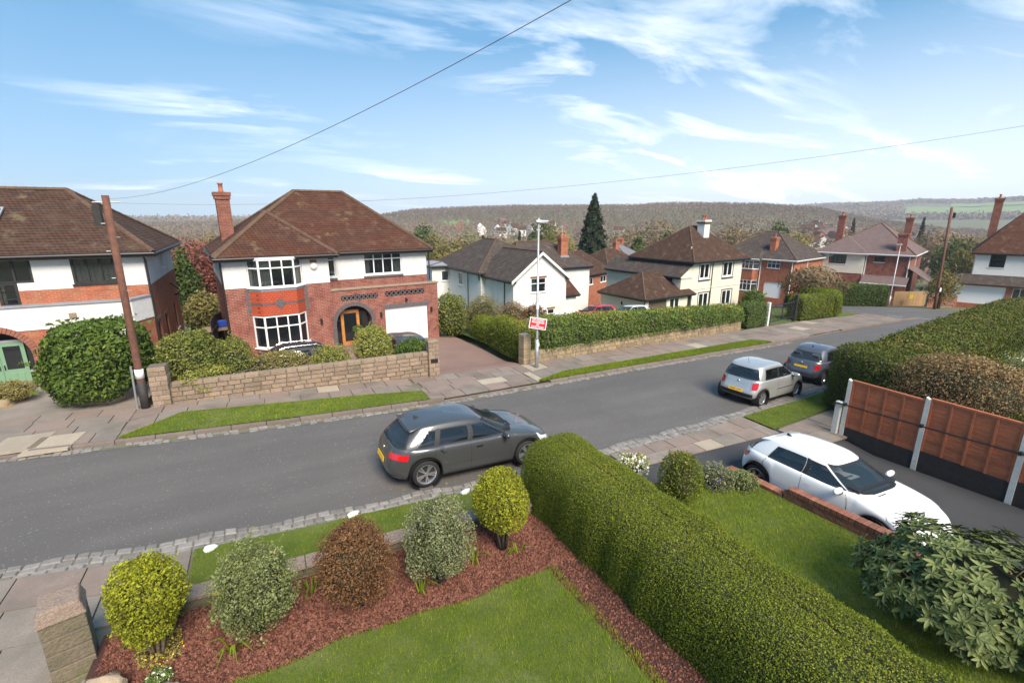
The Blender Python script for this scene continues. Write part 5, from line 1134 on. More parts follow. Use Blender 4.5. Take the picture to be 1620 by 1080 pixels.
# brick edging wall beside the white car
def brick_wall(label, u, v0, v1, z0, courses):
    E = empty('brick_wall', (0, 0, 0), 0, label, 'wall'); L = abs(v1 - v0); n = int(L / .1125)
    for j in range(courses):
        k = 0; y = v0 - (.1125 if j % 2 else 0)
        while y < v1:
            a, c = max(y, v0), min(y + .215, v1); y += .225
            if c - a > .05: MB().box(u - .1, u + .1, a, c, z0(u, a) + j * .075 + .004, z0(u, a) + j * .075 + .07).build('brick', M['brick_small'], E)
    for k in range(n):                                # soldier course on top
        a = v0 + k * .1125; zz = z0(u, a) + courses * .075; MB().box(u - .11, u + .11, a + .006, a + .107, zz, zz + .10).build('brick', M['brick_small'], E, bevel=.006)
    MB().box(u - .09, u + .09, v0 + .004, v1 - .004, z0(u, v0) - .3, min(z0(u, v0), z0(u, v1)) + courses * .075 + .06).build('mortar', M['mortar_dark'], E)
zbw = lambda u, v: zneigh(u, v) - .12
brick_wall('taller run of red brick edging wall beside the white car', 9.68, 3.2, 5.65, zbw, 4)
brick_wall('lower run of brick edging at the rear of the white car', 9.68, 5.68, 7.2, lambda u, v: zneigh(u, v) - .16, 2)
brick_wall('short stub of brick edging by the drive behind the rhododendron', 10.6, 1.6, 2.6, lambda u, v: dz_drive(u, v) - .02, 6)

def panel_fence():
    E = empty('panel_fence', (15.2, 7.5, gz(15.2, 7.5) + .06), 0, 'red stained wooden panel fence with white concrete posts', 'fence')
    zg = lambda k: .09 * k
    for k in range(5):
        y = -1.92 * k; z = zg(k)
        MB().hexa([(-.06, y - .06, -.4), (.06, y - .06, -.4), (.06, y + .06, -.4), (-.06, y + .06, -.4), (-.055, y - .055, z + 1.72), (.055, y - .055, z + 1.72), (.055, y + .055, z + 1.80), (-.055, y + .055, z + 1.80)]).build('post', M['conc_post'], E)
        if k == 4: break
        y0, y1 = y - 1.86, y - .06; zb0 = z + .09
        MB().box(-.035, .035, y0, y1, -.4 + z, zb0 + .20).build('gravel_board', M['fence_black'], E)
        p = MB()
        for yy in (y0, y0 + .44, y0 + .88, y0 + 1.32, y1 - .05): p.box(-.045, -.026, yy, yy + .05, zb0 + .21, zb0 + 1.66)
        p.box(-.05, .03, y0, y1, zb0 + 1.661, zb0 + 1.71); pp = p.build('batten_frame', M['fence_red'], E)
        for j in range(12):
            a = zb0 + .205 + j * .1205
            MB().hexa([(-.012, y0, a), (-.012, y1, a), (.012, y1, a), (.012, y0, a), (-.025, y0, a + .13), (-.025, y1, a + .13), (-.008, y1, a + .13), (-.008, y0, a + .13)]).build('slat', M['fence_red'], E)
    MB().box(-.14, .02, .1, .26, -.4, 1.05).build('stub_post', M['conc_post'], E, bevel=.01)
    MB().tube([(-.16, .3, .92), (-.16, .22, 1.0), (-.16, 0, 1.02), (-.14, -7.4, 1.35)], .022, 8).build('handrail', M['black_metal'], E)
    for k in range(4): MB().box(-.17, -.055, -1.92 * k - .03, -1.92 * k + .03, .98 + .085 * k, 1.06 + .085 * k).build('rail_bracket', M['black_metal'], E)
panel_fence()
def board_fence(name, label, p, q, h, mat, bw=.12, gap=.008, zf=gz, cat='fence'):
    E = empty(name, (0, 0, 0), 0, label, cat); T = frame(p, q); n = int(T.len / bw)
    for k in range(n):
        a = k * bw; x, y = T(a, 0, 0)[:2]; z = zf(x, y); MB().tbox(T, a + gap / 2, a + bw - gap / 2, -.01, .01 + .008 * (k % 2), z, z + h + .015 * (k % 3)).build('board', M[mat], E)
    x0, x1 = zf(*p), zf(*q)
    MB().hexa([T(0, -.06, x0 + h * .75), T(T.len, -.06, x1 + h * .75), T(T.len, -.015, x1 + h * .75), T(0, -.015, x0 + h * .75), T(0, -.06, x0 + h * .75 + .08), T(T.len, -.06, x1 + h * .75 + .08), T(T.len, -.015, x1 + h * .75 + .08), T(0, -.015, x0 + h * .75 + .08)]).build('rail', M[mat], E)
board_fence('board_fence', 'black stained board fence stepping down beside the brick house', (-2.6, 32), (-2.45, 24.4), 1.75, 'fence_black', .15)
board_fence('board_fence', 'tan wooden board gates by the far junction', at(1411, 485, 57)[:2], at(1463, 487, 57)[:2], 1.75, 'fence_tan', .16, .012, lambda u, v: gz(u, v) + .02)
q0, q1 = at(1465, 488, 57), at(1511, 490, 57)
stone_wall('brick_garden_wall', 'low red brick garden wall by the far telegraph pole', q0[:2], q1[:2], gz, lambda s: gz(q0.x, q0.y) + 1.35 - .02 * s, .22, (.3, .5), .25, 'brick_small', 'mortar')
# metal gate in the hedge across the road
def metal_gate():
    p, q = Vector((30.9, 21.15)), Vector((34.6, 21.75)); E = empty('metal_gate', (0, 0, 0), 0, 'black metal garden gates with white post in the hedge gap', 'gate'); T = frame(p, q); L = T.len; zz = gz(p.x, p.y) + .1
    m = MB()
    for h in (.15, 1.25): m.tube([T(.1, 0, zz + h), T(L, 0, zz + h)], .03, 6)
    m.build('gate_rail', M['black_metal'], E)
    for k in range(19):
        s = .12 + (L - .2) * k / 18; MB().tube([T(s, 0, zz + .1), T(s, 0, zz + (1.65 if k in (9,) else 1.35))], .014 if k != 9 else .035, 6).build('bar', M['black_metal'], E)
    MB().tbox(T, -.32, -.12, -.1, .1, zz - .2, zz + 1.6).build('post', M['render_white'], E); MB().tbox(T, -.10, .06, -.08, .08, zz - .2, zz + 1.55).build('post', M['black_wood'], E); MB().tbox(T, L, L + .22, -.1, .1, zz - .2, zz + 1.75).build('post', M['black_wood'], E)
metal_gate()

# ------------------------------------------------------------------ poles, lamps, sign, wires
def telegraph(label, p, top, r0, r1, tar):
    E = empty('telegraph_pole', p, 0, label, 'pole'); t = Vector(top) - Vector(p); h = t.length
    MB().tube([(0, 0, -.3), t * .15, t * .5, t], r0, 14, r1).build('shaft', M['pole_wood'], E, True)
    if tar: MB().tube([t * -.03, t * .135], r0 + .006, 14, r0 + .003).build('tarred_base', M['pole_tar'], E, True)
    return E, t
p = g(231, 645, .1); top = at(166, 309, p.x * sH + p.y * cH)
E, t = telegraph('reddish telegraph pole with black base beside the left driveway', p, top, .115, .09, True)
TOP_L = Vector(p) + t * .985
MB().tube([t * .155, t * .20], .118, 14).build('notice', M['sign_white'], E, True)
MB().box(-.28, -.10, -.12, .10, t.z * .87, t.z * .955).build('junction_box', M['black_wood'], E)
for k in range(9): q = t * (.40 + .06 * k); s = 1 if k % 2 else -1; MB().tube([q + Vector((s * .1, -.08, 0)), q + Vector((s * .19, -.1, 0))], .010, 6).build('step_iron', M['galv'], E)
MB().tube([t * .97 + Vector((-.3, -.1, 0)), t * .97 + Vector((.3, .1, 0))], .02, 6).build('wire_bracket', M['galv'], E)
MB().tube([(-.2, -.05, 0), t * .22 + Vector((-.17, -.05, 0))], .03, 8).build('cable_guard', M['galv'], E)
p = at(1478, 489, 52); p.z = gz(p.x, p.y) ; top = at(1506, 328, 52)
E, t2 = telegraph('far telegraph pole leaning right by the brick garden wall', p, top, .16, .12, False); TOP_R = Vector(p) + t2 * .98
MB().box(-.3, -.15, -.1, .1, t2.z * .9, t2.z * .95).build('junction_box', M['black_wood'], E); MB().box(-.25, .05, -.22, -.17, 1.9, 2.3).build('notice', M['sign_white'], E)
def lamp_post(label, p, h, arm, kind):
    E = empty('lamp_post', p, 0, label, 'lamp post')
    MB().tube([(0, 0, -.2), (0, 0, 1.25)], .085, 14).build('base', M['galv'], E, True); MB().tube([(0, 0, 1.25), (0, 0, 1.32), (0, 0, h)], .07, 12, .042).build('column', M['galv'], E, True)
    if kind:
        hd = MB().hexa([(-.14, -.12, h), (.42, -.10, h + .03), (.42, .10, h + .03), (-.14, .12, h), (-.12, -.09, h + .10), (.38, -.07, h + .08), (.38, .07, h + .08), (-.12, .09, h + .10)]); a = hd.build('lamp_head', M['galv'], E, bevel=.02); a.rotation_euler = (0, 0, rz(arm))
        MB().box(-.05, .36, -.09, .09, h - .012, h + .004).build('lens', M['lamp_clear'], a)
        MB().tube([(0, 0, h + .09), (0, 0, h + .17)], .035, 8).build('photocell', M['lamp_clear'], E)
    MB().box(-.06, .06, -.09, -.083, .95, 1.1).build('door_label', M['sign_white'], E)
    return E
p = g(849, 581, .1)
lp = lamp_post('grey street lamp post carrying the red sign', p, 6.05, -10, True)
MB().lathe([(.062, 2.55), (.062, 2.8)], 12).build('number_band', M['sign_white'], lp, True)
S_ = empty('road_sign', (p.x - .02, p.y - .09, p.z + 1.95), rz(-33), 'red rectangular sign with white lettering strapped to the lamp post', 'sign'); S_.rotation_euler = (0, rz(8), rz(-30))
MB().box(-.36, .36, -.012, 0, -.24, .24).build('border', M['sign_white'], S_); MB().box(-.325, .325, -.0165, -.0125, -.205, .205).build('panel', M['sign_red'], S_)
for k, tx in enumerate(('NO ROAD', 'MARKINGS', 'AT', 'JUNCTION')):
    cu = bpy.data.curves.new('lettering', 'FONT'); cu.body = tx; cu.size = .105; cu.align_x = 'CENTER'; cu.align_y = 'CENTER'; cu.extrude = .001; cu.offset = .003; cu.materials.append(M['sign_white'])
    t = text_obj('lettering', cu, S_); t.location = (0, -.019, .145 - .098 * k); t.rotation_euler = (math.pi / 2, 0, 0)
p = at(1406, 482, 54); p.z = gz(p.x, p.y); lamp_post('far street lamp post at the junction', p, 6.9, 120, True)
p = at(888, 420, 60); lamp_post('distant street lamp rising behind the white house', (p.x, p.y, p.z - 3), 7.6, 200, True)
def wire(label, a, b_, sag, r=.012):
    a, b_ = Vector(a), Vector(b_); pts = [a.lerp(b_, k / 40) - Vector((0, 0, sag * 4 * (k / 40) * (1 - k / 40))) for k in range(41)]
    tag(MB().tube(pts, r, 6).build('overhead_wire', M['pole_wood']), label, 'wire', 'overhead telephone wires')
near_end = at(1010, -60, 4.2)
wire('overhead wire rising steeply from the left pole over the viewer', TOP_L, near_end, .42, .0034)
wire('overhead wire sloping gently up across the whole sky to the right', TOP_L + Vector((0, 0, -.1)), at(1760, 176, 9.0), .55, .0030)
p = at(1512, 478, 58); E = empty('wheelie_bin', (p.x, p.y, gz(p.x, p.y)), rz(20), 'bright blue wheelie bin beside the white garage', 'bin')
MB().hexa([(-.24, -.27, .05), (.24, -.27, .05), (.24, .27, .05), (-.24, .27, .05), (-.29, -.36, 1.0), (.29, -.36, 1.0), (.29, .36, 1.0), (-.29, .36, 1.0)]).build('bin_body', M['blue_bin'], E, bevel=.03); MB().box(-.31, .31, -.38, .40, 1.0, 1.08).build('lid', M['blue_bin'], E, bevel=.03)
p = at(353, 508, 24); E = empty('recycling_box', (p.x, p.y, p.z - .35), rz(15), 'blue recycling box on a low table beside the brick house', 'box')
MB().box(-.3, .3, -.2, .2, .1, .4).build('box_body', M['blue_bin'], E, bevel=.02); MB().box(-.9, .6, -.5, .5, -.02, .08).build('table_top', M['stone_brown'], E)
MB().box(-.8, -.7, -.4, .4, -1.2, -.02).box(.4, .5, -.4, .4, -1.2, -.02).build('table_legs', M['fence_black'], E)
p = at(1436, 474, 56.8); n_ = MB().box(-.22, .22, -.02, .02, -.25, .25).build('notice_sign', M['yellow']); n_.location = p + Vector((-.3, -.4, .45)); n_.rotation_euler = (0, 0, rz(-30)); tag(n_, 'small yellow notice fixed on the tan wooden gates', 'sign')
# ------------------------------------------------------------------ vegetation
def sect(a, n):                                        # half superellipse: angle 0..pi -> (side, height) in -1..1, 0..1
    c, s = np.cos(a), np.sin(a); return np.sign(c) * np.abs(c) ** (2 / n), np.abs(s) ** (2 / n)
def hedge(name, label, path, w, zb, zt, leaf, dens, mat, group=None, n=5, endr=.35, amp=.05, spread=.9, var_top=None, core='hedge_core', cat='hedge', aspect=1.7):
    """clipped hedge along a 2-D path; leaves on the skin, solid core inside, coloured dark as inner shade"""
    P = [Vector(p) for p in path]; seg = [(b_ - a).length for a, b_ in zip(P[:-1], P[1:])]; L = sum(seg); cum = np.concatenate([[0], np.cumsum(seg)])
    px = np.array([p.x for p in P]); py = np.array([p.y for p in P])
    c0 = (P[0] + P[-1]) / 2; E = empty(name, (c0.x, c0.y, zb(c0.x, c0.y)), 0, label, cat, group); off = np.array([c0.x, c0.y, zb(c0.x, c0.y)])
    def pos(s, a, f, depth=0):
        s = np.clip(s, 0, L); x, y = np.interp(s, cum, px), np.interp(s, cum, py); x2, y2 = np.interp(np.clip(s + .05, 0, L), cum, px), np.interp(np.clip(s + .05, 0, L), cum, py); x1, y1 = np.interp(np.clip(s - .05, 0, L), cum, px), np.interp(np.clip(s - .05, 0, L), cum, py)
        t = np.stack([x2 - x1, y2 - y1], 1); t = t / (np.linalg.norm(t, axis=1, keepdims=True) + 1e-9); nx, ny = -t[:, 1], t[:, 0]
        de = np.minimum(s, L - s); er = np.clip(de / endr, 0, 1); sh = (1 - (1 - er) ** 4) ** .25
        sh = .25 + .75 * sh; k, h = sect(a, n)
        b0 = np.array([zb(u, v) for u, v in zip(x, y)]); t0 = np.array([zt(u, v) for u, v in zip(x, y)])
        lum = lump(np.stack([x, y, h * 1.2 + k], 1), amp, 2.6, 5); 
        hw = w / 2 * (k * f * sh * lum) * (1 - depth); zz = b0 + (t0 - b0) * np.where(f < 1, h * f ** .3, h) * (.55 + .45 * sh) * (1 - depth * .6) * (1 + (lum - 1) * .35)
        nrm = np.stack([nx * k, ny * k, h * 1.1], 1); ends = (de < endr * .6); sg = np.where(s < L / 2, -1, 1); nrm[:, 0] += np.where(ends, t[:, 0] * sg * 1.0, 0); nrm[:, 1] += np.where(ends, t[:, 1] * sg * 1.0, 0)
        return np.stack([x + nx * hw, y + ny * hw, zz], 1), unit(nrm), h
    Hh = np.mean([zt(p.x, p.y) - zb(p.x, p.y) for p in P]); N = int(L * (2 * Hh + w) * dens)
    # angles uniform along the section's length
    aa = np.linspace(0, np.pi, 400); k, h = sect(aa, n); k *= w / 2; h = h * Hh; ll = np.concatenate([[0], np.cumsum(np.hypot(np.diff(k), np.diff(h)))])
    s = rng.random(N) * L; a = np.interp(rng.random(N) * ll[-1], ll, aa); Pp, Nn, hh = pos(s, a, np.ones(N)); Pp += Nn * (rng.normal(size=(N, 1)) * leaf * .8)
    Ne = int(2 * w * Hh * dens); se = np.where(rng.random(Ne) < .5, rng.random(Ne) * .1, L - rng.random(Ne) * .1); ae = np.interp(rng.random(Ne) * ll[-1], ll, aa); fe = np.sqrt(rng.random(Ne)) * .97
    Pe, Ne_, he = pos(se, ae, fe); 
    ka, ha = sect(ae, n); 
    Pall = np.concatenate([Pp, Pe]) - off; Nall = np.concatenate([Nn, Ne_])
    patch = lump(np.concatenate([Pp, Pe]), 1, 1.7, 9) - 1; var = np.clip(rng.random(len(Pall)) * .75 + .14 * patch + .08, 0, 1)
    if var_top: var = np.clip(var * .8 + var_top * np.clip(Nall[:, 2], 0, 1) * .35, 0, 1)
    leaves('foliage', Pall, Nall, leaf, M[mat], E, aspect, spread, var=var)
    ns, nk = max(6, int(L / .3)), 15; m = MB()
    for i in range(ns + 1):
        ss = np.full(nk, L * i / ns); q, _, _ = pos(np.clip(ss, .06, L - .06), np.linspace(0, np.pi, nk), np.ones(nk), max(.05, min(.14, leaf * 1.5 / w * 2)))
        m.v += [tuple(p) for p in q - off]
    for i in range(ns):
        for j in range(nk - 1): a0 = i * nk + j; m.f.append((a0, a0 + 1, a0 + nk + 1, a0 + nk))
    m.f.append(tuple(range(nk))); m.f.append(tuple(ns * nk + j for j in range(nk))[::-1]); m.build('shade_core', M[core], E, True)
    return E
def blob(name, label, p, rx, ry, rzz, zc, n, leaf, mat, cat='shrub', group=None, amp=.16, stems=4, shell=.45, aspect=1.8, spread=.9, core=.66, kl=2.2, low=-.75, seed=None, stem_mat='bark', second=None, droop=0, flat=0, shoots=46):
    """bushy plant: leaf cloud through an uneven ellipsoid shell, with stems and a solid core coloured dark as inner shade"""
    seed = seed or R.randrange(9999); p = Vector(p); E = empty(name, p, R.random() * 6, label, cat, group)
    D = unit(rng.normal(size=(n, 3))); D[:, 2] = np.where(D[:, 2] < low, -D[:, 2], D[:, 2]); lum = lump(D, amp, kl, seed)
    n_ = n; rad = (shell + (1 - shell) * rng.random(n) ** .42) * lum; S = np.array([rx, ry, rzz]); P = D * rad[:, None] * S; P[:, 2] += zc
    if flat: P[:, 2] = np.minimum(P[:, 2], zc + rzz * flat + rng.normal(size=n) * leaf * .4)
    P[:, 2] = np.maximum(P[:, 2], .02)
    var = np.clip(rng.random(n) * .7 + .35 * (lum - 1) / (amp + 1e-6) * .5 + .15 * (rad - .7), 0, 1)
    if shoots:
        ds = unit(rng.normal(size=(shoots, 3)) + np.array([0, 0, .35])); ds[:, 2] = np.where(ds[:, 2] < -.5, -ds[:, 2], ds[:, 2]); ls_ = lump(ds, amp, kl, seed) ; ex = .05 + .22 * rng.random(shoots) ** 2; q = np.repeat(np.arange(shoots), 14); fr_ = rng.random(len(q)); Ps = ds[q] * ((ls_[q] * (.9 + (ex[q] + .1) * fr_))[:, None]) * S + rng.normal(size=(len(q), 3)) * leaf * .35; Ps[:, 2] = np.maximum(Ps[:, 2] + zc, .02)
        if flat: Ps[:, 2] = np.minimum(Ps[:, 2], zc + rzz * (flat + .12))
        P = np.concatenate([P, Ps]); D = np.concatenate([D, ds[q]]); var = np.concatenate([var, rng.random(len(q)) * .5 + .4])
    leaves('foliage', P, D, leaf, M[mat], E, aspect, spread, var=var, droop=droop)
    if second:
        k = int(n * second[1]); idx = rng.integers(0, n, k); leaves('blossom', P[idx] * 1.03, D[idx], leaf * second[2], M[second[0]], E, 1.2, 1.0)
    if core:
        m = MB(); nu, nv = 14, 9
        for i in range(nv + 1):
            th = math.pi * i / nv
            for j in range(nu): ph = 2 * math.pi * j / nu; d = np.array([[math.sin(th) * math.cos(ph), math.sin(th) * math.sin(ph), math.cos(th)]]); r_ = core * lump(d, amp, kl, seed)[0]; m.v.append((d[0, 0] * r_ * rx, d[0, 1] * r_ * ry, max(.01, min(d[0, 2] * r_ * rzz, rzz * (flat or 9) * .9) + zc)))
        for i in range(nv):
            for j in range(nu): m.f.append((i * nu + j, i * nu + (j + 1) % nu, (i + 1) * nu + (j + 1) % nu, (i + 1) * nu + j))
        m.build('shade_core', M['hedge_core'], E, True)
    if stems:
        m = MB()
        for k in range(stems):
            a = 2 * math.pi * k / stems + R.random(); e = Vector((math.cos(a) * rx * .45, math.sin(a) * ry * .45, zc + rzz * .1)); b0 = Vector((math.cos(a) * .05, math.sin(a) * .05, -.05)); mid = b0.lerp(e, .5) + Vector((R.uniform(-.05, .05), R.uniform(-.05, .05), .03)); m.tube([b0, mid, e], .022 + .02 * min(rx, 1), 6, .008)
        m.build('stems', M[stem_mat], E, True)
    return E
def blob_px(label, mat, bx, by, wpx, ty, n, leaf, dz=0, name='shrub', stemfrac=.12, asp=1., zf=None, **kw):
    """shrub whose foot, width and top are read off the photograph"""
    p = g(bx, by, dz); a = msize(wpx, p) / 2; r = ray(bx, (by + ty) / 2); ph = math.atan2(-r[2], math.hypot(r[0], r[1]))
    hh = msize(by - ty, p); tot = max(.35 * a, hh / math.cos(ph) - (2 * a * math.tan(ph)) * .41); st = tot * stemfrac; c = (tot - st) / 2
    return blob(name, label, p, a, a * asp, c, st + c, n, leaf, mat, **kw)

# foreground hedge between the two front gardens
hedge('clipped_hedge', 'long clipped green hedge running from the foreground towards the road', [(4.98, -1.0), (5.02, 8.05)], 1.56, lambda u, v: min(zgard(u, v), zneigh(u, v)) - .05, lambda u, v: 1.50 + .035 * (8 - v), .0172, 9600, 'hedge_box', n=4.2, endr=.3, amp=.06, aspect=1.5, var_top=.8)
# five bed shrubs
bz = .38
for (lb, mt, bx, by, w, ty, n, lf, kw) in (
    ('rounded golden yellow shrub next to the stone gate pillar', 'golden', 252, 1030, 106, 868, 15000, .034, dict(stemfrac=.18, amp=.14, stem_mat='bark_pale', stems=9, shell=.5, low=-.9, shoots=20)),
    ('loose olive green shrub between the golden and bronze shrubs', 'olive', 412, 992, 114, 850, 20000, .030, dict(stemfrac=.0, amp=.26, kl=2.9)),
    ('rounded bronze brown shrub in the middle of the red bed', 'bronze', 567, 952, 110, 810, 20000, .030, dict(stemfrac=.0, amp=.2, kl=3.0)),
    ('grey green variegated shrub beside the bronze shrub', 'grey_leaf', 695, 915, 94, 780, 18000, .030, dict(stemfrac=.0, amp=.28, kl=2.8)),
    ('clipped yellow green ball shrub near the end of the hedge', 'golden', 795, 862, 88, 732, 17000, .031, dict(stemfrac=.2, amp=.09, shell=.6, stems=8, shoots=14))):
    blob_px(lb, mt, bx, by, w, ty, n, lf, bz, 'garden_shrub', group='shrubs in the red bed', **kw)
p = g(1072, 802, .2); a = msize(68, p) / 2
blob('conifer_shrub', 'upright golden clipped conifer beyond the foreground hedge', p, a, a, .62, .66, 9000, .028, 'golden' if False else 'hedge_box', amp=.05, shell=.65, second=('heather', .05, 1.2), flat=.86, stems=1)
blob_px('white flowering small shrub behind the foreground hedge end', 'variegated', 1000, 752, 52, 712, 900, .04, .15, second=('white_flower', .8, 1.3))
blob_px('low green and purple shrub at the corner of the lawn by the white car', 'grey_leaf', 1130, 775, 62, 725, 2600, .035, .12, second=('blue_flower', .06, .9))
blob_px('bushy low shrub against the rear wheel of the white car', 'olive', 1172, 778, 52, 738, 2400, .036, .12)
# large rhododendron in the right foreground
def rhododendron():
    p = Vector((8.35, 2.15, zneigh(8.35, 2.15))); E = empty('rhododendron', p, 0, 'large leafy rhododendron filling the lower right corner', 'shrub'); leafm = MB()
    prof = [(0, .003), (.18, .016), (.42, .026), (.68, .024), (.88, .012), (1.0, 0)]; V = []; F = []
    for i, (t, w) in enumerate(prof): V += [(t * .165, -w, .004 - .03 * t * t * .5), (t * .165, 0, -.004 - .03 * t * t * .5 - .004), (t * .165, w, .004 - .03 * t * t * .5)]
    for i in range(len(prof) - 1): F += [(i * 3, i * 3 + 3, i * 3 + 4, i * 3 + 1), (i * 3 + 1, i * 3 + 4, i * 3 + 5, i * 3 + 2)]
    V = np.array(V); allV = []; allF = []; var = []; items = []
    camd = Vector((0, 0, 6)) - p
    for k in range(640):
        dz_ = R.uniform(-.22, 1); da_ = R.random() * 6.283; d = Vector((math.cos(da_) * math.sqrt(1 - dz_ * dz_), math.sin(da_) * math.sqrt(1 - dz_ * dz_), dz_)); lum = lump(np.array([[d.x, d.y, d.z]]), .16, 2.4, 3)[0]; rad = lum * (.86 + .14 * R.random())
        c = Vector((d.x * 1.22 * rad, d.y * 1.25 * rad, .62 + d.z * .78 * rad)); c.z = max(c.z, .1); ax = (d + Vector((0, 0, .55))).normalized(); u = ax.orthogonal().normalized(); w = ax.cross(u); nl = R.randint(6, 9); ph = R.random() * 6; vv = R.random() * .75
        for q in range(nl):
            t = ph + 2 * math.pi * q / nl; out = (u * math.cos(t) + w * math.sin(t)) * .93 + ax * R.uniform(-.15, .5); out.normalize(); side = ax.cross(out).normalized(); up = out.cross(side); sc_ = R.uniform(.5, 1.0)
            items.append(((camd - c).length, c, out, side, up, sc_, min(1, vv + R.random() * .25)))
    items.sort(key=lambda t: t[0])
    LM = []
    for vi in range(5):
        me = bpy.data.meshes.new('leaf'); me.from_pydata([tuple(x) for x in V], [], F); me.update(); me.shade_smooth(); at_ = me.attributes.new('var', 'FLOAT', 'FACE'); at_.data.foreach_set('value', np.full(len(F), .1 + .2 * vi, dtype=np.float32)); me.materials.append(M['rhodo']); LM.append(me)
    for k, (_, c, out, side, up, s, v) in enumerate(items[:280]):
        o = link('leaf', LM[min(4, int(v * 5))], None, E); o.matrix_local = Matrix.Translation(c) @ Matrix((out, side, up)).transposed().to_4x4() @ Matrix.Scale(s, 4)
    for (_, c, out, side, up, s, v) in items[280:]:
        Rm = np.array([out, side, up]); n0 = len(allV) * len(V); allV.append((V * s) @ Rm + np.array(c)); allF += [tuple(n0 + i for i in f) for f in F]; var += [v] * len(F)
    me = bpy.data.meshes.new('foliage'); me.from_pydata([tuple(x) for x in np.concatenate(allV)], [], allF); me.update(); me.shade_smooth(); a_ = me.attributes.new('var', 'FLOAT', 'FACE'); a_.data.foreach_set('value', np.array(var, dtype=np.float32)); tag(link('foliage', me, M['rhodo'], E), kind='stuff')
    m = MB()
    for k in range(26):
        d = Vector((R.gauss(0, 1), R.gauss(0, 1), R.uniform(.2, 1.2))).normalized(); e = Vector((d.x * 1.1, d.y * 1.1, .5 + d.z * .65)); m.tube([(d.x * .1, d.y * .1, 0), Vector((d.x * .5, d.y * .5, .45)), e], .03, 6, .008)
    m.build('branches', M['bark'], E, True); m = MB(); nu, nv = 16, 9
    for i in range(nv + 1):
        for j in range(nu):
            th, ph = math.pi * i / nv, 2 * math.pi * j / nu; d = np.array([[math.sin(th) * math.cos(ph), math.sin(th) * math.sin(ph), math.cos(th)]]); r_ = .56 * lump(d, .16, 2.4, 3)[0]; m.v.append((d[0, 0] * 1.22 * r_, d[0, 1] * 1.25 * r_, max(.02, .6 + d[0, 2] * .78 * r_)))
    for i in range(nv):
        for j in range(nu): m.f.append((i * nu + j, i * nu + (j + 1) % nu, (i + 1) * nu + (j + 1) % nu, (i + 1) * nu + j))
    m.build('shade_core', M['hedge_core'], E, True)  # solid body that blocks see-through, its dark colour painted as inner shade
rhododendron()
# right-hand hedge mass behind the panel fence
gR = lambda u, v: gz(u, v) + .05
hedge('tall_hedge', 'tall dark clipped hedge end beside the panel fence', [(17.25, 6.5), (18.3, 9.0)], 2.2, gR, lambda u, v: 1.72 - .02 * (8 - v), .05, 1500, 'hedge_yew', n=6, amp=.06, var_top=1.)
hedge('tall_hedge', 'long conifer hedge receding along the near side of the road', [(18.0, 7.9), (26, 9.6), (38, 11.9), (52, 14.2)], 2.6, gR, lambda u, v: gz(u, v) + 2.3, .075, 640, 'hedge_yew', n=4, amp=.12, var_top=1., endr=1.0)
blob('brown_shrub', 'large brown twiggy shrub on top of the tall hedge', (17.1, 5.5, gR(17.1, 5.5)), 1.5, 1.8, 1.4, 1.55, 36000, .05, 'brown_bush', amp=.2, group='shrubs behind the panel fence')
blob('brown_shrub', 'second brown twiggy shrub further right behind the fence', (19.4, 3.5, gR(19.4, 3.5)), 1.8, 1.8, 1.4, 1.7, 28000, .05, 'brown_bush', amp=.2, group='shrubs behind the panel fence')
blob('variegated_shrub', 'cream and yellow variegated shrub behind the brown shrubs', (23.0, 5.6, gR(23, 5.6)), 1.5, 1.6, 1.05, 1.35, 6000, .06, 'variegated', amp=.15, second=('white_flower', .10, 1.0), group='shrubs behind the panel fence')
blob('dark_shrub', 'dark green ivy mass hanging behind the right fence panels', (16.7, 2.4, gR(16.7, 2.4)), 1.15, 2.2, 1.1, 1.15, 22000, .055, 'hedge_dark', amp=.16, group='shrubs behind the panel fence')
blob('dark_shrub', 'green conifer bush at the right frame edge behind the fence', (27.5, 5.5, gR(27.5, 5.5)), 2.4, 2.6, 1.3, 1.5, 9000, .08, 'hedge_yew', amp=.15, group='shrubs behind the panel fence')
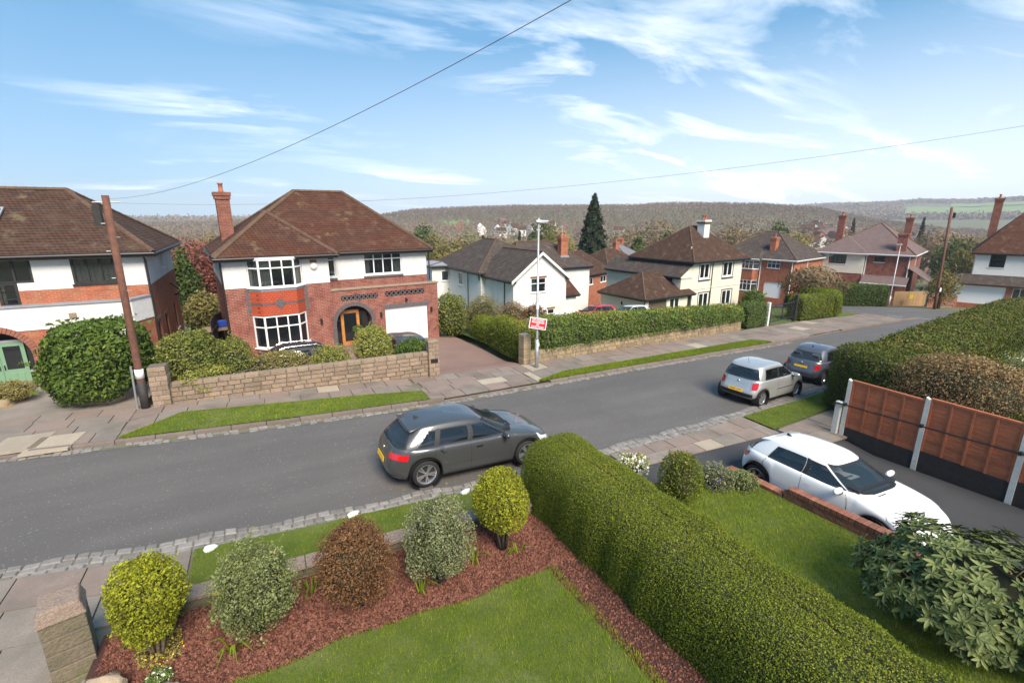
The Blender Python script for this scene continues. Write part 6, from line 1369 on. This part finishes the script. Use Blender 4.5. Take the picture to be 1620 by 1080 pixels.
# across the road
gA = lambda u, v: gz(u, v) + .08
p = g(178, 645, .1); a = msize(150, p) / 2
blob('laurel_bush', 'big square cut laurel bush behind the telegraph pole', (p.x - .3, p.y + 1.2, p.z - .05), 1.62, 1.15, 1.5, 1.32, 15000, .12, 'laurel', amp=.15, kl=3, shell=.8, aspect=2.1, flat=.80)
def blob_row(label, mat, px, ty, wpx, v, n, lf, name='shrub', **kw):
    """shrub on the line y = v, placed by its column, top and width in the photograph"""
    r = ray(px, ty); t = v / r[1]; u = r[0] * t; zt_ = 6 + r[2] * t; zg_ = gz(u, v) + .08; h = max(.25, zt_ - zg_); p = Vector((u, v, zg_)); a = msize(wpx, p) / 2
    return blob(name, label, p, a, min(a, .75), h / 2, h / 2, n, lf, mat, group='shrubs across the road', **kw)
for (lb, mt, px, ty, w, v, n, lf, nm) in (
    ('rounded pieris with red tinted new leaves behind the wall', 'pieris', 298, 524, 108, 19.3, 13000, .07, 'pieris_bush'),
    ('small rounded orange flowering shrub by the brick house corner', 'pieris', 368, 536, 52, 19.2, 6000, .055, 'shrub'),
    ('low pale variegated shrub at the foot of the left pillar', 'variegated', 320, 580, 80, 18.6, 4000, .06, 'shrub'),
    ('heather coloured low shrub in front of the black estate car', 'heather', 445, 556, 104, 18.75, 9000, .05, 'shrub'),
    ('small green and yellow shrub right of the heather', 'variegated', 522, 548, 62, 18.6, 5000, .055, 'shrub'),
    ('rounded golden green dome shrub before the arched door', 'variegated', 588, 515, 80, 18.9, 11000, .055, 'shrub'),
    ('spreading green shrub between dome shrub and right pillar', 'laurel', 652, 536, 62, 18.4, 4500, .07, 'shrub'),
    ('small clipped bush by the left house drive corner', 'heather', 14, 606, 62, 20.6, 4000, .05, 'shrub')):
    blob_row(lb, mt, px, ty, w, v, n, lf, nm)
q = Vector((3.85, 25.0, .35)); blob('hanging_basket', 'dark leafy hanging basket left of the arched door', q, .27, .22, .22, 0, 900, .05, 'hedge_dark', cat='plant', stems=0, core=.6)
# hedges right of the pink drive
hedge('clipped_hedge', 'lower hedge bordering the far part of the pink drive', [(10.6, 25.0), (10.35, 21.6)], 1.0, gA, lambda u, v: gz(u, v) + 1.25, .06, 800, 'hedge_box', n=4, var_top=1)
hedge('clipped_hedge', 'rounded taller hedge block by the banded pillar', [(10.35, 21.7), (10.2, 18.2)], 1.15, gA, lambda u, v: gz(u, v) + 1.65, .055, 900, 'hedge_box', n=3.6, var_top=1)
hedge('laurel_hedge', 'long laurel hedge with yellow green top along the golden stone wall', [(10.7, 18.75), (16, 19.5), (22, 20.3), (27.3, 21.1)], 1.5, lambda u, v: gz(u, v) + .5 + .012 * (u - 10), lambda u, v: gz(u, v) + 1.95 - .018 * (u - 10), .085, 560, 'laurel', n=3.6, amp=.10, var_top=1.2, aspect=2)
hedge('clipped_hedge', 'dark hedge block just left of the metal gate', [(27.8, 21.0), (30.4, 21.5)], 1.1, gA, lambda u, v: gz(u, v) + 1.7, .07, 500, 'hedge_dark', n=6, var_top=.6)
hedge('clipped_hedge', 'clipped hedge right of the metal gate', [(35.2, 22.1), (40.2, 22.7)], 1.3, gA, lambda u, v: gz(u, v) + 1.9, .075, 450, 'hedge_box', n=5, var_top=.6)
hedge('clipped_hedge', 'rounded hedge end at the corner of the side road', [(40.3, 22.7), (43.6, 24.2), (45.0, 27.5)], 1.5, gA, lambda u, v: gz(u, v) + 2.0, .075, 450, 'hedge_box', n=4, var_top=.6)
a_, b_ = at(1322, 462, 60), at(1404, 468, 57.5)
hedge('clipped_hedge', 'dark hedge in front of the house with the concrete tile roof', [(a_.x, a_.y), (b_.x, b_.y)], 1.6, lambda u, v: gz(u, v) - .3, lambda u, v: -2.05, .10, 300, 'hedge_dark', n=5, var_top=.8)
a_, b_ = at(1245, 470, 50), at(1310, 474, 50)
hedge('garden_hedge', 'low trimmed hedge behind the metal gate', [(a_.x, a_.y), (b_.x, b_.y)], 1.2, lambda u, v: gz(u, v) - .3, lambda u, v: -1.9, .1, 260, 'hedge_yew', n=5, var_top=.8)
p = at(745, 530, 27.5)
blob('pieris_bush', 'tall shrub with pink tips beside the garage wall', (p.x - .9, p.y + 1.0, p.z - .6), 1.2, 1.2, 1.45, 1.6, 7000, .09, 'pieris', amp=.14)
blob('brown_shrub', 'twiggy olive brown shrub in front of the white house wall', (p.x + .9, p.y + .3, p.z - .5), 1.5, 1.2, 1.15, 1.5, 9000, .07, 'twig_olive', amp=.18, aspect=3)
blob('brown_shrub', 'sparse brown shrub left of the white gable', (p.x + 2.9, p.y + .3, p.z - .6), 1.25, 1.1, .95, 1.4, 6000, .07, 'brown_bush', amp=.18, aspect=3)
blob('dark_shrub', 'small dark red shrub under the white gable', at(847, 502, 25), .8, .6, .5, .1, 1600, .08, 'bronze', amp=.14)
blob('round_shrub', 'rounded glossy shrub beside the orange brick house', at(1190, 486, 46), 1.1, 1.1, .95, .75, 2600, .13, 'laurel', amp=.08)
# trees
def bare_tree(name, label, p, h, r, n, mat='twig', group=None, twig=.5, trunk=.16, cat='tree'):
    p = Vector(p); E = empty(name, p, R.random() * 6, label, cat, group); m = MB().tube([(0, 0, -.5), (.05 * h * .1, 0, h * .3), (0, .03 * h, h * .6)], trunk, 8, trunk * .5)
    tips = []
    for k in range(11):
        a = R.random() * 6.28; z0 = h * R.uniform(.2, .55); e = Vector((math.cos(a) * r * R.uniform(.5, .95), math.sin(a) * r * R.uniform(.5, .95), h * R.uniform(.55, .95))); b0 = Vector((0, 0, z0)); mid = b0.lerp(e, .5) + Vector((0, 0, -.04 * h)); m.tube([b0, mid, e], trunk * .42, 6, trunk * .07); tips.append((b0, mid, e))
        for q in range(3):
            s = mid.lerp(e, R.random()); e2 = s + Vector((R.gauss(0, 1), R.gauss(0, 1), abs(R.gauss(.4, .6)))) * r * .3; m.tube([s, e2], trunk * .14, 5, trunk * .04)
    m.build('trunk', M['bark'], E, True); D = unit(rng.normal(size=(n, 3))); lum = lump(D, .22, 2.5, R.randrange(9999)); rad = rng.random(n) ** .4 * lum
    P = D * rad[:, None] * np.array([r, r, h * .42]); P[:, 2] += h * .60
    leaves('crown', P, D, twig, M[mat], E, 7, .5, var=np.clip(rng.random(n) * .8 + .2 * (D[:, 2]), 0, 1)); return E
def leafy_tree(name, label, p, h, r, n, leaf, mat, group=None, cone=0, trunk=.2, aspect=1.7, spread=.9, droop=.0):
    p = Vector(p); E = empty(name, p, R.random() * 6, label, 'tree', group); MB().tube([(0, 0, -.5), (0, 0, h * .5), (0, 0, h * .93)], trunk, 8, trunk * .15).build('trunk', M['bark'], E, True)
    if cone:
        t = rng.random(n) ** .62; t = 1 - t; lay = (np.floor(t * 15) + .5) / 15; prof = (1 - t) ** cone; ph = rng.random(n) * 6.283; br = 1 + .16 * np.sin(ph * 5 + lay * 47) + .12 * np.sin(ph * 9 + lay * 90); q = (rng.random(n) ** .45) * br
        saw = (lay - t) * 15 * .30 + 1.12; rr = r * prof * q * saw; P = np.stack([np.cos(ph) * rr, np.sin(ph) * rr, h * (.06 + .94 * t) - rr * .22], 1); D = np.stack([np.cos(ph), np.sin(ph), np.full(n, .25)], 1)
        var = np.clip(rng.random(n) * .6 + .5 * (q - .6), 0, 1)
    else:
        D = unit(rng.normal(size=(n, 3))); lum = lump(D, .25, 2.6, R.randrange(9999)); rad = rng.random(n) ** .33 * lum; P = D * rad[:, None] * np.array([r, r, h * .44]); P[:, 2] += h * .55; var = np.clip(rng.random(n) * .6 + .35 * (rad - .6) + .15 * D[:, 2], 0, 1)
    leaves('crown', P, D, leaf, M[mat], E, aspect, spread, var=var, droop=droop); return E
def zbase(p): return Vector((p[0], p[1], hz(p[0], p[1])))
def tree_px(fn, label, px, ty, wpx, d, *a, **kw):
    """tree whose crown top and width are read off the photograph at distance d"""
    t = at(px, ty, d); b0 = zbase(t); return fn(kw.pop('name', 'tree'), label, b0, t.z - b0.z, msize(wpx, t) / 2, *a, **kw)
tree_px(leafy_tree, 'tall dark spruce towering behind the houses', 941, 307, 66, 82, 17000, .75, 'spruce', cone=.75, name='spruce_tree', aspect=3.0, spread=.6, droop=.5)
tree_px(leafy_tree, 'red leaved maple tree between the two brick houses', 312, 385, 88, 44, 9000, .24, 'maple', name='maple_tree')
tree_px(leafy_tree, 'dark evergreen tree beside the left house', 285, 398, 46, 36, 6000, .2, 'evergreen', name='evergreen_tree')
tree_px(leafy_tree, 'yellow green shrubby tree below the maple', 318, 462, 60, 34, 3500, .18, 'twig_olive', name='small_tree')
b0 = Vector((46.5, 26.6, gz(46.5, 26.6))); p = at(1288, 425, 46); bare_tree('bare_tree', 'bare spreading tree behind the clipped hedge at the corner', (p.x, p.y, gz(p.x, p.y)), p.z - gz(p.x, p.y) + .4, 2.6, 3600, 'twig', twig=.45)
p = at(1498, 425, 53); leafy_tree('small_tree', 'small round leaved tree by the far telegraph pole', (p.x, p.y, gz(p.x, p.y)), p.z - gz(p.x, p.y), 1.6, 2600, .18, 'twig_olive')
VALLEY = ((668, 352, 46, 150, 'evergreen', 1), (640, 362, 40, 170, 'evergreen', 1), (690, 372, 52, 100, 'twig_olive', 0), (716, 384, 60, 80, 'twig_olive', 0), (764, 371, 18, 130, 'spruce', 2), (822, 365, 18, 140, 'spruce', 2), (856, 371, 18, 130, 'spruce', 2), (742, 372, 70, 110, 'twig_olive', 0), (800, 372, 80, 120, 'twig', 0), (880, 360, 90, 150, 'twig_olive', 0), (860, 352, 60, 190, 'evergreen', 1), (990, 360, 80, 120, 'twig', 0), (1040, 352, 90, 150, 'twig', 0), (1010, 372, 34, 110, 'evergreen', 1), (1060, 368, 34, 95, 'evergreen', 1),
        (1160, 352, 62, 110, 'twig', 0), (1215, 358, 80, 160, 'twig', 0), (1235, 352, 30, 200, 'evergreen', 1), (1262, 366, 60, 140, 'twig_olive', 0), (1463, 343, 16, 190, 'spruce', 2), (1352, 346, 10, 260, 'spruce', 2), (1520, 372, 70, 105, 'evergreen', 1), (1555, 380, 80, 90, 'twig_olive', 0), (1490, 362, 90, 150, 'twig', 0), (250, 372, 60, 95, 'evergreen', 1), (230, 366, 60, 140, 'twig_olive', 0), (330, 372, 70, 120, 'twig_olive', 0), (610, 370, 50, 110, 'twig', 0), (1400, 360, 60, 190, 'twig', 0), (1340, 372, 50, 150, 'twig', 0))
ORD = ('first', 'second', 'third', 'fourth', 'fifth', 'sixth'); cnt = {}; order = {}
for (px, ty, w, d, mt, kind) in sorted(VALLEY): order.setdefault((kind, mt, ['left of the brick house', 'beyond the white gabled house', 'beyond the cream house', 'beyond the houses at the right'][0 if px < 400 else 1 if px < 930 else 2 if px < 1300 else 3]), []).append(px)
for k, (px, ty, w, d, mt, kind) in enumerate(VALLEY):
    pos_w = ['left of the brick house', 'beyond the white gabled house', 'beyond the cream house', 'beyond the houses at the right'][0 if px < 400 else 1 if px < 930 else 2 if px < 1300 else 3]
    cnt[(kind, mt, pos_w)] = cnt.get((kind, mt, pos_w), -1) + 1; pos_w = pos_w + ', %s from the left' % ORD[order[(kind, mt, pos_w)].index(px)]
    if kind == 0: tree_px(bare_tree, ('olive' if mt == 'twig_olive' else 'grey') + ' leafless valley tree ' + pos_w, px, ty, w, d, 2200, mt, group='leafless valley trees', twig=.011 * d, trunk=.2, name='bare_tree')
    elif kind == 1: tree_px(leafy_tree, 'dark round evergreen tree ' + pos_w, px, ty, w, d, 2200, .0062 * d, mt, group='evergreen valley trees', name='evergreen_tree')
    else: tree_px(leafy_tree, 'small pointed conifer ' + pos_w, px, ty, w, d, 1500, .006 * d, mt, group='pointed valley conifers', cone=.8, name='conifer_tree', aspect=2.5)
# ------------------------------------------------------------------ woodland on the hills, fields, far houses
def wood(label, n, r0, r1, tuft, size, mat, px0=-80, px1=1720, power=.5, zlo=1, zhi=9):
    k = rng.random(n); r = np.sqrt(r0 ** 2 + (r1 ** 2 - r0 ** 2) * k ** (power * 2)); px = px0 + (px1 - px0) * rng.random(n); t = (px - 810) / F_PX * cP; az = np.arctan(t); x, f = np.sin(az) * r, np.cos(az) * r; u, v = x * cH + f * sH, -x * sH + f * cH
    z = np.array([hz(a, b_) for a, b_ in zip(u, v)]); keep = ~((px > 1425) & (r > 1900) & (r < 2560)) & ~((abs(px - 722) < 26) & (abs(r - 640) < 60)); u, v, z, r = u[keep], v[keep], z[keep], r[keep]; n = len(u)
    clump = lump(np.stack([u * .012, v * .012, z * 0], 1), 1, 1.0, 21) - 1; clump2 = lump(np.stack([u * .003, v * .0045, z * .02], 1), 1, 1.0, 8) - 1; sc_ = size(r)
    P = np.repeat(np.stack([u, v, z], 1), tuft, 0); s = np.repeat(sc_, tuft)[:, None] * 1.0; hgt = np.repeat(rng.uniform(.75, 1.25, n), tuft); D = rng.normal(size=(len(P), 3)); P = P + D * s * np.array([.32, .32, .12]); P[:, 2] += (zlo + (zhi - zlo) * rng.random(len(P)) ** .6) * hgt
    tv = np.repeat(np.clip(np.clip(.42 + .42 * clump2, .05, .8) + .14 * clump + rng.normal(size=n) * .05, 0, .86), tuft); ev = np.repeat(rng.random(n) < .03 + .30 * (clump > .75) * (r < 900), tuft); tv = np.where(ev, 1.0, np.clip(tv + rng.normal(size=len(P)) * .04, 0, .87))
    N = np.stack([D[:, 0], D[:, 1], np.full(len(P), .35)], 1); o = leaves('woodland', P, N, 1.0, M[mat], None, 2.2, .6, .0, tv); 
    me = o.data; co = np.empty(len(me.vertices) * 3, np.float32); me.vertices.foreach_get('co', co); co = co.reshape(-1, 4, 3); c = P[:, None, :]; co = c + (co - c) * s[:, None, :] * .62; me.vertices.foreach_set('co', co.astype(np.float32).ravel()); me.update()
    return tag(o, label, 'woodland', kind='stuff')
wood('brown leafless woodland covering the near hill', 26000, 420, 1120, 12, lambda r: 2.0 + r * .0016, 'wood_far')
wood('mixed trees filling the valley floor', 1500, 150, 430, 14, lambda r: 2.2 + r * .006, 'wood_far', zlo=.5, zhi=8)
wood('hazy woodland on the farthest hill', 6500, 1700, 2950, 5, lambda r: np.full(len(r), 16.), 'wood_far', zhi=12, px0=1180, px1=1720)
wood('hazy woodland on the hill left of the chimney', 1800, 1700, 2950, 5, lambda r: np.full(len(r), 16.), 'wood_far', zhi=12, px0=100, px1=420)
M['field'] = pm('field', (.13, .21, .045), (.16, .23, .06), .01, .95)
def field(px0, px1, r0, r1):
    m = MB(); nx, nr = 24, 8
    for i in range(nx + 1):
        t = (px0 + (px1 - px0) * i / nx - 810) / F_PX * cP; az = math.atan(t); w_ = .5 + .5 * math.sin(i * .9)
        for j in range(nr + 1):
            r = r0 + (r1 - r0) * (j / nr) + 40 * w_ * (j == nr) ; x, f = math.sin(az) * r, math.cos(az) * r; u, v = x * cH + f * sH, -x * sH + f * cH; m.v.append((u, v, hz(u, v) + 2.5))
    for i in range(nx):
        for j in range(nr): k = i * (nr + 1) + j; m.f.append((k, k + nr + 1, k + nr + 2, k + 1))
    tag(m.build('field', M['field'], None, True), kind='structure')
field(1430, 1640, 1950, 2300); field(1500, 1700, 2360, 2540); field(702, 742, 590, 690)
def far_house(px, d, w, wm, rm, label):
    p = zbase(at(px, 380, d)); E = empty('far_house', p, R.random() * 3.1, label, 'house', 'far houses in the valley'); h = R.uniform(4.5, 5.5) + 2; dep = w * .75; 
    MB().box(-w / 2, w / 2, -dep / 2, dep / 2, -2, h).poly((-w / 2, -dep / 2, h), (-w / 2, dep / 2, h), (-w / 2, 0, h + dep * .42)).poly((w / 2, -dep / 2, h), (w / 2, dep / 2, h), (w / 2, 0, h + dep * .42)).build('wall', M[wm], E)
    a = dep / 2 + .4; zz = h - .3; MB().poly((-w / 2 - .3, -a, zz), (w / 2 + .3, -a, zz), (w / 2 + .3, 0, h + dep * .45), (-w / 2 - .3, 0, h + dep * .45)).poly((-w / 2 - .3, a, zz), (-w / 2 - .3, 0, h + dep * .45), (w / 2 + .3, 0, h + dep * .45), (w / 2 + .3, a, zz)).build('roof', M[rm], E)
    for q in (-1, 1):
        for s in (-.28, .28): MB().box(w * s - .7, w * s + .7, q * dep / 2 - .05, q * dep / 2 + .05, h * .6, h * .82).build('window', M['glass_far'], E)
FH = []
for k in range(80):
    px = R.choice((R.gauss(1312, 24), R.gauss(1312, 24), R.gauss(1458, 18), R.gauss(1330, 60), R.gauss(870, 60), R.gauss(790, 40))); FH.append((px, R.uniform(300, 520) if px > 1000 else R.uniform(420, 620), R.uniform(8, 12), R.choice(('render_white', 'render_white', 'brick_orange', 'render_cream')), R.choice(('tile_brown', 'tile_red', 'tile_conc'))))
nth = lambda n: str(n) + ('th' if 10 <= n % 100 <= 20 else {1: 'st', 2: 'nd', 3: 'rd'}.get(n % 10, 'th')); kk = {}
for f in sorted(FH):
    side = 'left of the spruce' if f[0] < 940 else 'right of the spruce'; nm = {'render_white': 'white', 'brick_orange': 'orange brick', 'render_cream': 'cream'}[f[3]]; kk[nm, side] = kk.get((nm, side), 0) + 1
    far_house(*f, 'tiny %s valley house, %s of its colour from the left, %s' % (nm, nth(kk[nm, side]), side))

# ------------------------------------------------------------------ grass blades, bark chips, small plants
def grass(parent, u0, u1, lo, hi, zf, n, ln, wd, name='grass'):
    u = u0 + (u1 - u0) * rng.random(n); a = np.array([lo(x) for x in u]); c = np.array([hi(x) for x in u]); k = rng.random(n); v = a + (c - a) * k; ok = c - a > .05; u, v = u[ok] + rng.normal(size=ok.sum()) * .012, v[ok] + rng.normal(size=ok.sum()) * .022; n = len(u)
    z = np.array([zf(x, y) for x, y in zip(u, v)]) - .01; ph = rng.random(n) * 6.283; patch = .6 * (lump(np.stack([u * 1.3, v * 1.3, z * 0], 1), 1, .9, 31) - 1) + .5 * (lump(np.stack([u * 3.3, v * 3.3, z * 0], 1), 1, .9, 33) - 1) + .75 * (lump(np.stack([u * 11, v * 11, z * 0], 1), 1, 1, 34) - 1) + .75 * (lump(np.stack([u * 27, v * 27, z * 0], 1), 1, 1, 35) - 1); L = ln * (.6 + .7 * rng.random(n)) * (1 + .15 * patch); w = wd * (.7 + .6 * rng.random(n)); lean = .35 + .5 * rng.random(n)
    dx, dy = np.cos(ph), np.sin(ph); P = np.stack([u, v, z], 1); s = np.stack([-dy * w, dx * w, 0 * w], 1); tip = P + np.stack([dx * L * lean, dy * L * lean, L], 1)
    V = np.stack([P - s, P + s, tip], 1).reshape(-1, 3); var = np.clip(rng.random(n) * .42 + .20 * patch + .27 + (rng.random(n) < .03) * .5, 0, 1)
    return tag(np_mesh(name, V, 3, M['grass_blade'], parent, var), kind='stuff')
zl = lambda u, v: zgard(u, v) + .015
grass(lawn_a, -2.6, 3.75, lambda u: 1.6, lambda u: bed_edge(u) + .03, zl, 120000, .046, .0042)
grass(lawn_b, 5.5, 9.55, lambda u: 1.2, lambda u: 7.2, zneigh, 85000, .046, .0048)
grass(verge_n, -1.7, 5.6, lambda u: 7.74, lambda u: vs(u) - .03, lambda u, v: gz(u, v) + .105, 46000, .045, .0036)
grass(verge_r, 13.5, 22, lambda u: 8.55 + .12 * (u - 13.5), lambda u: vs(u) - .03, lambda u, v: gz(u, v) + .095, 26000, .05, .005)
grass(verge_a, -4.0, 4.44, vk, vergeA, lambda u, v: gz(u, v) + .115, 30000, .05, .006)
grass(verge_b, 8.95, 25.3, vk, vergeB, lambda u, v: gz(u, v) + .115, 36000, .06, .008)
grass(None, -13, 27, lambda u: vf(u) - .03, lambda u: vf(u) + .0, gz, 2600, .06, .006, 'kerb_weeds')['label'] = 'ragged grass and weeds growing along the far kerb'
grass(None, -9, 26, lambda u: vs(u) - .05, lambda u: vs(u) + .02, lambda u, v: gz(u, v) + .05, 2200, .05, .005, 'kerb_weeds')['label'] = 'ragged grass and weeds along the near cobbled gutter'
def chips(n, u0, u1, lo, hi, zf, size, name):
    u = u0 + (u1 - u0) * rng.random(n); a = np.array([lo(x) for x in u]); c = np.array([hi(x) for x in u]); v = a + (c - a) * rng.random(n); z = np.array([zf(x, y) for x, y in zip(u, v)]); C = np.stack([u, v, z], 1); s = size * (.5 + rng.random((n, 1)))
    tet = rng.normal(size=(n, 4, 3)) * .18 + np.array([[1, 0, -.3], [-.5, .8, -.3], [-.5, -.8, -.3], [0, 0, .75]]); ang = rng.random(n) * 6.28; ca, sa = np.cos(ang), np.sin(ang); x = tet[:, :, 0] * ca[:, None] - tet[:, :, 1] * sa[:, None]; y = tet[:, :, 0] * sa[:, None] + tet[:, :, 1] * ca[:, None]; tet = np.stack([x, y, tet[:, :, 2]], 2) * s[:, None, :] + C[:, None, :]
    V = tet[:, [0, 1, 3, 1, 2, 3, 2, 0, 3], :].reshape(-1, 3); return tag(np_mesh(name, V, 3, M['chip'], None, np.repeat(rng.random(n), 3)), 'reddish stone chips covering the flower bed', 'chips', kind='stuff')
o = chips(30000, -2.5, 4.6, lambda u: bed_edge(u) + .02, lambda u: 7.43, lambda u, v: zgard(u, v) + .012, .026, 'stone_chips'); o['label'] = 'reddish stone chips covering the flower bed under the shrubs'
o = chips(6000, 3.62, 4.5, lambda u: .5, lambda u: 5.8, lambda u, v: zgard(u, v) + .016, .018, 'stone_chips'); o['label'] = 'strip of reddish chips along the foot of the long hedge'
def rock(label, p, sx, sy, sz, mat, cat='stone', group=None, seed=0, name='boulder'):
    m = MB(); nu, nv = 14, 8
    for i in range(nv + 1):
        th = math.pi * i / nv
        for j in range(nu):
            ph = 2 * math.pi * j / nu; d = np.array([[math.sin(th) * math.cos(ph), math.sin(th) * math.sin(ph), math.cos(th)]]); q = np.sign(d) * np.abs(d) ** .75; r_ = lump(d, .34, 2.6, seed)[0]; m.v.append((q[0, 0] * sx * r_, q[0, 1] * sy * r_, q[0, 2] * sz * r_))
    for i in range(nv):
        for j in range(nu): m.f.append((i * nu + j, (i + 1) * nu + j, (i + 1) * nu + (j + 1) % nu, i * nu + (j + 1) % nu))
    o = m.build(name, M[mat], None, True); o.location = p; o.rotation_euler = (0, 0, seed * 1.3 if mat != 'rock_white' else .1 * seed); return tag(o, label, cat, group)
for k, (px, py, lb) in enumerate(((334, 862, 'white painted stone on the verge by the golden shrub'), (557, 808, 'white painted stone on the verge behind the bronze shrub'), (734, 774, 'white painted stone on the verge near the grey car'))): rock(lb, g(px, py, .14) + Vector((0, -.1, 0)), .12, .06, .05, 'rock_white', group='white stones on the verge', seed=k + 1)
rock('buff boulder at the foot of the mossy gate pillar', Vector((-2.3, 6.25, zgard(-2.3, 6.2) + .05)), .2, .18, .2, 'rock', seed=5)
rock('buff boulder on the bed edge at the bottom of the picture', Vector((-1.62, 5.85, zgard(-1.6, 5.85) + .02)), .15, .13, .12, 'rock', seed=6)
for k, (px, py, s) in enumerate(((15, 632, .45), (32, 628, .35), (6, 640, .4))): rock(('left', 'right', 'lowest')[k] + ' rockery stone below the green doors', g(px, py, .1), s, s * .7, .22, 'stone_gold', group='rockery stones', seed=9 + k)
def strap_plant(label, p, n, ln, mat='grass_blade', flower=None, cat='plant', name='strap_leaf_plant', group=None):
    E = empty(name, p, 0, label, cat, group); m = []; var = []
    for k in range(n):
        a = R.random() * 6.28; L = ln * R.uniform(.7, 1.2); d = np.array([math.cos(a), math.sin(a), 0]); s = np.array([-d[1], d[0], 0]) * .011; b0 = d * R.random() * .08; mid = b0 + d * L * .35 + np.array([0, 0, L * .75]); e = b0 + d * L * .95 + np.array([0, 0, L * R.uniform(.3, .8)])
        m += [b0 - s, b0 + s, mid + s, mid - s, mid - s, mid + s, e + s * .2, e - s * .2]; v = R.random() * .6; var += [v, v]
    np_mesh('leaf_blades', np.array(m), 4, M[mat], E, np.array(var))
    if flower: 
        q = rng.normal(size=(24, 3)) * np.array([.03, .03, .02]) + np.array([0, 0, ln * .9]); leaves('flower', q, q - np.array([0, 0, ln * .8]), .05, M[flower], E, 1.2)
zb_ = lambda x, y: Vector((x, y, zgard(x, y) + .01))
for (x, y, n, l, f, lb) in ((-2.15, 7.15, 40, .26, None, 'strappy green clump right of the mossy gate pillar'), (-1.9, 7.28, 34, .24, None, 'second strappy clump against the low wall near the pillar'), (-1.15, 7.3, 14, .3, 'yellow_flower', 'daffodil with a yellow bloom behind the golden shrub'), (-.95, 6.25, 10, .3, None, 'thin daffodil leaves left of the olive shrub'), (.05, 6.95, 10, .28, None, 'thin daffodil leaves between olive and bronze shrubs'), (1.55, 6.15, 9, .26, None, 'thin daffodil leaves in front of the grey green shrub'), (2.6, 6.5, 12, .24, None, 'thin daffodil leaves left of the ball shrub'), (3.35, 6.35, 10, .2, None, 'sparse leaves in front of the ball shrub')): strap_plant(lb, zb_(x, y), n, l, flower=f)
blob('heath_plant', 'orange brown low heath plant beside the buff boulder', zb_(-1.85, 6.75), .34, .26, .1, .05, 1500, .03, 'heather', cat='plant', stems=0, core=.5, second=('yellow_flower', .25, .8))
blob('white_flowers', 'tiny white flowers at the bottom edge of the bed', zb_(-1.75, 6.2), .14, .12, .06, .04, 260, .03, 'hedge_dark', cat='plant', stems=0, core=0, second=('white_flower', .6, 1))

# ------------------------------------------------------------------ air
hm = bpy.data.materials.new('haze'); hm.use_nodes = True; hn = hm.node_tree; hn.nodes.clear()
ho = hn.nodes.new('ShaderNodeOutputMaterial'); hv = hn.nodes.new('ShaderNodeVolumePrincipled'); hv.inputs['Color'].default_value = (.88, .92, 1.0, 1); hv.inputs['Density'].default_value = 2.3e-4
hn.links.new(hv.outputs[0], ho.inputs['Volume'])
tag(MB().box(-4400, 4400, -4400, 4400, -60, 150).build('haze', hm), kind='stuff')
